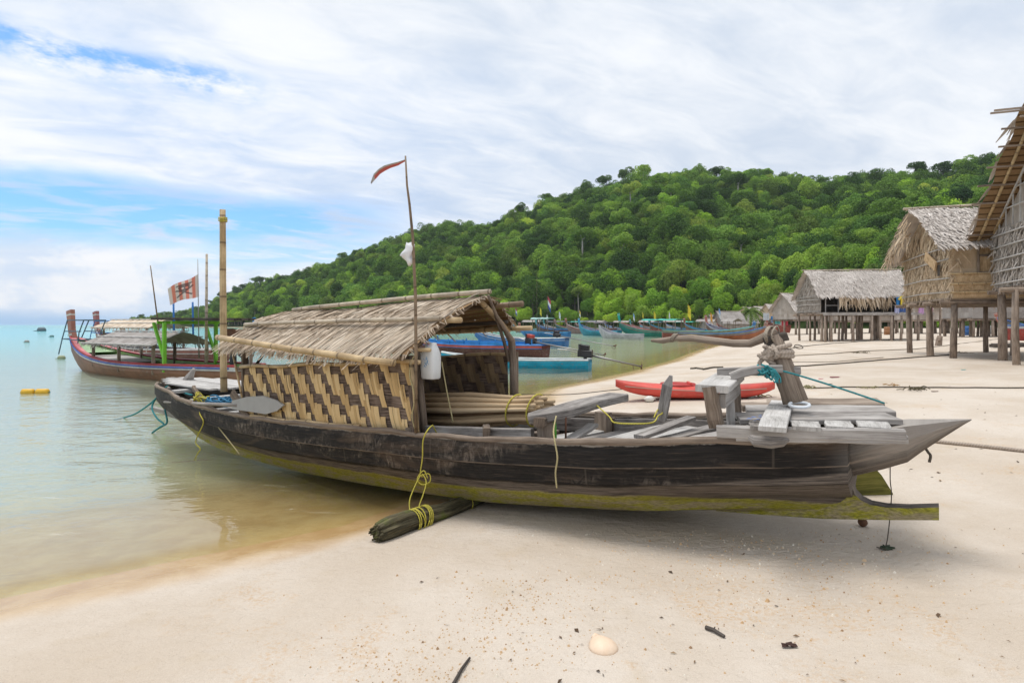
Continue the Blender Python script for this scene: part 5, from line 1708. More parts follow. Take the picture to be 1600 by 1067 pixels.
def longtail(bow, stern, label, beam=1.5, free=.55, rise=.9, hullc=(.2, .1, .06), band=(.5, .5, .5), rim=(.4, .05, .05), inner=(.3, .45, .25), prow=(.35, .12, .08), prow_h=1.0,
             canopy=None, engine=None, flag=None, name='longtail_boat', nst=15, transom=.5, group='moored longtail boats in the bay', detail=True, canopy_r=(.30, .62), canopy_h=1.35, z0=0.0, ribs=False, stripe=None):
    e, L = boat_frame(name, bow, stern, label, group)
    e.location.z = z0
    def hb(t):
        return beam / 2 * (transom + (1 - transom) * math.sin(min(1, t / .45) * math.pi / 2)) * (1 - max(0, (t - .45) / .55) ** 2.3 * .93)
    def zt(t):
        return free * (1 + .12 * max(0, .3 - t) / .3) + rise * max(0, (t - .42) / .58) ** 2.4
    def zb(t):
        return -.22 + (free + rise * .55) * max(0, (t - .74) / .26) ** 2.2
    X = lambda t: (t - .5) * L
    ts = np.linspace(0, 1, nst)
    def strip(f0, f1, out, name_, mat):
        m = MB(); rings = []
        for t in ts:
            b = hb(t); a, c = zt(t), zb(t)
            prof_ = []
            for s_ in (-1, 1):
                row = []
                for f in np.linspace(f0, f1, 4):
                    y = b * (1 - .50 * f ** 2.2) + out
                    row.append((X(t), s_ * y, a - (a - c) * f))
                prof_.append(row)
            rings.append((prof_[0], prof_[1]))
        for side in (0, 1):
            m.loft([r[side] for r in rings], False, False)
        # transom
        for i in range(3):
            l, r = rings[0]
            m.poly([l[i], r[i], r[i + 1], l[i + 1]])
        return m.build(name_, mat, e)
    strip(.0, 1.0, 0, 'hull', P(hullc, .9))
    strip(.015, .17, .012, 'strake', P(tuple(.88 * x + .015 for x in band), .7))
    if detail:
        strip(.17, .21, .016, 'stripe', P(stripe or rim, .3))
    # inside lining
    m = MB(); rings = []
    for t in ts[:-1]:
        b = max(hb(t) - .06, .02); a = zt(t)
        rings.append([(X(t) + .02, -b, a - .01), (X(t) + .02, -b * .9, a - .32), (X(t) + .02, b * .9, a - .32), (X(t) + .02, b, a - .01)])
    m.loft(rings, False, False)
    m.build('lining', P(inner, .4), e)
    m = MB()
    for s_ in (-1, 1):
        m.tube([(X(t), s_ * (hb(t) - .015), zt(t) + .02) for t in ts], .04, 5)
    m.build('gunwale', P(rim, .3), e)
    for t in ((.12, .28, .45, .62, .76) if detail else (.2, .5)):
        m = MB(); b = hb(t) - .05
        m.beam((X(t), -b, zt(t) - .12), (X(t), b, zt(t) - .12), .32, .04, seg=2, wob=.004); m.build('thwart', M['driftwood'], e)
    if ribs:
        for t in np.linspace(.2, .7, 12):
            m = MB(); b = hb(t) - .075
            m.beam((X(t), b - .06, zt(t) - .30), (X(t), b - .02, zt(t) - .10), .07, .05); m.build('rib', M['driftwood'], e)
    # prow post
    if prow_h:
        m = MB(); a = zt(1.0)
        m.beam((X(1) - .22, 0, a - .35), (X(1) - .02 + .05 * prow_h, 0, a + .25 * prow_h), .16, .34, up=(1, 0, 0), h2=.32)
        m.beam((X(1) - .02 + .05 * prow_h, 0, a + .25 * prow_h), (X(1) + .16 * prow_h, 0, a + prow_h), .16, .32, up=(1, 0, 0), h2=.42)
        po = m.build('prow_post', P(prow, .6), e)
        for f in (.8, .05):
            m = MB(); m.beam((X(1) + .16 * prow_h * f, 0, a + prow_h * f), (X(1) + .16 * prow_h * (f + .05), 0, a + prow_h * (f + .06)), .175, .40 if f > .5 else .37, up=(1, 0, 0)); m.build('sash', P((.62, .60, .56), .3), po)
    if canopy:
        kind, cc = canopy
        t0, t1 = canopy_r
        h = canopy_h
        w_ = hb((t0 + t1) / 2) + .12
        m = MB()
        if kind == 'thatch':
            NS_, nt = (26, 6) if detail else (8, 3)
            for s_ in (-1, 1):
                for i in range(NS_):
                    for j in range(nt):
                        def rp(i, j):
                            u = X(t0) + (X(t1) - X(t0)) * i / NS_
                            f = j / nt
                            return (u, s_ * w_ * f, free + h + .42 - .44 * f ** 1.15 + .015 * math.sin(i * 2.3 + j))
                        m.poly([rp(i, j), rp(i + 1, j), rp(i + 1, j + 1), rp(i, j + 1)], [(j / 3, i), (j / 3, i + 1), ((j + 1) / 3, i + 1), ((j + 1) / 3, i)], random.uniform(.3, .8))
            ro = m.build('canopy', M['boat_thatch'] if cc is None else M[cc], e)
            if detail:
                m = MB()
                for i in range(150):
                    u = X(t0) + (X(t1) - X(t0)) * random.random(); s_ = random.choice([-1, 1])
                    ln = random.uniform(.04, .20)
                    p = Vector((u, s_ * w_ * .97, free + h))
                    m.poly([p + Vector((-.02, 0, .02)), p + Vector((.02, 0, .02)), p + Vector((.015 + random.uniform(-.03, .03), s_ * .05, -ln)), p + Vector((-.01, s_ * .05, -ln))], None, random.random())
                m.build('canopy_fringe', M['boat_thatch'] if cc is None else M[cc], ro)
                for f in (.05, .5, .97):
                    for s_ in (-1, 1):
                        m = MB(); m.tube([(X(t0) - .05, s_ * w_ * f, free + h + .46 - .44 * f ** 1.15), (X(t1) + .05, s_ * w_ * f, free + h + .46 - .44 * f ** 1.15)], .022, 5); m.build('batten', M['palewood'], ro)
        else:
            rings = []
            for i in range(9):
                u = X(t0) + (X(t1) - X(t0)) * i / 8
                rings.append([(u, w_ * math.cos(q), free + h + .20 * math.sin(q) * (1 + .12 * math.sin(i * 1.9)) - .05 * (i % 2)) for q in np.linspace(0, math.pi, 9)])
            m.loft(rings, False, False)
            m.build('canopy', P(cc, .15), e)
        for t in (np.linspace(t0 + .02, t1 - .02, 3)):
            for s_ in (-1, 1):
                m = MB(); b = hb(t) - .07
                m.beam((X(t), s_ * b, zt(t) - .3), (X(t), s_ * b, free + h + .03), .09 if detail else .07, .09 if detail else .07); m.build('canopy_post', M['brownwood'], e)
    if engine:
        t, tail, hc = engine            # position, shaft tip in world coordinates, cover colour
        b0 = Vector((X(t), 0, zt(t) + .12))
        m = MB()
        m.beam(b0 + Vector((-.28, 0, .12)), b0 + Vector((.28, 0, .16)), .34, .30, seg=2, wob=.01)
        m.tube([b0 + Vector((.2, .16, .1)), b0 + Vector((.2, .16, .52))], .05, 7)
        m.tube([b0 + Vector((-.1, -.18, .3)), b0 + Vector((.12, -.18, .42)), b0 + Vector((.2, -.1, .5))], .035, 6)
        m.beam(b0 + Vector((0, 0, -.35)), b0, .12, .12)
        en = m.build('engine', M['black_metal'], e)
        m = MB(); m.beam(b0 + Vector((-.16, 0, .36)), b0 + Vector((.18, 0, .40)), .30, .20, seg=2, wob=.01); m.build('engine_cover', P(hc, .4), en)
        m = MB(); m.tube([b0 + Vector((0, .05, .1)), b0 + Vector((.7, .1, .28)), b0 + Vector((1.1, .1, .30))], .022, 5); m.build('steering_bar', M['steel'], en)
        tl = V3(tail) - V3(e.location)
        cz, sz = math.cos(-e.rotation_euler.z), math.sin(-e.rotation_euler.z)
        tl = Vector((tl.x * cz - tl.y * sz, tl.x * sz + tl.y * cz, tl.z))
        m = MB(); m.tube([b0 + Vector((-.2, 0, .08)), tl], [.045, .03], 7); sh_ = m.build('propeller_shaft', M['steel'], en, True)
        m = MB(); a = (tl - b0).normalized(); s1 = a.cross(Vector((0, 0, 1))).normalized(); s2 = s1.cross(a)
        for q in (0.3, 2.4, 4.5):
            c_, d_ = (s1 * math.cos(q) + s2 * math.sin(q)), (s1 * -math.sin(q) + s2 * math.cos(q))
            m.loft([[tl + c_ * r_ + d_ * w2 + a * .02 * w2 / .04, tl + c_ * r_ - d_ * w2 - a * .02, tl + c_ * r_ - d_ * w2 - a * .035, tl + c_ * r_ + d_ * w2 + a * .01] for r_, w2 in ((.02, .02), (.09, .05), (.16, .03))], True, True)
        m.tube([tl - a * .35, tl - a * .3 + s2 * -.16, tl + a * .02 + s2 * -.18], .014, 5)
        m.build('propeller', M['rust'], sh_)
    if flag:
        for (t, h, cols, fh) in flag:
            m = MB(); b0 = Vector((X(t), hb(t) * .3, zt(t)))
            m.tube([b0, b0 + Vector((.05, 0, h))], [.025, .015], 5)
            fp_ = m.build('flag_pole', M['bamboo_dark'], e)
            if cols:
                m = MB(); n_ = len(cols)
                mats = [P(c, .05) for c in cols]
                for i in range(n_):
                    for k in range(3):
                        q0, q1 = k / 3, (k + 1) / 3
                        za, zb_ = h - fh * i / n_, h - fh * (i + 1) / n_
                        f = lambda q, z: b0 + Vector((.05 * z / h - .30 * fh * q, .05 * math.sin(q * 5 + z), z - fh * .45 * q))
                        m.poly([f(q0, za), f(q1, za), f(q1, zb_), f(q0, zb_)], None, .5, i)
                m.build('flag', mats, fp_)
    return e, L, X, hb, zt

# --- the two boats moored beyond the stern
tA = at(95, 480, 22.6)
bowA, sternA = wl(113, 22.6), wl(392, 16.6)
eA, LA, XA, hbA, ztA = longtail(bowA, sternA, 'brown longtail boat with pink and green gunwale, thatched canopy and lime green frame', beam=1.95, free=.48, rise=.78,
    hullc=(.27, .13, .08), band=(.66, .66, .66), rim=(.42, .05, .06), inner=(.30, .50, .16), prow=(.40, .17, .12), prow_h=1.05, canopy=('thatch', 'far_thatch'), canopy_r=(.30, .70), canopy_h=.60,
    nst=25, ribs=True, group=None, stripe=(.20, .09, .055))
def deco(e, L, X, hb, zt, blue=(.05, .10, .42)):
    m = MB()
    for s_ in (-1, 1):
        m.tube([(X(t), s_ * (hb(t) + .03), zt(t) - .045) for t in np.linspace(.02, .995, 26)], .024, 5)
    m.build('rub_strake', P(blue, .2), e)
    m = MB()
    for s_ in (-1, 1):
        pts_ = [(t, .11 + .10 * max(0, t - .7) / .3) for t in np.linspace(.02, .97, 24)]
        for (t0, w0), (t1, w1) in zip(pts_[:-1], pts_[1:]):
            m.poly([(X(t0), s_ * (hb(t0) - .01), zt(t0) + .062), (X(t1), s_ * (hb(t1) - .01), zt(t1) + .062), (X(t1), s_ * max(hb(t1) - w1, 0), zt(t1) + .055), (X(t0), s_ * max(hb(t0) - w0, 0), zt(t0) + .055)])
    m.build('gunwale_board', P((.62, .19, .20), .3), e)
    m = MB()
    for t0, t1 in ((.80, .86), (.86, .92), (.92, .97)):
        m.poly([(X(t0), -hb(t0) + .1, zt(t0) - .05), (X(t1) - .02, -hb(t1) + .05, zt(t1) - .05), (X(t1) - .02, hb(t1) - .05, zt(t1) - .05), (X(t0), hb(t0) - .1, zt(t0) - .05)])
    m.build('foredeck', P((.38, .55, .30), .4), e)
    m = MB(); m.poly([(X(.58), -hb(.58) + .1, zt(.58) - .10), (X(.78), -hb(.78) + .1, zt(.78) - .12), (X(.78), hb(.78) - .1, zt(.78) - .12), (X(.58), hb(.58) - .1, zt(.58) - .10)]); m.build('deck', M['palewood'], e)
deco(eA, LA, XA, hbA, ztA)
def prow_frame(e, X, hb, zt, c, k=1.0):
    m = MB()
    a = zt(.96); r_ = .022
    x1, x0 = X(1.0) + .1, X(.90)
    hi = a + .78 * k
    for s_ in (-1, 1):
        y = .36 * k
        m.tube([(x1 + .05, s_ * y * 1.1, a - .55), (x1 - .1, s_ * y * .9, a + .1), (x1 - .62 * k, s_ * y, hi)], r_, 5)
        m.tube([(x0 - .25 * k, s_ * y, a - .1), (x0 - .35 * k, s_ * y, a + .30), (x0 - .75 * k, s_ * y, hi)], r_, 5)
        m.tube([(x1 - .62 * k, s_ * y, hi), (x0 - .75 * k, s_ * y, hi)], r_, 5)
        m.tube([(x1 - .3 * k, s_ * y * .9, a + .35), (x0 - .5 * k, s_ * y, a + .35)], r_, 5)
        m.tube([(x1 - .1, s_ * y * .9, a + .05), (x0 - .3 * k, s_ * y, a + .02)], r_, 5)
    for x, z in ((x1 - .62 * k, hi), (x0 - .75 * k, hi), (x0 - .3 * k, a + .02), (x1 - .1, a + .05)):
        m.tube([(x, -.36 * k, z), (x, .36 * k, z)], r_, 5)
    m.build('prow_frame', P(c, .3), e)
prow_frame(eA, XA, hbA, ztA, (.09, .15, .20))
# lime green frame near the stern with a grey board on top
gx0, gx1 = .245, .405
def leanpost(x, y, b, top, c, mat=None):
    m = MB(); m.beam((x, y, b), (x, y, top), .13, .10); m.beam((x + .02, y, b + .45), (x + c, y, top), .09, .07); m.build('frame_post', mat or P((.20, .55, .04), .15), eA)
for t, c in ((.27, .62),):
    for s_ in (-1, 1):
        leanpost(XA(t), s_ * (hbA(t) - .06), ztA(t) - .2, 1.80, c)
m = MB()
for t in (.24, .27, .31):
    m.beam((XA(t), -hbA(.2), 1.81), (XA(t), hbA(.2), 1.81), .07, .09)
m.build('top_frame', P((.20, .55, .04), .15), eA)
m = MB()
for k in range(8):
    y = -hbA(.25) - .05 + (2 * hbA(.25) + .1) * k / 8
    m.beam((XA(.04), y + .1, 1.90), (XA(.33), y + .1, 1.93), .19, .07, seg=3, wob=.004)
m.build('top_board', M['darkwood'], eA)
# its engine
m = MB(); b0 = Vector((XA(.075), .0, ztA(.05) + .25))
m.beam(b0 + Vector((-.35, 0, .35)), b0 + Vector((.35, 0, .38)), .45, .45, seg=2, wob=.02)
m.tube([b0 + Vector((.15, .2, .3)), b0 + Vector((.15, .22, .85))], .06, 7)
m.beam(b0 + Vector((0, 0, -.5)), b0 + Vector((0, 0, .2)), .16, .16)
m.tube([b0 + Vector((-.3, 0, .1)), b0 + Vector((-1.3, .1, -.3))], .06, 7)
en = m.build('engine', M['black_metal'], eA)
m = MB(); m.beam(b0 + Vector((-.2, 0, .68)), b0 + Vector((.22, 0, .72)), .34, .26, seg=2, wob=.02); m.build('engine_cover', M['rust'], en)
m = MB(); m.tube([b0 + Vector((0, .1, .3)), b0 + Vector((-.8, .2, .55)), b0 + Vector((-1.3, .2, .5))], .02, 5); m.build('steering_bar', M['steel'], en)
def lpole(e, name, p, q, r, mat):
    L_ = V3(e.location); cz, sz = math.cos(-e.rotation_euler.z), math.sin(-e.rotation_euler.z)
    f = lambda w_: Vector(((w_.x - L_.x) * cz - (w_.y - L_.y) * sz, (w_.x - L_.x) * sz + (w_.y - L_.y) * cz, w_.z - L_.z))
    m = MB(); m.tube([f(p), f(p.lerp(q, .5)), f(q)], r, 6)
    return m.build(name, mat, e, True), f
lpole(eA, 'thin_pole', at(250, 528, 19.3), at(235, 415, 19.3), [.025, .022, .015], M['bamboo_dark'])
lpole(eA, 'bamboo_pole', at(322, 575, 17.6), at(323, 397, 17.6), [.05, .045, .035], M['bamboo_grey'])
fpole, fA = lpole(eA, 'flag_pole', at(311, 560, 18.0), at(309, 405, 18.0), [.018, .015, .01], M['steel'])
# striped pirate flag: skull blot over crossed blades
def flag_mat():
    g = new_mat('striped skull flag')
    uv = g.n('UVMap').outputs[0]
    s = g.n('SeparateXYZ', {0: uv}).outputs
    st = g.sstep(g.math('SINE', g.math('MULTIPLY', s[0], 6.2832 * 4.5)), -.25, .25)
    c = g.mixc(st, (.74, .25, .18), (.74, .64, .58))
    n_ = g.noise(g.vscale(uv, (5, 5, 1)), 2.0, 4, .6)
    def ell(cx, cy, rx, ry):
        a = g.math('DIVIDE', g.math('SUBTRACT', s[0], cx), rx); b = g.math('DIVIDE', g.math('SUBTRACT', s[1], cy), ry)
        d = g.math('ADD', g.math('MULTIPLY', a, a), g.math('MULTIPLY', b, b))
        return g.sstep(g.math('ADD', d, g.math('MULTIPLY', g.math('SUBTRACT', n_, .5), .9)), 1.15, .85)
    def bar(x0, y0, x1, y1, w_):
        L_ = math.hypot(x1 - x0, y1 - y0); nx_, ny_ = -(y1 - y0) / L_, (x1 - x0) / L_
        d = g.math('ABSOLUTE', g.math('ADD', g.math('MULTIPLY', s[0], nx_), g.math('ADD', g.math('MULTIPLY', s[1], ny_), -(x0 * nx_ + y0 * ny_))))
        al = g.math('ADD', g.math('MULTIPLY', s[0], (x1 - x0) / L_), g.math('ADD', g.math('MULTIPLY', s[1], (y1 - y0) / L_), -((x0 + x1) / 2 * (x1 - x0) / L_ + (y0 + y1) / 2 * (y1 - y0) / L_)))
        return g.math('MULTIPLY', g.sstep(d, w_, w_ * .6), g.sstep(g.math('ABSOLUTE', al), L_ / 2, L_ / 2 - .02))
    dark = g.math('MAXIMUM', ell(.52, .66, .20, .20), g.math('MAXIMUM', bar(.22, .60, .78, .22, .045), bar(.24, .20, .82, .66, .045)))
    dark = g.math('MAXIMUM', dark, ell(.52, .80, .28, .06))
    eye = g.math('MAXIMUM', ell(.46, .62, .05, .05), ell(.60, .62, .05, .05))
    dark = g.math('MULTIPLY', dark, g.math('SUBTRACT', 1.0, eye))
    return finish(g, g.mixc(g.math('MULTIPLY', dark, .75), c, (.04, .04, .045)), .8, None, .1)
m = MB()
cor = [(310, 428, 0), (262, 454, 0), (266, 476, 0), (311, 462, 0)]
NU, NV = 10, 5
def fp2(u, v):
    tx, ty = 310 + (262 - 310) * u, 428 + (452 - 428) * u ** 1.1 + 2.0 * math.sin(u * 6)
    bx_, by_ = 311 + (266 - 311) * u, 462 + (476 - 462) * u + 1.6 * math.sin(u * 6 + 1)
    return fA(at(tx + (bx_ - tx) * v, ty + (by_ - ty) * v, 18.0 + .12 * math.sin(u * 7 + v * 1.5)))
for i in range(NU):
    for j in range(NV):
        q = [(i / NU, j / NV), ((i + 1) / NU, j / NV), ((i + 1) / NU, (j + 1) / NV), (i / NU, (j + 1) / NV)]
        m.poly([fp2(*a) for a in q], [(1 - a[0], 1 - a[1]) for a in q])
m.build('flag', flag_mat(), fpole, True)

eB, LB, XB, hbB, ztB = longtail(wl(152, 31), wl(345, 25.5), 'red brown longtail boat with blue prow frame moored behind the lime framed boat', beam=1.9, free=.55, rise=.85,
    hullc=(.17, .06, .045), band=(.30, .09, .06), rim=(.64, .60, .58), inner=(.25, .3, .35), prow=(.38, .13, .12), prow_h=1.05, canopy=('thatch', None), canopy_r=(.38, .86), canopy_h=1.02,
    nst=21, group=None, engine=None)
prow_frame(eB, XB, hbB, ztB, (.04, .16, .45), .85)
for px in (272, 302):
    lpole(eB, 'blue_pole', at(px, 530, 27.5), at(px - 1, 472, 27.5), .045, P((.03, .16, .45), .2))

# --- boats in the middle of the bay
LT = longtail
e1 = LT(wl(690, 24.5), wl(922, 22.6), 'small turquoise skiff with white rim and black outboard lying in the shallows', beam=1.25, free=.30, rise=.25, hullc=(.01, .36, .60), band=(.015, .42, .66), rim=(.62, .66, .66),
        inner=(.5, .55, .55), prow_h=0, name='skiff', engine=(.03, at(1003, 573, 22.4), (.03, .03, .035)), transom=.72, group=None, detail=False)
e2 = LT(wl(610, 38), wl(853, 30.6), 'dark red longtail boat with bright blue deck rails behind the thatched cabin', beam=1.7, free=.55, rise=.9, hullc=(.12, .045, .04), band=(.60, .10, .07), rim=(.03, .22, .58), inner=(.03, .20, .55),
        prow=(.30, .08, .06), engine=(.08, at(945, 555, 29.2), (.55, .07, .05)), group=None)
X2, hb2, zt2 = e2[2], e2[3], e2[4]
for s_ in (-1, 1):
    for t in np.linspace(.05, .7, 8):
        m = MB(); m.beam((X2(t), s_ * (hb2(t) - .05), zt2(t)), (X2(t), s_ * (hb2(t) - .05), zt2(t) + .34), .06, .06); m.build('rail_post', P((.03, .24, .62), .2), e2[0])
m = MB()
for s_ in (-1, 1):
    m.beam((X2(.12), s_ * (hb2(.4) - .12), zt2(.3) + .12), (X2(.7), s_ * (hb2(.5) - .12), zt2(.6) + .12), .04, .16)
m.build('rail_board', P((.03, .24, .62), .2), e2[0])
LT(wl(742, 50), wl(886, 45.6), 'blue longtail boat with white rim and dark engine box behind the thatched cabin', beam=1.7, free=.58, rise=.7, hullc=(.04, .18, .46), band=(.05, .22, .55), rim=(.60, .60, .60), inner=(.3, .35, .4),
   engine=(.10, at(961, 541, 40.0), (.04, .035, .05)), group=None)
GB = 'moored boats crowding the far side of the bay'
LT(wl(1000, 68), wl(935, 77), 'pale grey unpainted skiff with a sharply raised bow in the bay', beam=1.6, free=.7, rise=1.0, hullc=(.48, .48, .50), band=(.54, .54, .56), rim=(.42, .42, .44), inner=(.32, .33, .36), prow_h=0, name='skiff', detail=False, group=None) if False else None
LT(wl(936, 74), wl(1003, 68), 'pale grey skiff with a sharply raised bow in the middle of the bay', beam=1.6, free=.55, rise=1.1, hullc=(.48, .48, .50), band=(.54, .54, .56), rim=(.42, .42, .44), inner=(.32, .33, .36), prow_h=0, name='skiff', detail=False, group=None)
LT(wl(968, 86), wl(1098, 76), 'long emerald green longtail boat with turquoise awning', beam=1.9, free=.85, rise=1.3, hullc=(.015, .22, .17), band=(.015, .30, .23), rim=(.45, .12, .10), inner=(.3, .3, .3), prow=(.02, .42, .32), prow_h=1.3,
   canopy=('cloth', (.04, .45, .34)), canopy_r=(.25, .66), canopy_h=1.5, flag=[(.15, 3.6, [(.75, .62, .05)], 1.6)], group=GB)
LT(wl(905, 92), wl(968, 84), 'teal and blue longtail boat half hidden behind the pale grey skiff', beam=1.8, free=.75, rise=1.1, hullc=(.02, .25, .34), band=(.03, .40, .42), rim=(.05, .2, .5), inner=(.3, .3, .3), prow=(.03, .30, .5), prow_h=.9,
   canopy=('cloth', (.07, .06, .07)), canopy_r=(.2, .5), canopy_h=1.2, group=GB)
LT(wl(812, 84), wl(890, 79), 'deep blue low boat with a white flag pole near the cabin corner', beam=1.7, free=.65, rise=.8, hullc=(.04, .20, .46), band=(.05, .25, .55), rim=(.1, .3, .5), inner=(.3, .3, .3), prow_h=.6,
   canopy=('cloth', (.35, .55, .50)), canopy_r=(.35, .7), canopy_h=1.9, flag=[(.4, 5.2, [(.55, .06, .10), (.7, .7, .7), (.06, .09, .35)], 1.7), (.62, 8.5, None, 0)], group=GB)
LT(wl(1196, 61), wl(1060, 62), 'orange brown longtail boat with blue stripes drawn up at the water edge', beam=1.9, free=.62, rise=.75, hullc=(.36, .13, .055), band=(.30, .25, .14), rim=(.05, .17, .40), inner=(.35, .3, .25), prow=(.35, .2, .15), prow_h=.5, z0=.12, group=GB)
LT(wl(1178, 68), wl(1035, 69), 'red and olive longtail boat with turquoise rim behind the orange brown boat', beam=1.9, free=.85, rise=.6, hullc=(.26, .08, .06), band=(.30, .27, .16), rim=(.10, .42, .42), inner=(.35, .3, .25), prow=(.05, .2, .45), prow_h=.6, z0=.08, group=GB)
LT(wl(1104, 84), wl(1186, 76), 'brown longtail boat with cream rim and steep red prow by the beach', beam=1.9, free=.75, rise=1.1, hullc=(.16, .085, .06), band=(.52, .46, .38), rim=(.05, .16, .42), inner=(.3, .25, .2), prow=(.38, .12, .09), prow_h=1.2, z0=.1,
   flag=[(.9, 2.0, [(.75, .36, .06)], 1.2)], group=GB)
LT(wl(1198, 88), wl(1232, 82), 'rust red boat hauled up on the sand beside the stilts', beam=1.6, free=.8, rise=.7, hullc=(.30, .07, .05), band=(.34, .10, .07), rim=(.2, .05, .04), inner=(.2, .1, .08), prow_h=.4, z0=.75, detail=False, group=GB)
rb = random.Random(11)
back = [(838, 905, 118, (.10, .05, .05), ('cloth', (.10, .10, .12)), 'dark hulled boat under a low black awning'), (868, 930, 130, (.05, .10, .12), ('cloth', (.06, .38, .30)), 'dark boat under a short green awning'),
        (800, 862, 126, (.30, .28, .26), ('thatch', 'far_thatch'), 'grey boat with thatched canopy beyond the cabin eave'), (900, 962, 138, (.16, .08, .06), ('thatch', 'far_thatch'), 'brown boat with grey thatched canopy amid the moored boats'),
        (885, 948, 108, (.30, .20, .18), ('cloth', (.12, .13, .17)), 'maroon boat with slate blue awning'), (985, 1040, 128, (.10, .16, .20), ('thatch', 'far_thatch'), 'slate blue boat with pale thatched canopy'),
        (1015, 1085, 118, (.22, .08, .06), ('thatch', 'far_thatch'), 'reddish boat with pale thatched canopy'), (1040, 1105, 134, (.30, .26, .22), ('cloth', (.05, .48, .36)), 'pale boat under a bright sea green awning'),
        (1070, 1135, 108, (.20, .12, .09), ('thatch', 'far_thatch'), 'dull brown boat with long thatched canopy near the village'), (1095, 1150, 124, (.06, .12, .26), ('thatch', 'far_thatch'), 'navy boat with thatched canopy near the village'),
        (945, 1000, 148, (.24, .22, .20), ('thatch', 'far_thatch'), 'small grey boat with thatched canopy below the trees'), (1120, 1165, 98, (.30, .22, .18), ('thatch', 'far_thatch'), 'tan boat with broad pale canopy at the village beach'),
        (1000, 1050, 150, (.10, .30, .40), ('cloth', (.10, .25, .42)), 'light blue boat with blue awning below the trees'), (850, 900, 150, (.45, .42, .38), None, 'cream open boat below the trees')]
fcols = [[(.75, .62, .05)], [(.7, .7, .7)], [(.55, .06, .10), (.7, .7, .7), (.06, .09, .35)], [(.75, .5, .1), (.7, .68, .6)], None, [(.2, .35, .6), (.7, .7, .7)]]
for i, (x0, x1, Y, hc, can_, lab) in enumerate(back):
    ya, yb = Y + rb.uniform(0, 7), Y - rb.uniform(0, 7)
    c2 = rb.choice([(.03, .30, .40), (.35, .10, .08), (.5, .48, .44), (.05, .15, .40), (.10, .35, .28)])
    LT(wl(x0, ya), wl(x1, yb), lab, beam=1.9, free=.8, rise=1.1, hullc=hc, band=c2, rim=rb.choice([(.4, .1, .08), (.05, .2, .45), (.5, .5, .48)]), inner=(.3, .28, .25), prow=rb.choice([(.35, .12, .08), (.2, .12, .09), (.05, .3, .32)]), prow_h=1.1,
       canopy=can_, canopy_r=(.25, .70), canopy_h=1.5, detail=False, flag=[(.9, rb.uniform(2.6, 4.2), fcols[i % 6], 1.5)] if i % 5 != 4 else None, group=GB, engine=(.06, (wl(x1, yb)[0] + 3.2, yb - 1.2, .2), rb.choice([(.04, .04, .05), (.5, .07, .05), (.05, .1, .3)])) if i % 3 == 0 else None)
LT(wl(398, 55), wl(452, 52), 'small blue prowed boat far out behind the bamboo mast', beam=1.6, free=.6, rise=.9, hullc=(.10, .12, .16), band=(.03, .2, .5), rim=(.05, .25, .6), inner=(.3, .3, .3), prow=(.03, .25, .6), prow_h=.9, detail=False, group=None)

# --- floats on the water
fb_ = empty('double_buoy', (at(55, 614, 14.5).x, 14.5, 0), .1, 'pair of yellow buoys tied together on the open water', 'buoy')
for s_ in (-1, 1):
    m = MB(); m.tube([(s_ * .17 - .15, 0, .03), (s_ * .17 - .12, 0, .03), (s_ * .17 + .12, 0, .03), (s_ * .17 + .15, 0, .03)], [.05, .085, .085, .05], 12); m.build('float', plain('yellow float', (.72, .42, .03), .4), fb_, True)
m = MB(); m.tube([(-.36, 0, .02), (0, 0, .06), (.36, 0, .02)], .012, 5); m.build('line', M['rope_teal'], fb_, True)
def wfloat(px, Y, r, c, label):
    p = at(px, 507, Y); p.z = 0
    m = MB(); m.tube([p + Vector((-r * 1.4, 0, r * .3)), p + Vector((-r * .8, 0, r * .35)), p + Vector((r * .8, 0, r * .35)), p + Vector((r * 1.4, 0, r * .3))], [r * .4, r, r, r * .4], 9)
    m.tube([p + Vector((-r * 3, .1, .01)), p + Vector((-r * 1.3, 0, r * .2))], r * .12, 4)
    single(m, 'fishing_float', plain('float', c, .6), label, 'float', True)
wfloat(42, 56, .16, (.30, .30, .27), 'pale grey float on the water nearer than the dark one')
wfloat(65, 150, .75, (.10, .14, .16), 'dark blocky float far out near the horizon')
wfloat(81, 80, .2, (.12, .22, .22), 'tiny greenish float far out on the sea')
wfloat(96, 29, .13, (.30, .33, .20), 'olive float trailing a line beside the longtail bow')
# ================================================================== stilt huts along the beach
def house_frame(name, corner, e1, label, cat='stilt house', group=None):
    """Empty on the sand at the hut's corner; x axis along the ridge, y axis along the gable, away from the beach."""
    x, y = corner
    return empty(name, (x, y, gz(x, y)), math.atan2(e1[1], e1[0]), label, cat, group)

def blades(fn, n, L, w_, mat, name, parent, down=(0, 0, -1), spread=.25, lift=.03, seg=2):
    """Dry leaf blades hung on a surface: fn() -> (point, normal)."""
    m = MB()
    dn = V3(down)
    for _ in range(n):
        p, nr = fn()
        d = (dn - nr * dn.dot(nr)).normalized()
        sdv = nr.cross(d)
        d = (d + sdv * random.gauss(0, spread)).normalized(); sdv = nr.cross(d).normalized()
        ll, ww = L * random.uniform(.5, 1.3), w_ * random.uniform(.6, 1.4)
        tint = min(1, max(0, random.gauss(.5, .22)))
        l1 = lift * random.uniform(.5, 1.5)
        a, b, c = p + nr * .01, p + d * ll * .5 + nr * l1, p + d * ll + nr * l1 * random.uniform(.3, 2.0)
        m.poly([a - sdv * ww * .5, a + sdv * ww * .5, b + sdv * ww * .5, b - sdv * ww * .5], [(0, 0), (0, 1), (.3, 1), (.3, 0)], tint)
        m.poly([b - sdv * ww * .5, b + sdv * ww * .5, c + sdv * ww * .12, c - sdv * ww * .12], [(.3, 0), (.3, 1), (.6, 1), (.6, 0)], tint)
    return m.build(name, mat, parent)

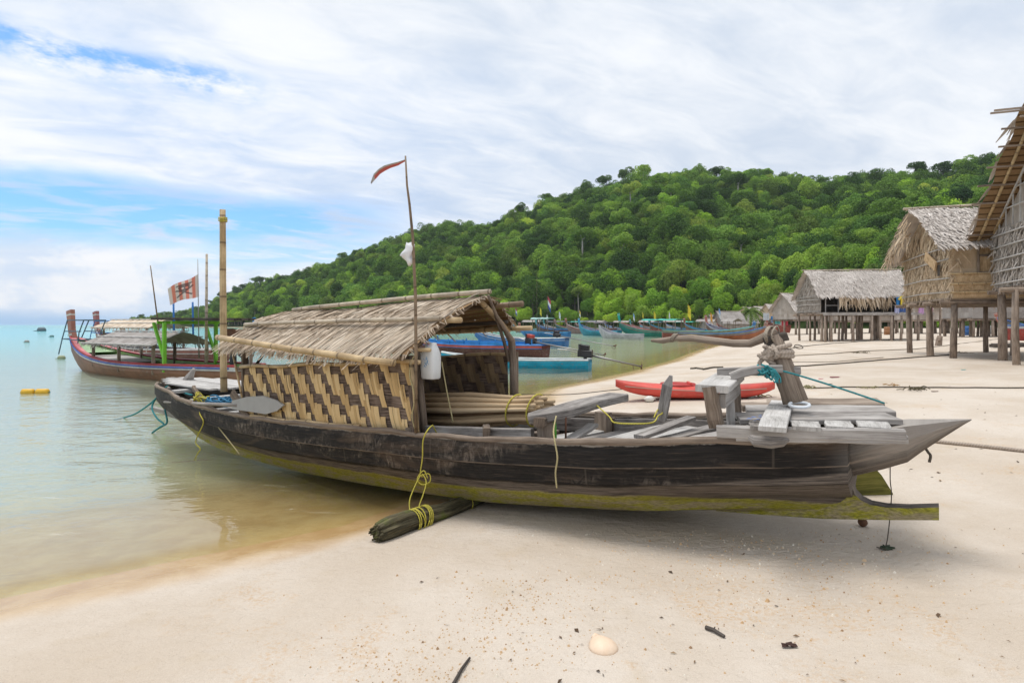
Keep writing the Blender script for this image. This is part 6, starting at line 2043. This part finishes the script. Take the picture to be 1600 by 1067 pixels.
def panel(p, q, r, s, nu, nv, bump=.0):
    m = MB()
    p, q, r, s = map(V3, (p, q, r, s))
    f = lambda a, b: (p.lerp(q, a)).lerp(s.lerp(r, a), b)
    for i in range(nu):
        for j in range(nv):
            c = [(i / nu, j / nv), ((i + 1) / nu, j / nv), ((i + 1) / nu, (j + 1) / nv), (i / nu, (j + 1) / nv)]
            m.poly([f(*x) for x in c], [(x[1] * 2.0, x[0] * 4.0) for x in c], random.uniform(.3, .7))
    return m, f

def stilts(e, pts, r, top, z_extra=.35):
    cz, sz = math.cos(e.rotation_euler.z), math.sin(e.rotation_euler.z)
    for x, y in pts:
        wx, wy = e.location.x + x * cz - y * sz, e.location.y + x * sz + y * cz
        zb = gz(wx, wy) - e.location.z - z_extra
        rr_ = r * random.uniform(.85, 1.2)
        m = MB(); lx, ly = random.uniform(-.07, .07), random.uniform(-.05, .05)
        m.tube([(x + lx, y + ly, zb), (x + lx * .4 + random.uniform(-.02, .02), y, (zb + top) / 2), (x, y, top)], [rr_ * 1.1, rr_, rr_ * .9], 8)
        m.build('stilt', M['stilt'], e, True)

def hut(e, W, D, zf, wh, rh, over=.5, roof_mat='hut_thatch', wall_mat='hut_wall', lod=2, gable_over=.5, window=None, door=None, openfront=False, post_r=.10, deck=None, gap=1.25, front_leaves=True):
    """W along the ridge (x), D gable depth (y)."""
    # floor
    m = MB()
    nb = 10 if lod else 4
    for i in range(nb):
        y0 = D * i / nb
        m.beam((-.1, y0 + D / nb / 2, zf), (W + .1, y0 + D / nb / 2, zf), D / nb * .9, .06)
    m.build('floor', M['brownwood'], e)
    for y in np.linspace(.05, D - .05, 4):
        m = MB(); m.tube([(-.35, y, zf - .12), (W + .35, y, zf - .12)], .07, 6); m.build('floor_beam', M['stilt'], e)
    nx_, ny_ = max(2, int(W / gap)) + 1, max(2, int(D / max(gap, 1.6))) + 1
    stilts(e, [(x, y) for x in np.linspace(.1, W - .1, nx_) for y in np.linspace(.1, D - .1, ny_)], post_r, zf - .05)
    zt_ = zf + wh
    # walls
    def wall(name, p, q, mat):
        p, q = V3((*p, zf)), V3((*q, zf))
        nr = (q - p).normalized().cross(Vector((0, 0, 1)))
        m, f = panel(p, q, q + Vector((0, 0, wh)), p + Vector((0, 0, wh)), 8, 4)
        w_ = m.build(name, M[mat], e)
        if lod > 1 and (front_leaves or abs(p.y) + abs(q.y) > .1):
            A = (q - p).length * wh
            def smp():
                a, b = random.random(), random.uniform(.05, 1.0)
                return f(a, b) + nr * .02, nr
            blades(smp, int(A * 95), .36, .04, M[mat], 'thatch', w_, spread=.38, lift=.04)
            for k in range(4):
                b = (k + .5) / 4 + random.uniform(-.06, .06)
                m = MB(); m.tube([f(-.01, b) + nr * .10, f(.5, b + .02) + nr * .11, f(1.01, b + random.uniform(-.03, .03)) + nr * .10], .022, 5); m.build('batten', M['palewood'], w_, True)
        return w_, f, nr
    res = {}
    if not openfront:
        res['front'] = wall('wall', (0, 0), (W, 0), wall_mat)
    res['end'] = wall('wall', (0, D), (0, 0), wall_mat)
    res['end2'] = wall('wall', (W, 0), (W, D), wall_mat)
    res['back'] = wall('wall', (W, D), (0, D), wall_mat)
    # gables
    for x, s_ in ((0, -1), (W, 1)):
        m = MB(); m.poly([(x, 0, zt_), (x, D, zt_), (x, D / 2, zt_ + rh)], [(0, 0), (0, 4), (2, 2)])
        gb = m.build('gable', M[wall_mat], e)
        if lod > 1:
            def smp(x=x, s_=s_):
                y = random.uniform(0, D); h = rh * (1 - abs(2 * y / D - 1)) * random.random()
                return Vector((x + s_ * .02, y, zt_ + h)), Vector((s_, 0, 0))
            blades(smp, int(D * rh * 40), .5, .06, M[wall_mat], 'thatch', gb, spread=.5, lift=.05)
    # roof
    m = MB()
    R0, R1 = Vector((-gable_over, D / 2, zt_ + rh)), Vector((W + gable_over, D / 2, zt_ + rh))
    fs = []
    k = over / (D / 2)
    for s_ in (-1, 1):
        E0 = Vector((-gable_over, D / 2 + s_ * (D / 2 + over), zt_ - rh * k)); E1 = E0 + Vector((W + 2 * gable_over, 0, 0))
        def f(a, b, E0=E0, E1=E1):
            return R0.lerp(R1, a).lerp(E0.lerp(E1, a), b) + Vector((0, 0, .07 * math.sin(math.pi * b) - .05 * math.sin(math.pi * a) + .03 * math.sin(a * 13 + b * 5)))
        fs.append((f, s_))
        nu, nv = (24, 8) if lod else (6, 3)
        for i in range(nu):
            for j in range(nv):
                c = [(i / nu, j / nv), ((i + 1) / nu, j / nv), ((i + 1) / nu, (j + 1) / nv), (i / nu, (j + 1) / nv)]
                m.poly([f(*x) for x in c], [(x[1] * 2.5, x[0] * 5.0) for x in c], random.uniform(.35, .65))
    ro = m.build('roof', M[roof_mat], e)
    if lod:
        for f, s_ in fs:
            def smp(f=f, s_=s_):
                a, b = random.uniform(-.01, 1.01), random.uniform(-.03, .99)
                nr = Vector((0, s_ * rh, D / 2)).normalized()
                return f(a, b) + nr * .015, nr
            A = (W + 2 * gable_over) * math.hypot(D / 2 + over, rh * (1 + k))
            blades(smp, int(A * (150 if lod > 1 else 40)), .42 if lod > 1 else .7, .042 if lod > 1 else .09, M[roof_mat], 'thatch', ro, spread=.16, lift=.035)
            if lod > 1:
                m = MB()
                for _ in range(int(W * 55)):
                    a = random.random(); c = f(a, random.uniform(.96, 1.0)); ln = random.uniform(.04, .16); w_ = random.uniform(.015, .035)
                    m.poly([c + Vector((-w_, 0, 0)), c + Vector((w_, 0, 0)), c + Vector((w_ * .3 + random.uniform(-.06, .06), s_ * ln * .4, -ln)), c + Vector((-w_ * .3, s_ * ln * .4, -ln))], [(0, 0), (0, 1), (.3, 1), (.3, 0)], random.random())
                m.build('thatch_fringe', M[roof_mat], ro)
    m = MB(); m.tube([R0 + Vector((-.2, 0, .05)), R1 + Vector((.2, 0, .05))], .05, 6); m.build('ridge_pole', M['bamboo_grey'], ro)
    return res, fs, ro, zt_

# --- the tan hut with a boarded window (its corner stilt stands in the open sand)
c2_ = hit(1488, 560)
E1 = Vector((.945, -.325)); E2 = Vector((.325, .945))
h2 = house_frame('stilt_house', (c2_.x, c2_.y), E1, 'tan thatched stilt hut with a boarded bamboo window and shaggy grey roof')
res, fs, ro, zt_ = hut(h2, 5.6, 5.0, 2.05, 2.05, 1.5, over=.55, gable_over=.55, wall_mat='hut_wall', gap=2.2, front_leaves=False)
w_, f, nr = res['front']
m = MB()
for k in range(9):
    a0 = .13 + .52 * k / 9
    m.poly([f(a0, .42) + nr * .14, f(a0 + .055, .42) + nr * .14, f(a0 + .055, .97) + nr * .14, f(a0, .97) + nr * .14], [(0, k), (0, k + .9), (2, k + .9), (2, k)], random.random())
wn_ = m.build('window', M['hut_board'], h2)
m = MB()
for b in (.42, .70, .97):
    m.beam(f(.12, b) + nr * .17, f(.66, b) + nr * .17, .05, .07)
for a in (.12, .66, .52):
    m.beam(f(a, .42) + nr * .17, f(a, .99) + nr * .17, .06, .05)
m.build('window_frame', M['brownwood'], wn_)
m, f2 = panel(f(.0, .02) + nr * .13, f(1.0, .02) + nr * .13, f(1.0, .40) + nr * .13, f(.0, .40) + nr * .13, 10, 3)
lp = m.build('matting', M['hut_board'], h2)
for b in (.10, .24, .41):
    m = MB(); m.tube([f(-.02, b) + nr * .17, f(.5, b + .01) + nr * .17, f(1.02, b) + nr * .17], .03, 6); m.build('batten', M['bamboo'], lp, True)
# ragged leaves at the near corner and the open gable
def smp():
    return Vector((random.uniform(-.1, .25), random.uniform(-.12, .0), 2.05 + random.uniform(.7, 2.0))), Vector((random.uniform(-.4, .2), -1, 0)).normalized()
blades(smp, 30, .5, .04, M['hut_wall'], 'thatch_fringe', ro, spread=.4, lift=.07)
def smp():
    y = random.uniform(2.6, 5.4)
    return Vector((-.5 + random.uniform(-.1, .1), y, 4.1 + 1.5 * (1 - abs(2 * y / 5 - 1)) * random.uniform(.3, 1))), Vector((-1, random.uniform(-.3, .3), 0)).normalized()
blades(smp, 90, .7, .05, M['hut_wall'], 'thatch_fringe', ro, spread=.7, lift=.12)
m = MB(); m.beam((-.14, 2.1, 3.75), (-.16, 1.0, 3.25), .06, .34, up=(0, .4, 1)); m.build('loose_board', M['hut_board'], h2)
m = MB(); m.poly([(-.12, .98, 2.9), (-.12, .72, 2.9), (-.12, .72, 3.3), (-.12, .98, 3.3)]); m.build('window', M['darkwood'], h2)

# --- the hut at the edge of the picture, only its end wall and roof overhang seen
q1 = hit(1587, 570)
h1 = house_frame('stilt_house', (q1.x + .86, q1.y + 1.55), E1, 'grey thatched stilt hut with a high lattice gable and deep overhanging roof')
stilts(h1, [(-.31, -1.74)], .10, 2.25)
D1 = 6.6
# local: x along ridge, y along gable: the far corner at y = 0.2, the near corner at y = 0.2 - D1
zf1 = 2.32; wh1 = 1.95; rh1 = 3.05; yf = .25; yn = yf - D1; ym = (yf + yn) / 2
m = MB()
for i in range(10):
    y0 = yn + D1 * (i + .5) / 10
    m.beam((-.1, y0, zf1), (5.0, y0, zf1), D1 / 10 * .9, .06)
m.build('floor', M['brownwood'], h1)
for y in (yf - .2, -1.75, yn + 1.4):
    m = MB(); m.tube([(-.7 if y == -1.75 else -.3, y, zf1 - .12), (5.2, y, zf1 - .12)], .07, 6); m.build('floor_beam', M['stilt'], h1)
stilts(h1, [(x, y) for x in (.1, 1.9, 3.6) for y in (yf - .1, yf - 2.0, yf - 4.0, yn + .2) if not (x == .1 and y == yf - 2.0)], .10, zf1 - .1)
for nm, (p, q) in {'wall': ((0, yf), (0, yn)), 'wall ': ((5, yf), (0, yf)), 'wall  ': ((0, yn), (5, yn))}.items():
    p, q = V3((*p, zf1)), V3((*q, zf1)); nr = (q - p).normalized().cross(Vector((0, 0, 1)))
    m, f = panel(p, q, q + Vector((0, 0, wh1)), p + Vector((0, 0, wh1)), 8, 4)
    w_ = m.build('wall', M['hut_wall_grey'], h1)
    def smp(f=f, nr=nr):
        return f(random.random(), random.uniform(.05, 1.0)) + nr * .02, nr
    blades(smp, 1500, .38, .042, M['hut_wall_grey'], 'thatch', w_, spread=.45, lift=.05)
    for k in range(5):
        b = (k + .5) / 5
        m = MB(); m.tube([f(-.01, b - .03) + nr * .11, f(.5, b) + nr * .12, f(1.0, b + .03) + nr * .11], .026, 5); m.build('batten', M['palewood'], w_, True)
# lattice gable
m = MB()
zt1 = zf1 + wh1
gh = lambda y: rh1 * (1 - abs(2 * (y - yn) / D1 - 1)) * .92
for k in range(15):
    y = yn + D1 * (k + .5) / 15
    m.tube([(0, y, zt1), (0, y, zt1 + gh(y))], .022, 5)
for k in range(1, 5):
    z = rh1 * k / 5.5; hw = D1 / 2 * (1 - z / rh1 / .92 * .98)
    if hw > .2: m.tube([(-.03, ym - hw, zt1 + z), (-.03, ym + hw, zt1 + z)], .022, 5)
m.tube([(-.03, yf, zt1), (-.03, ym, zt1 + rh1 * .92)], .03, 5); m.tube([(-.03, yn, zt1), (-.03, ym, zt1 + rh1 * .92)], .03, 5)
m.build('gable_lattice', M['palewood'], h1)
m = MB(); m.poly([(.10, yf, zt1), (.10, yn, zt1), (.10, ym, zt1 + rh1 * .9)], [(0, 0), (0, 4), (2, 2)]); gb = m.build('gable', M['hut_wall_grey'], h1)
# roof with battens seen from below
over = .45; go_ = .62; kk = over / (D1 / 2)
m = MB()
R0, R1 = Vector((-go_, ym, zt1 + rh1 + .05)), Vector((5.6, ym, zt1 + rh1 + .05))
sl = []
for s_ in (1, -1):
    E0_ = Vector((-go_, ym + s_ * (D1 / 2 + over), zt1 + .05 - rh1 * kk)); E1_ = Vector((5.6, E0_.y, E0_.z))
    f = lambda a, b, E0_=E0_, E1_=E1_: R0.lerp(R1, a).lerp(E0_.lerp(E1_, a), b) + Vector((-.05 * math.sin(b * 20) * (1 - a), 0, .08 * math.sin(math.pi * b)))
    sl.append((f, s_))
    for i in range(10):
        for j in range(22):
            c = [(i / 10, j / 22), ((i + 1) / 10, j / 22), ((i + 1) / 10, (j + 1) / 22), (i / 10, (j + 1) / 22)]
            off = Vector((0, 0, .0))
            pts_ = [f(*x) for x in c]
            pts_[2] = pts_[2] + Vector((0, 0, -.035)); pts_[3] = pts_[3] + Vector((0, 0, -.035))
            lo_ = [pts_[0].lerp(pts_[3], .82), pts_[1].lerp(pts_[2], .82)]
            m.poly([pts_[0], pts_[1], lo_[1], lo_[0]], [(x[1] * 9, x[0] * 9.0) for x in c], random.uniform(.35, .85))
            m.poly([lo_[0], lo_[1], pts_[2], pts_[3]], [(x[1] * 9, x[0] * 9.0) for x in c], -.25)  # lower edge of each course: gap shadow painted in as dark tint
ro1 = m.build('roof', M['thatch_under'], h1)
for f, s_ in sl:
    def smp(f=f, s_=s_):
        nr = Vector((0, s_ * rh1, D1 / 2)).normalized()
        return f(random.uniform(0, 1), random.uniform(0, .98)) + nr * .05, nr
    blades(smp, 1400, .6, .07, M['hut_thatch'], 'thatch', ro1, spread=.16, lift=.03)
    for a in (.045, .10):
        m = MB(); m.tube([f(a, 0) + Vector((0, 0, -.10)), f(a, .5) + Vector((0, 0, -.10)), f(a, 1.0) + Vector((0, 0, -.12))], .045, 6); m.build('rafter', M['bamboo'], ro1, True)
    for b in (.03, .14, .26, .40, .53, .66, .78, .90, .985):
        m = MB(); ln = random.uniform(.12, .45) if b > .1 else .75
        m.beam(f(-ln / 6.4, b) + Vector((0, 0, -.15)), f(.5, b) + Vector((0, 0, -.15)), .05, .05); m.build('purlin', M['stilt'], ro1)

# --- the hut with laundry on its deck
c3 = hit(1297, 534)
h3 = house_frame('stilt_house', (c3.x, c3.y + 1.2), (1.0, -.10), 'grey thatched stilt hut with an open verandah and laundry on its deck')
res3 = hut(h3, 6.3, 4.4, 2.15, 1.45, 1.85, over=.3, gable_over=.3, wall_mat='hut_wall_grey', lod=2, openfront=True, post_r=.085)
w3 = res3[0]
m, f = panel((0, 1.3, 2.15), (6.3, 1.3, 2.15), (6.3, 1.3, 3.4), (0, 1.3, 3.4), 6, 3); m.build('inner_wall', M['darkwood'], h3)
m = MB()
for i in range(4):
    m.beam((-.4, -.25 - .32 * i, 2.08), (7.0, -.25 - .32 * i, 2.10), .30, .06, seg=4, wob=.01)
m.build('deck', M['driftwood'], h3)
m = MB(); m.beam((-.45, -1.42, 2.02), (7.0, -1.42, 2.04), .06, .2, seg=4, wob=.01); m.build('deck_edge', M['driftwood'], h3)
stilts(h3, [(x, -1.35) for x in (-.3, .15, 1.6, 2.9, 3.4, 4.2, 4.9, 6.0, 6.9)], .085, 2.02)
m = MB(); m.tube([(.3, -.05, 2.68), (4.9, -.05, 2.70)], .035, 5)
for x in (.3, 1.2, 3.6, 4.9):
    m.tube([(x, -.05, 2.1), (x, -.05, 3.3)], .04, 5)
m.build('railing', M['driftwood'], h3)
def smp():
    return Vector((random.uniform(1.2, 4.8), random.uniform(-.3, .1), random.uniform(3.15, 3.45))), Vector((0, -1, .1)).normalized()
blades(smp, 130, .9, .09, M['hut_wall'], 'thatch_fringe', res3[2], spread=.45, lift=.06)
# lean-to roof at its end
m = MB()
for i in range(8):
    m.beam((5.6 + .26 * i, -1.2, 3.05), (5.6 + .26 * i, .4, 3.35), .25, .05)
m.build('porch_roof', M['hut_thatch'], h3)
for x in (5.6, 7.5):
    m = MB(); m.beam((x, -1.25, 0), (x, -1.25, 3.65), .10, .10); m.build('porch_post', M['stilt'], h3)
m = MB(); m.beam((5.5, -1.25, 3.58), (7.6, -1.25, 3.62), .07, .08); m.build('porch_bar', M['stilt'], h3)
def h3w(x, y, z):
    a = h3.rotation_euler.z
    return Vector((h3.location.x + x * math.cos(a) - y * math.sin(a), h3.location.y + x * math.sin(a) + y * math.cos(a), h3.location.z + z + .36))
def cloth_item(name, x, z, w_, h_, c, label, shirt=False, cat='laundry'):
    m = MB()
    if shirt:
        out = [(-.5, 0), (.5, 0), (.85, -.35), (.62, -.5), (.48, -.32), (.5, -1), (-.5, -1), (-.48, -.32), (-.62, -.5), (-.85, -.35)]
        for y_ in (0, .03):
            m.poly([h3w(x + a * w_, -1.5 - y_ + .03 * math.sin(a * 9), z + b * h_) for a, b in (out if y_ else out[::-1])])
    else:
        for i in range(6):
            a0, a1 = i / 6 - .5, (i + 1) / 6 - .5
            g_ = lambda a: -1.5 + .05 * math.sin(a * 14)
            m.poly([h3w(x + a0 * w_, g_(a0), z), h3w(x + a1 * w_, g_(a1), z), h3w(x + a1 * w_, g_(a1) + .03, z - h_ * (1 + .08 * math.sin(a1 * 9))), h3w(x + a0 * w_, g_(a0) + .03, z - h_ * (1 + .08 * math.sin(a0 * 9)))])
    o = m.build(name, P(c, .0), None)
    tag(o, label, cat)
cloth_item('shirt', 5.05, 2.92, .62, .62, (.72, .55, .05), 'yellow shirt drying on the hut deck', True)
cloth_item('towel', 4.55, 2.85, .25, .75, (.06, .28, .58), 'blue cloth hanging beside the yellow shirt')
cloth_item('towel', 5.0, 2.28, .75, .5, (.04, .10, .30), 'navy cloth hanging below the yellow shirt')
cloth_item('towel', 4.5, 2.25, .35, .55, (.50, .52, .72), 'pale lilac cloth at the railing end of the laundry')
cloth_item('towel', 6.1, 2.30, .42, .62, (.60, .36, .62), 'mauve checked cloth hanging on the porch')
cloth_item('towel', 6.65, 2.28, .48, .62, (.72, .24, .42), 'pink cloth hanging next to the mauve one')
cloth_item('towel', 5.55, 3.05, .28, .5, (.50, .03, .14), 'crimson cloth under the porch roof edge')
m = MB(); m.tube([h3w(4.2, -1.5, 2.93), h3w(5.6, -1.5, 2.98), h3w(7.4, -1.5, 2.9)], .012, 4); m.tube([h3w(4.2, -1.5, 2.28), h3w(7.3, -1.5, 2.30)], .012, 4)
single(m, 'washing_line', M['rope_beige'], 'double washing line along the hut deck under the clothes', 'washing line')

# --- more huts down the beach
def far_hut(px, py, W, D, zf, wh, rh, e1, label, lod=1, roof=None, wall='hut_wall_grey', gov=.4):
    roof = roof or ('hut_thatch' if lod else 'far_thatch')
    wall = wall if lod else 'far_thatch'
    q = hit(px, py)
    e = house_frame('stilt_house', (q.x, q.y), e1, label, group='stilt huts down the beach')
    hut(e, W, D, zf, wh, rh, over=.4, gable_over=gov, wall_mat=wall, roof_mat=roof, lod=lod, post_r=.11)
    return e
far_hut(1243, 523, 3.6, 4.5, 1.95, 1.45, 2.0, (.98, .2), 'weathered brown hut on thin stilts next to the laundry hut')
h5 = far_hut(1208, 515, 3.8, 4.5, 2.6, 1.5, 2.2, (.96, .28), 'hut with bluish grey roof just beyond the weathered brown hut', wall='hut_wall')
far_hut(1189, 514.5, 3.6, 4.5, 2.4, 1.5, 2.1, (.96, .28), 'hut with pale whitish roof and blue patch in the village row')
far_hut(1172, 514, 4.0, 4.5, 1.6, 2.2, 2.2, (.9, .4), 'tall narrow hut with reddish wall in the village row', wall='hut_wall')
far_hut(1158, 512.5, 5.0, 4.5, .9, 1.4, 2.1, (.96, .28), 'low hut with slate grey roof below the bright trees', lod=0)
far_hut(1144, 512, 4.0, 4.5, .9, 1.4, 2.0, (.96, .28), 'narrow low hut between two wider village huts', lod=0)
far_hut(1131, 511.5, 4.8, 4.5, 1.0, 1.5, 2.2, (.97, .2), 'wide low hut with long grey roof beside the palm', lod=0)
far_hut(1119, 511.5, 4.5, 4.5, .8, 1.3, 2.0, (.97, .2), 'small pale hut near the last village roof', lod=0)
far_hut(1110, 511.5, 3.5, 4.0, .5, 1.2, 1.7, (.97, .2), 'smallest pale roofed hut where the village meets the trees', lod=0)
far_hut(1430, 522, 5.5, 5.0, 1.6, 1.8, 1.9, (.97, -.2), 'dark hut half hidden behind the tan hut', lod=1)
far_hut(1330, 521, 6.5, 5.0, 1.6, 1.6, 1.8, (.98, .1), 'hut partly hidden behind the laundry hut', lod=1)
far_hut(1520, 527, 6.5, 5.0, 1.5, 1.9, 1.9, (.97, -.25), 'shaded hut seen between the stilts of the tan hut', lod=0, wall='hut_board')
# fence of grey boards in the village
q = hit(1196, 517)
m = MB()
for k in range(16):
    m.beam((q.x + .26 * k, q.y + .04 * k, q.z - .1), (q.x + .26 * k, q.y + .04 * k, q.z + 2.0 + random.uniform(-.3, .2)), .24, .05)
single(m, 'plank_fence', M['driftwood'], 'grey upright plank fence among the village stilts', 'fence')
# short stump and coil at the foot of the stilts
q = hit(1466, 540)
m = MB(); m.tube([q + Vector((0, 0, -.1)), q + Vector((.05, 0, .3)), q + Vector((.10, 0, .52))], [.17, .15, .12], 9); m.tube([q + Vector((.05, -.1, .2)), q + Vector((-.12, -.2, .32))], [.06, .04], 6)
single(m, 'tree_stump', M['stilt'], 'short grey stump on the sand between the stilts', 'stump')
weed(1500, 552, 12, .25, 'tangled dark rope and weed heap beside the corner stilt', (.09, .075, .06))
q = hit(1575, 543)
m = MB(); m.beam(q + Vector((-.8, 0, .10)), q + Vector((1.6, -.3, .12)), .3, .16, seg=3, wob=.02); m.beam(q + Vector((-.3, .5, .12)), q + Vector((2.0, .3, .14)), .25, .14, seg=3, wob=.02)
single(m, 'timber_stack', M['darkwood'], 'dark timber baulks lying on the sand under the huts', 'timber')
o_ = bpy.data.objects['timber_stack']; o_.name = 'timber_baulk'

# coconut palm by the village
q = at(1172, 507, 128); pz = gz(q.x, q.y)
pl_ = empty('palm_tree', (q.x, q.y, pz), 0, 'coconut palm with drooping fronds standing behind the village huts', 'palm')
m = MB(); m.tube([(0, 0, -.5), (.25, 0, 2.0), (.1, 0, 4.5)], [.22, .17, .14], 8); m.build('trunk', M['trunk'], pl_, True)
Qs = []
for k in range(24):
    a = 6.2832 * k / 24 + random.uniform(-.1, .1); el = random.uniform(-.2, 1.25); L_ = random.uniform(3.2, 4.4)
    d = Vector((math.cos(a), math.sin(a), 0)); prev = None
    for i in range(13):
        t = i / 12
        p = Vector((.1, 0, 4.5)) + d * L_ * t * math.cos(el * (1 - .5 * t)) + Vector((0, 0, L_ * (math.sin(el) * t - 1.05 * t * t)))
        if prev is not None:
            sdv = d.cross(Vector((0, 0, 1)))
            for s_ in (-1, 1):
                ln = .75 * math.sin(math.pi * min(.95, t * .85 + .12))
                tipv = p + sdv * s_ * ln * .8 + d * ln * .35 + Vector((0, 0, -ln * .55))
                Qs.append([prev, p, tipv + d * .05, tipv - d * .06])
        prev = p
fm = quads_mesh('crown', np.array([[list(p) for p in q_] for q_ in Qs]), np.random.default_rng(1).uniform(0, 1, len(Qs)), leaf_mat('palm fronds', (.06, .11, .03), (.16, .22, .06), (.30, .34, .11)))
fo = bpy.data.objects.new('crown', fm); fo.parent = pl_; col.objects.link(fo)

# bright odds and ends among the far huts
for i, (px, py, w_, h_, c, lab) in enumerate([(1197, 489, .9, 1.1, (.62, .66, .68), 'white cloth hung between two far huts'), (1208, 494, .7, .9, (.04, .22, .52), 'blue cloth hung on the village plank fence'),
        (1222, 491, .6, 1.0, (.55, .60, .08), 'lime yellow shirt hung by the far huts'), (1226, 500, .9, .8, (.50, .05, .07), 'red cloth hung low beside the brown hut'), (1214, 499, .8, .7, (.10, .42, .40), 'teal cloth drying among the far stilts')]):
    p = at(px, py, 84 - i)
    m = MB()
    for k in range(5):
        f = lambda a: Vector((p.x + (a - .5) * w_, p.y + .06 * math.sin(a * 11), p.z))
        m.poly([f(k / 5), f((k + 1) / 5), f((k + 1) / 5) - Vector((0, .04, h_)), f(k / 5) - Vector((0, .04, h_ * .95))])
    tag(m.build('hanging_cloth', P(c, 0.0), None), lab, 'laundry')
p = at(1210, 488, 83)
m = MB(); m.tube([at(1192, 487.5, 84.5), p, at(1232, 489.5, 79.5)], .03, 4)
single(m, 'washing_line', M['rope_beige'], 'washing line strung between the far village huts', 'washing line')

# things kept under the huts
longtail(wl(1560, 34), wl(1640, 31), 'red and white boat stored in the shade under the huts', beam=1.5, free=.6, rise=.5, hullc=(.36, .05, .04), band=(.5, .5, .5), rim=(.05, .15, .4), inner=(.2, .2, .2), prow_h=.3, z0=1.05, detail=False, group=None, name='stored_boat')
for px, py, c, lab in ((1512, 524, (.03, .12, .34), 'blue plastic drum standing in the shade under the tan hut'), (1546, 522, (.30, .30, .28), 'grey plastic drum standing in the shade under the huts'), (1386, 523, (.30, .14, .06), 'rusty drum among the stilts of the laundry hut')):
    q = hit(px, py)
    m = MB(); m.tube([q + Vector((0, 0, -.05)), q + Vector((0, 0, .02)), q + Vector((0, 0, .3)), q + Vector((0, 0, .32)), q + Vector((0, 0, .34)), q + Vector((0, 0, .62)), q + Vector((0, 0, .85))], [.27, .29, .29, .31, .29, .29, .27], 14)
    single(m, 'drum', P(c, .5), lab, 'drum', True)
# ================================================================== sea air
m = MB()
X0, X1_, Y0, Y1_, Z0, Z1_ = -1850, 1850, -350, 2150, -4.5, 150
vs_ = [(x, y, z) for z in (Z0, Z1_) for y in (Y0, Y1_) for x in (X0, X1_)]
m.v = vs_
for f_ in ((0, 2, 3, 1), (4, 5, 7, 6), (0, 1, 5, 4), (2, 6, 7, 3), (0, 4, 6, 2), (1, 3, 7, 5)):
    m.face(list(f_))
hm = bpy.data.materials.new('thin sea haze')
hm.use_nodes = True
hm.node_tree.nodes.clear()
g = G(hm.node_tree)
ho = g.n('OutputMaterial')
pv = g.n('VolumePrincipled', {'Color': (0.86, 0.92, 1.0), 'Density': 0.00013, 'Anisotropy': 0.2})
g.link(pv.outputs[0], ho.inputs['Volume'])
hz_ = m.build('haze', hm, None, loc=(0, 0, 0))
tag(hz_, kind='stuff', label='thin pale sea haze over the whole bay')
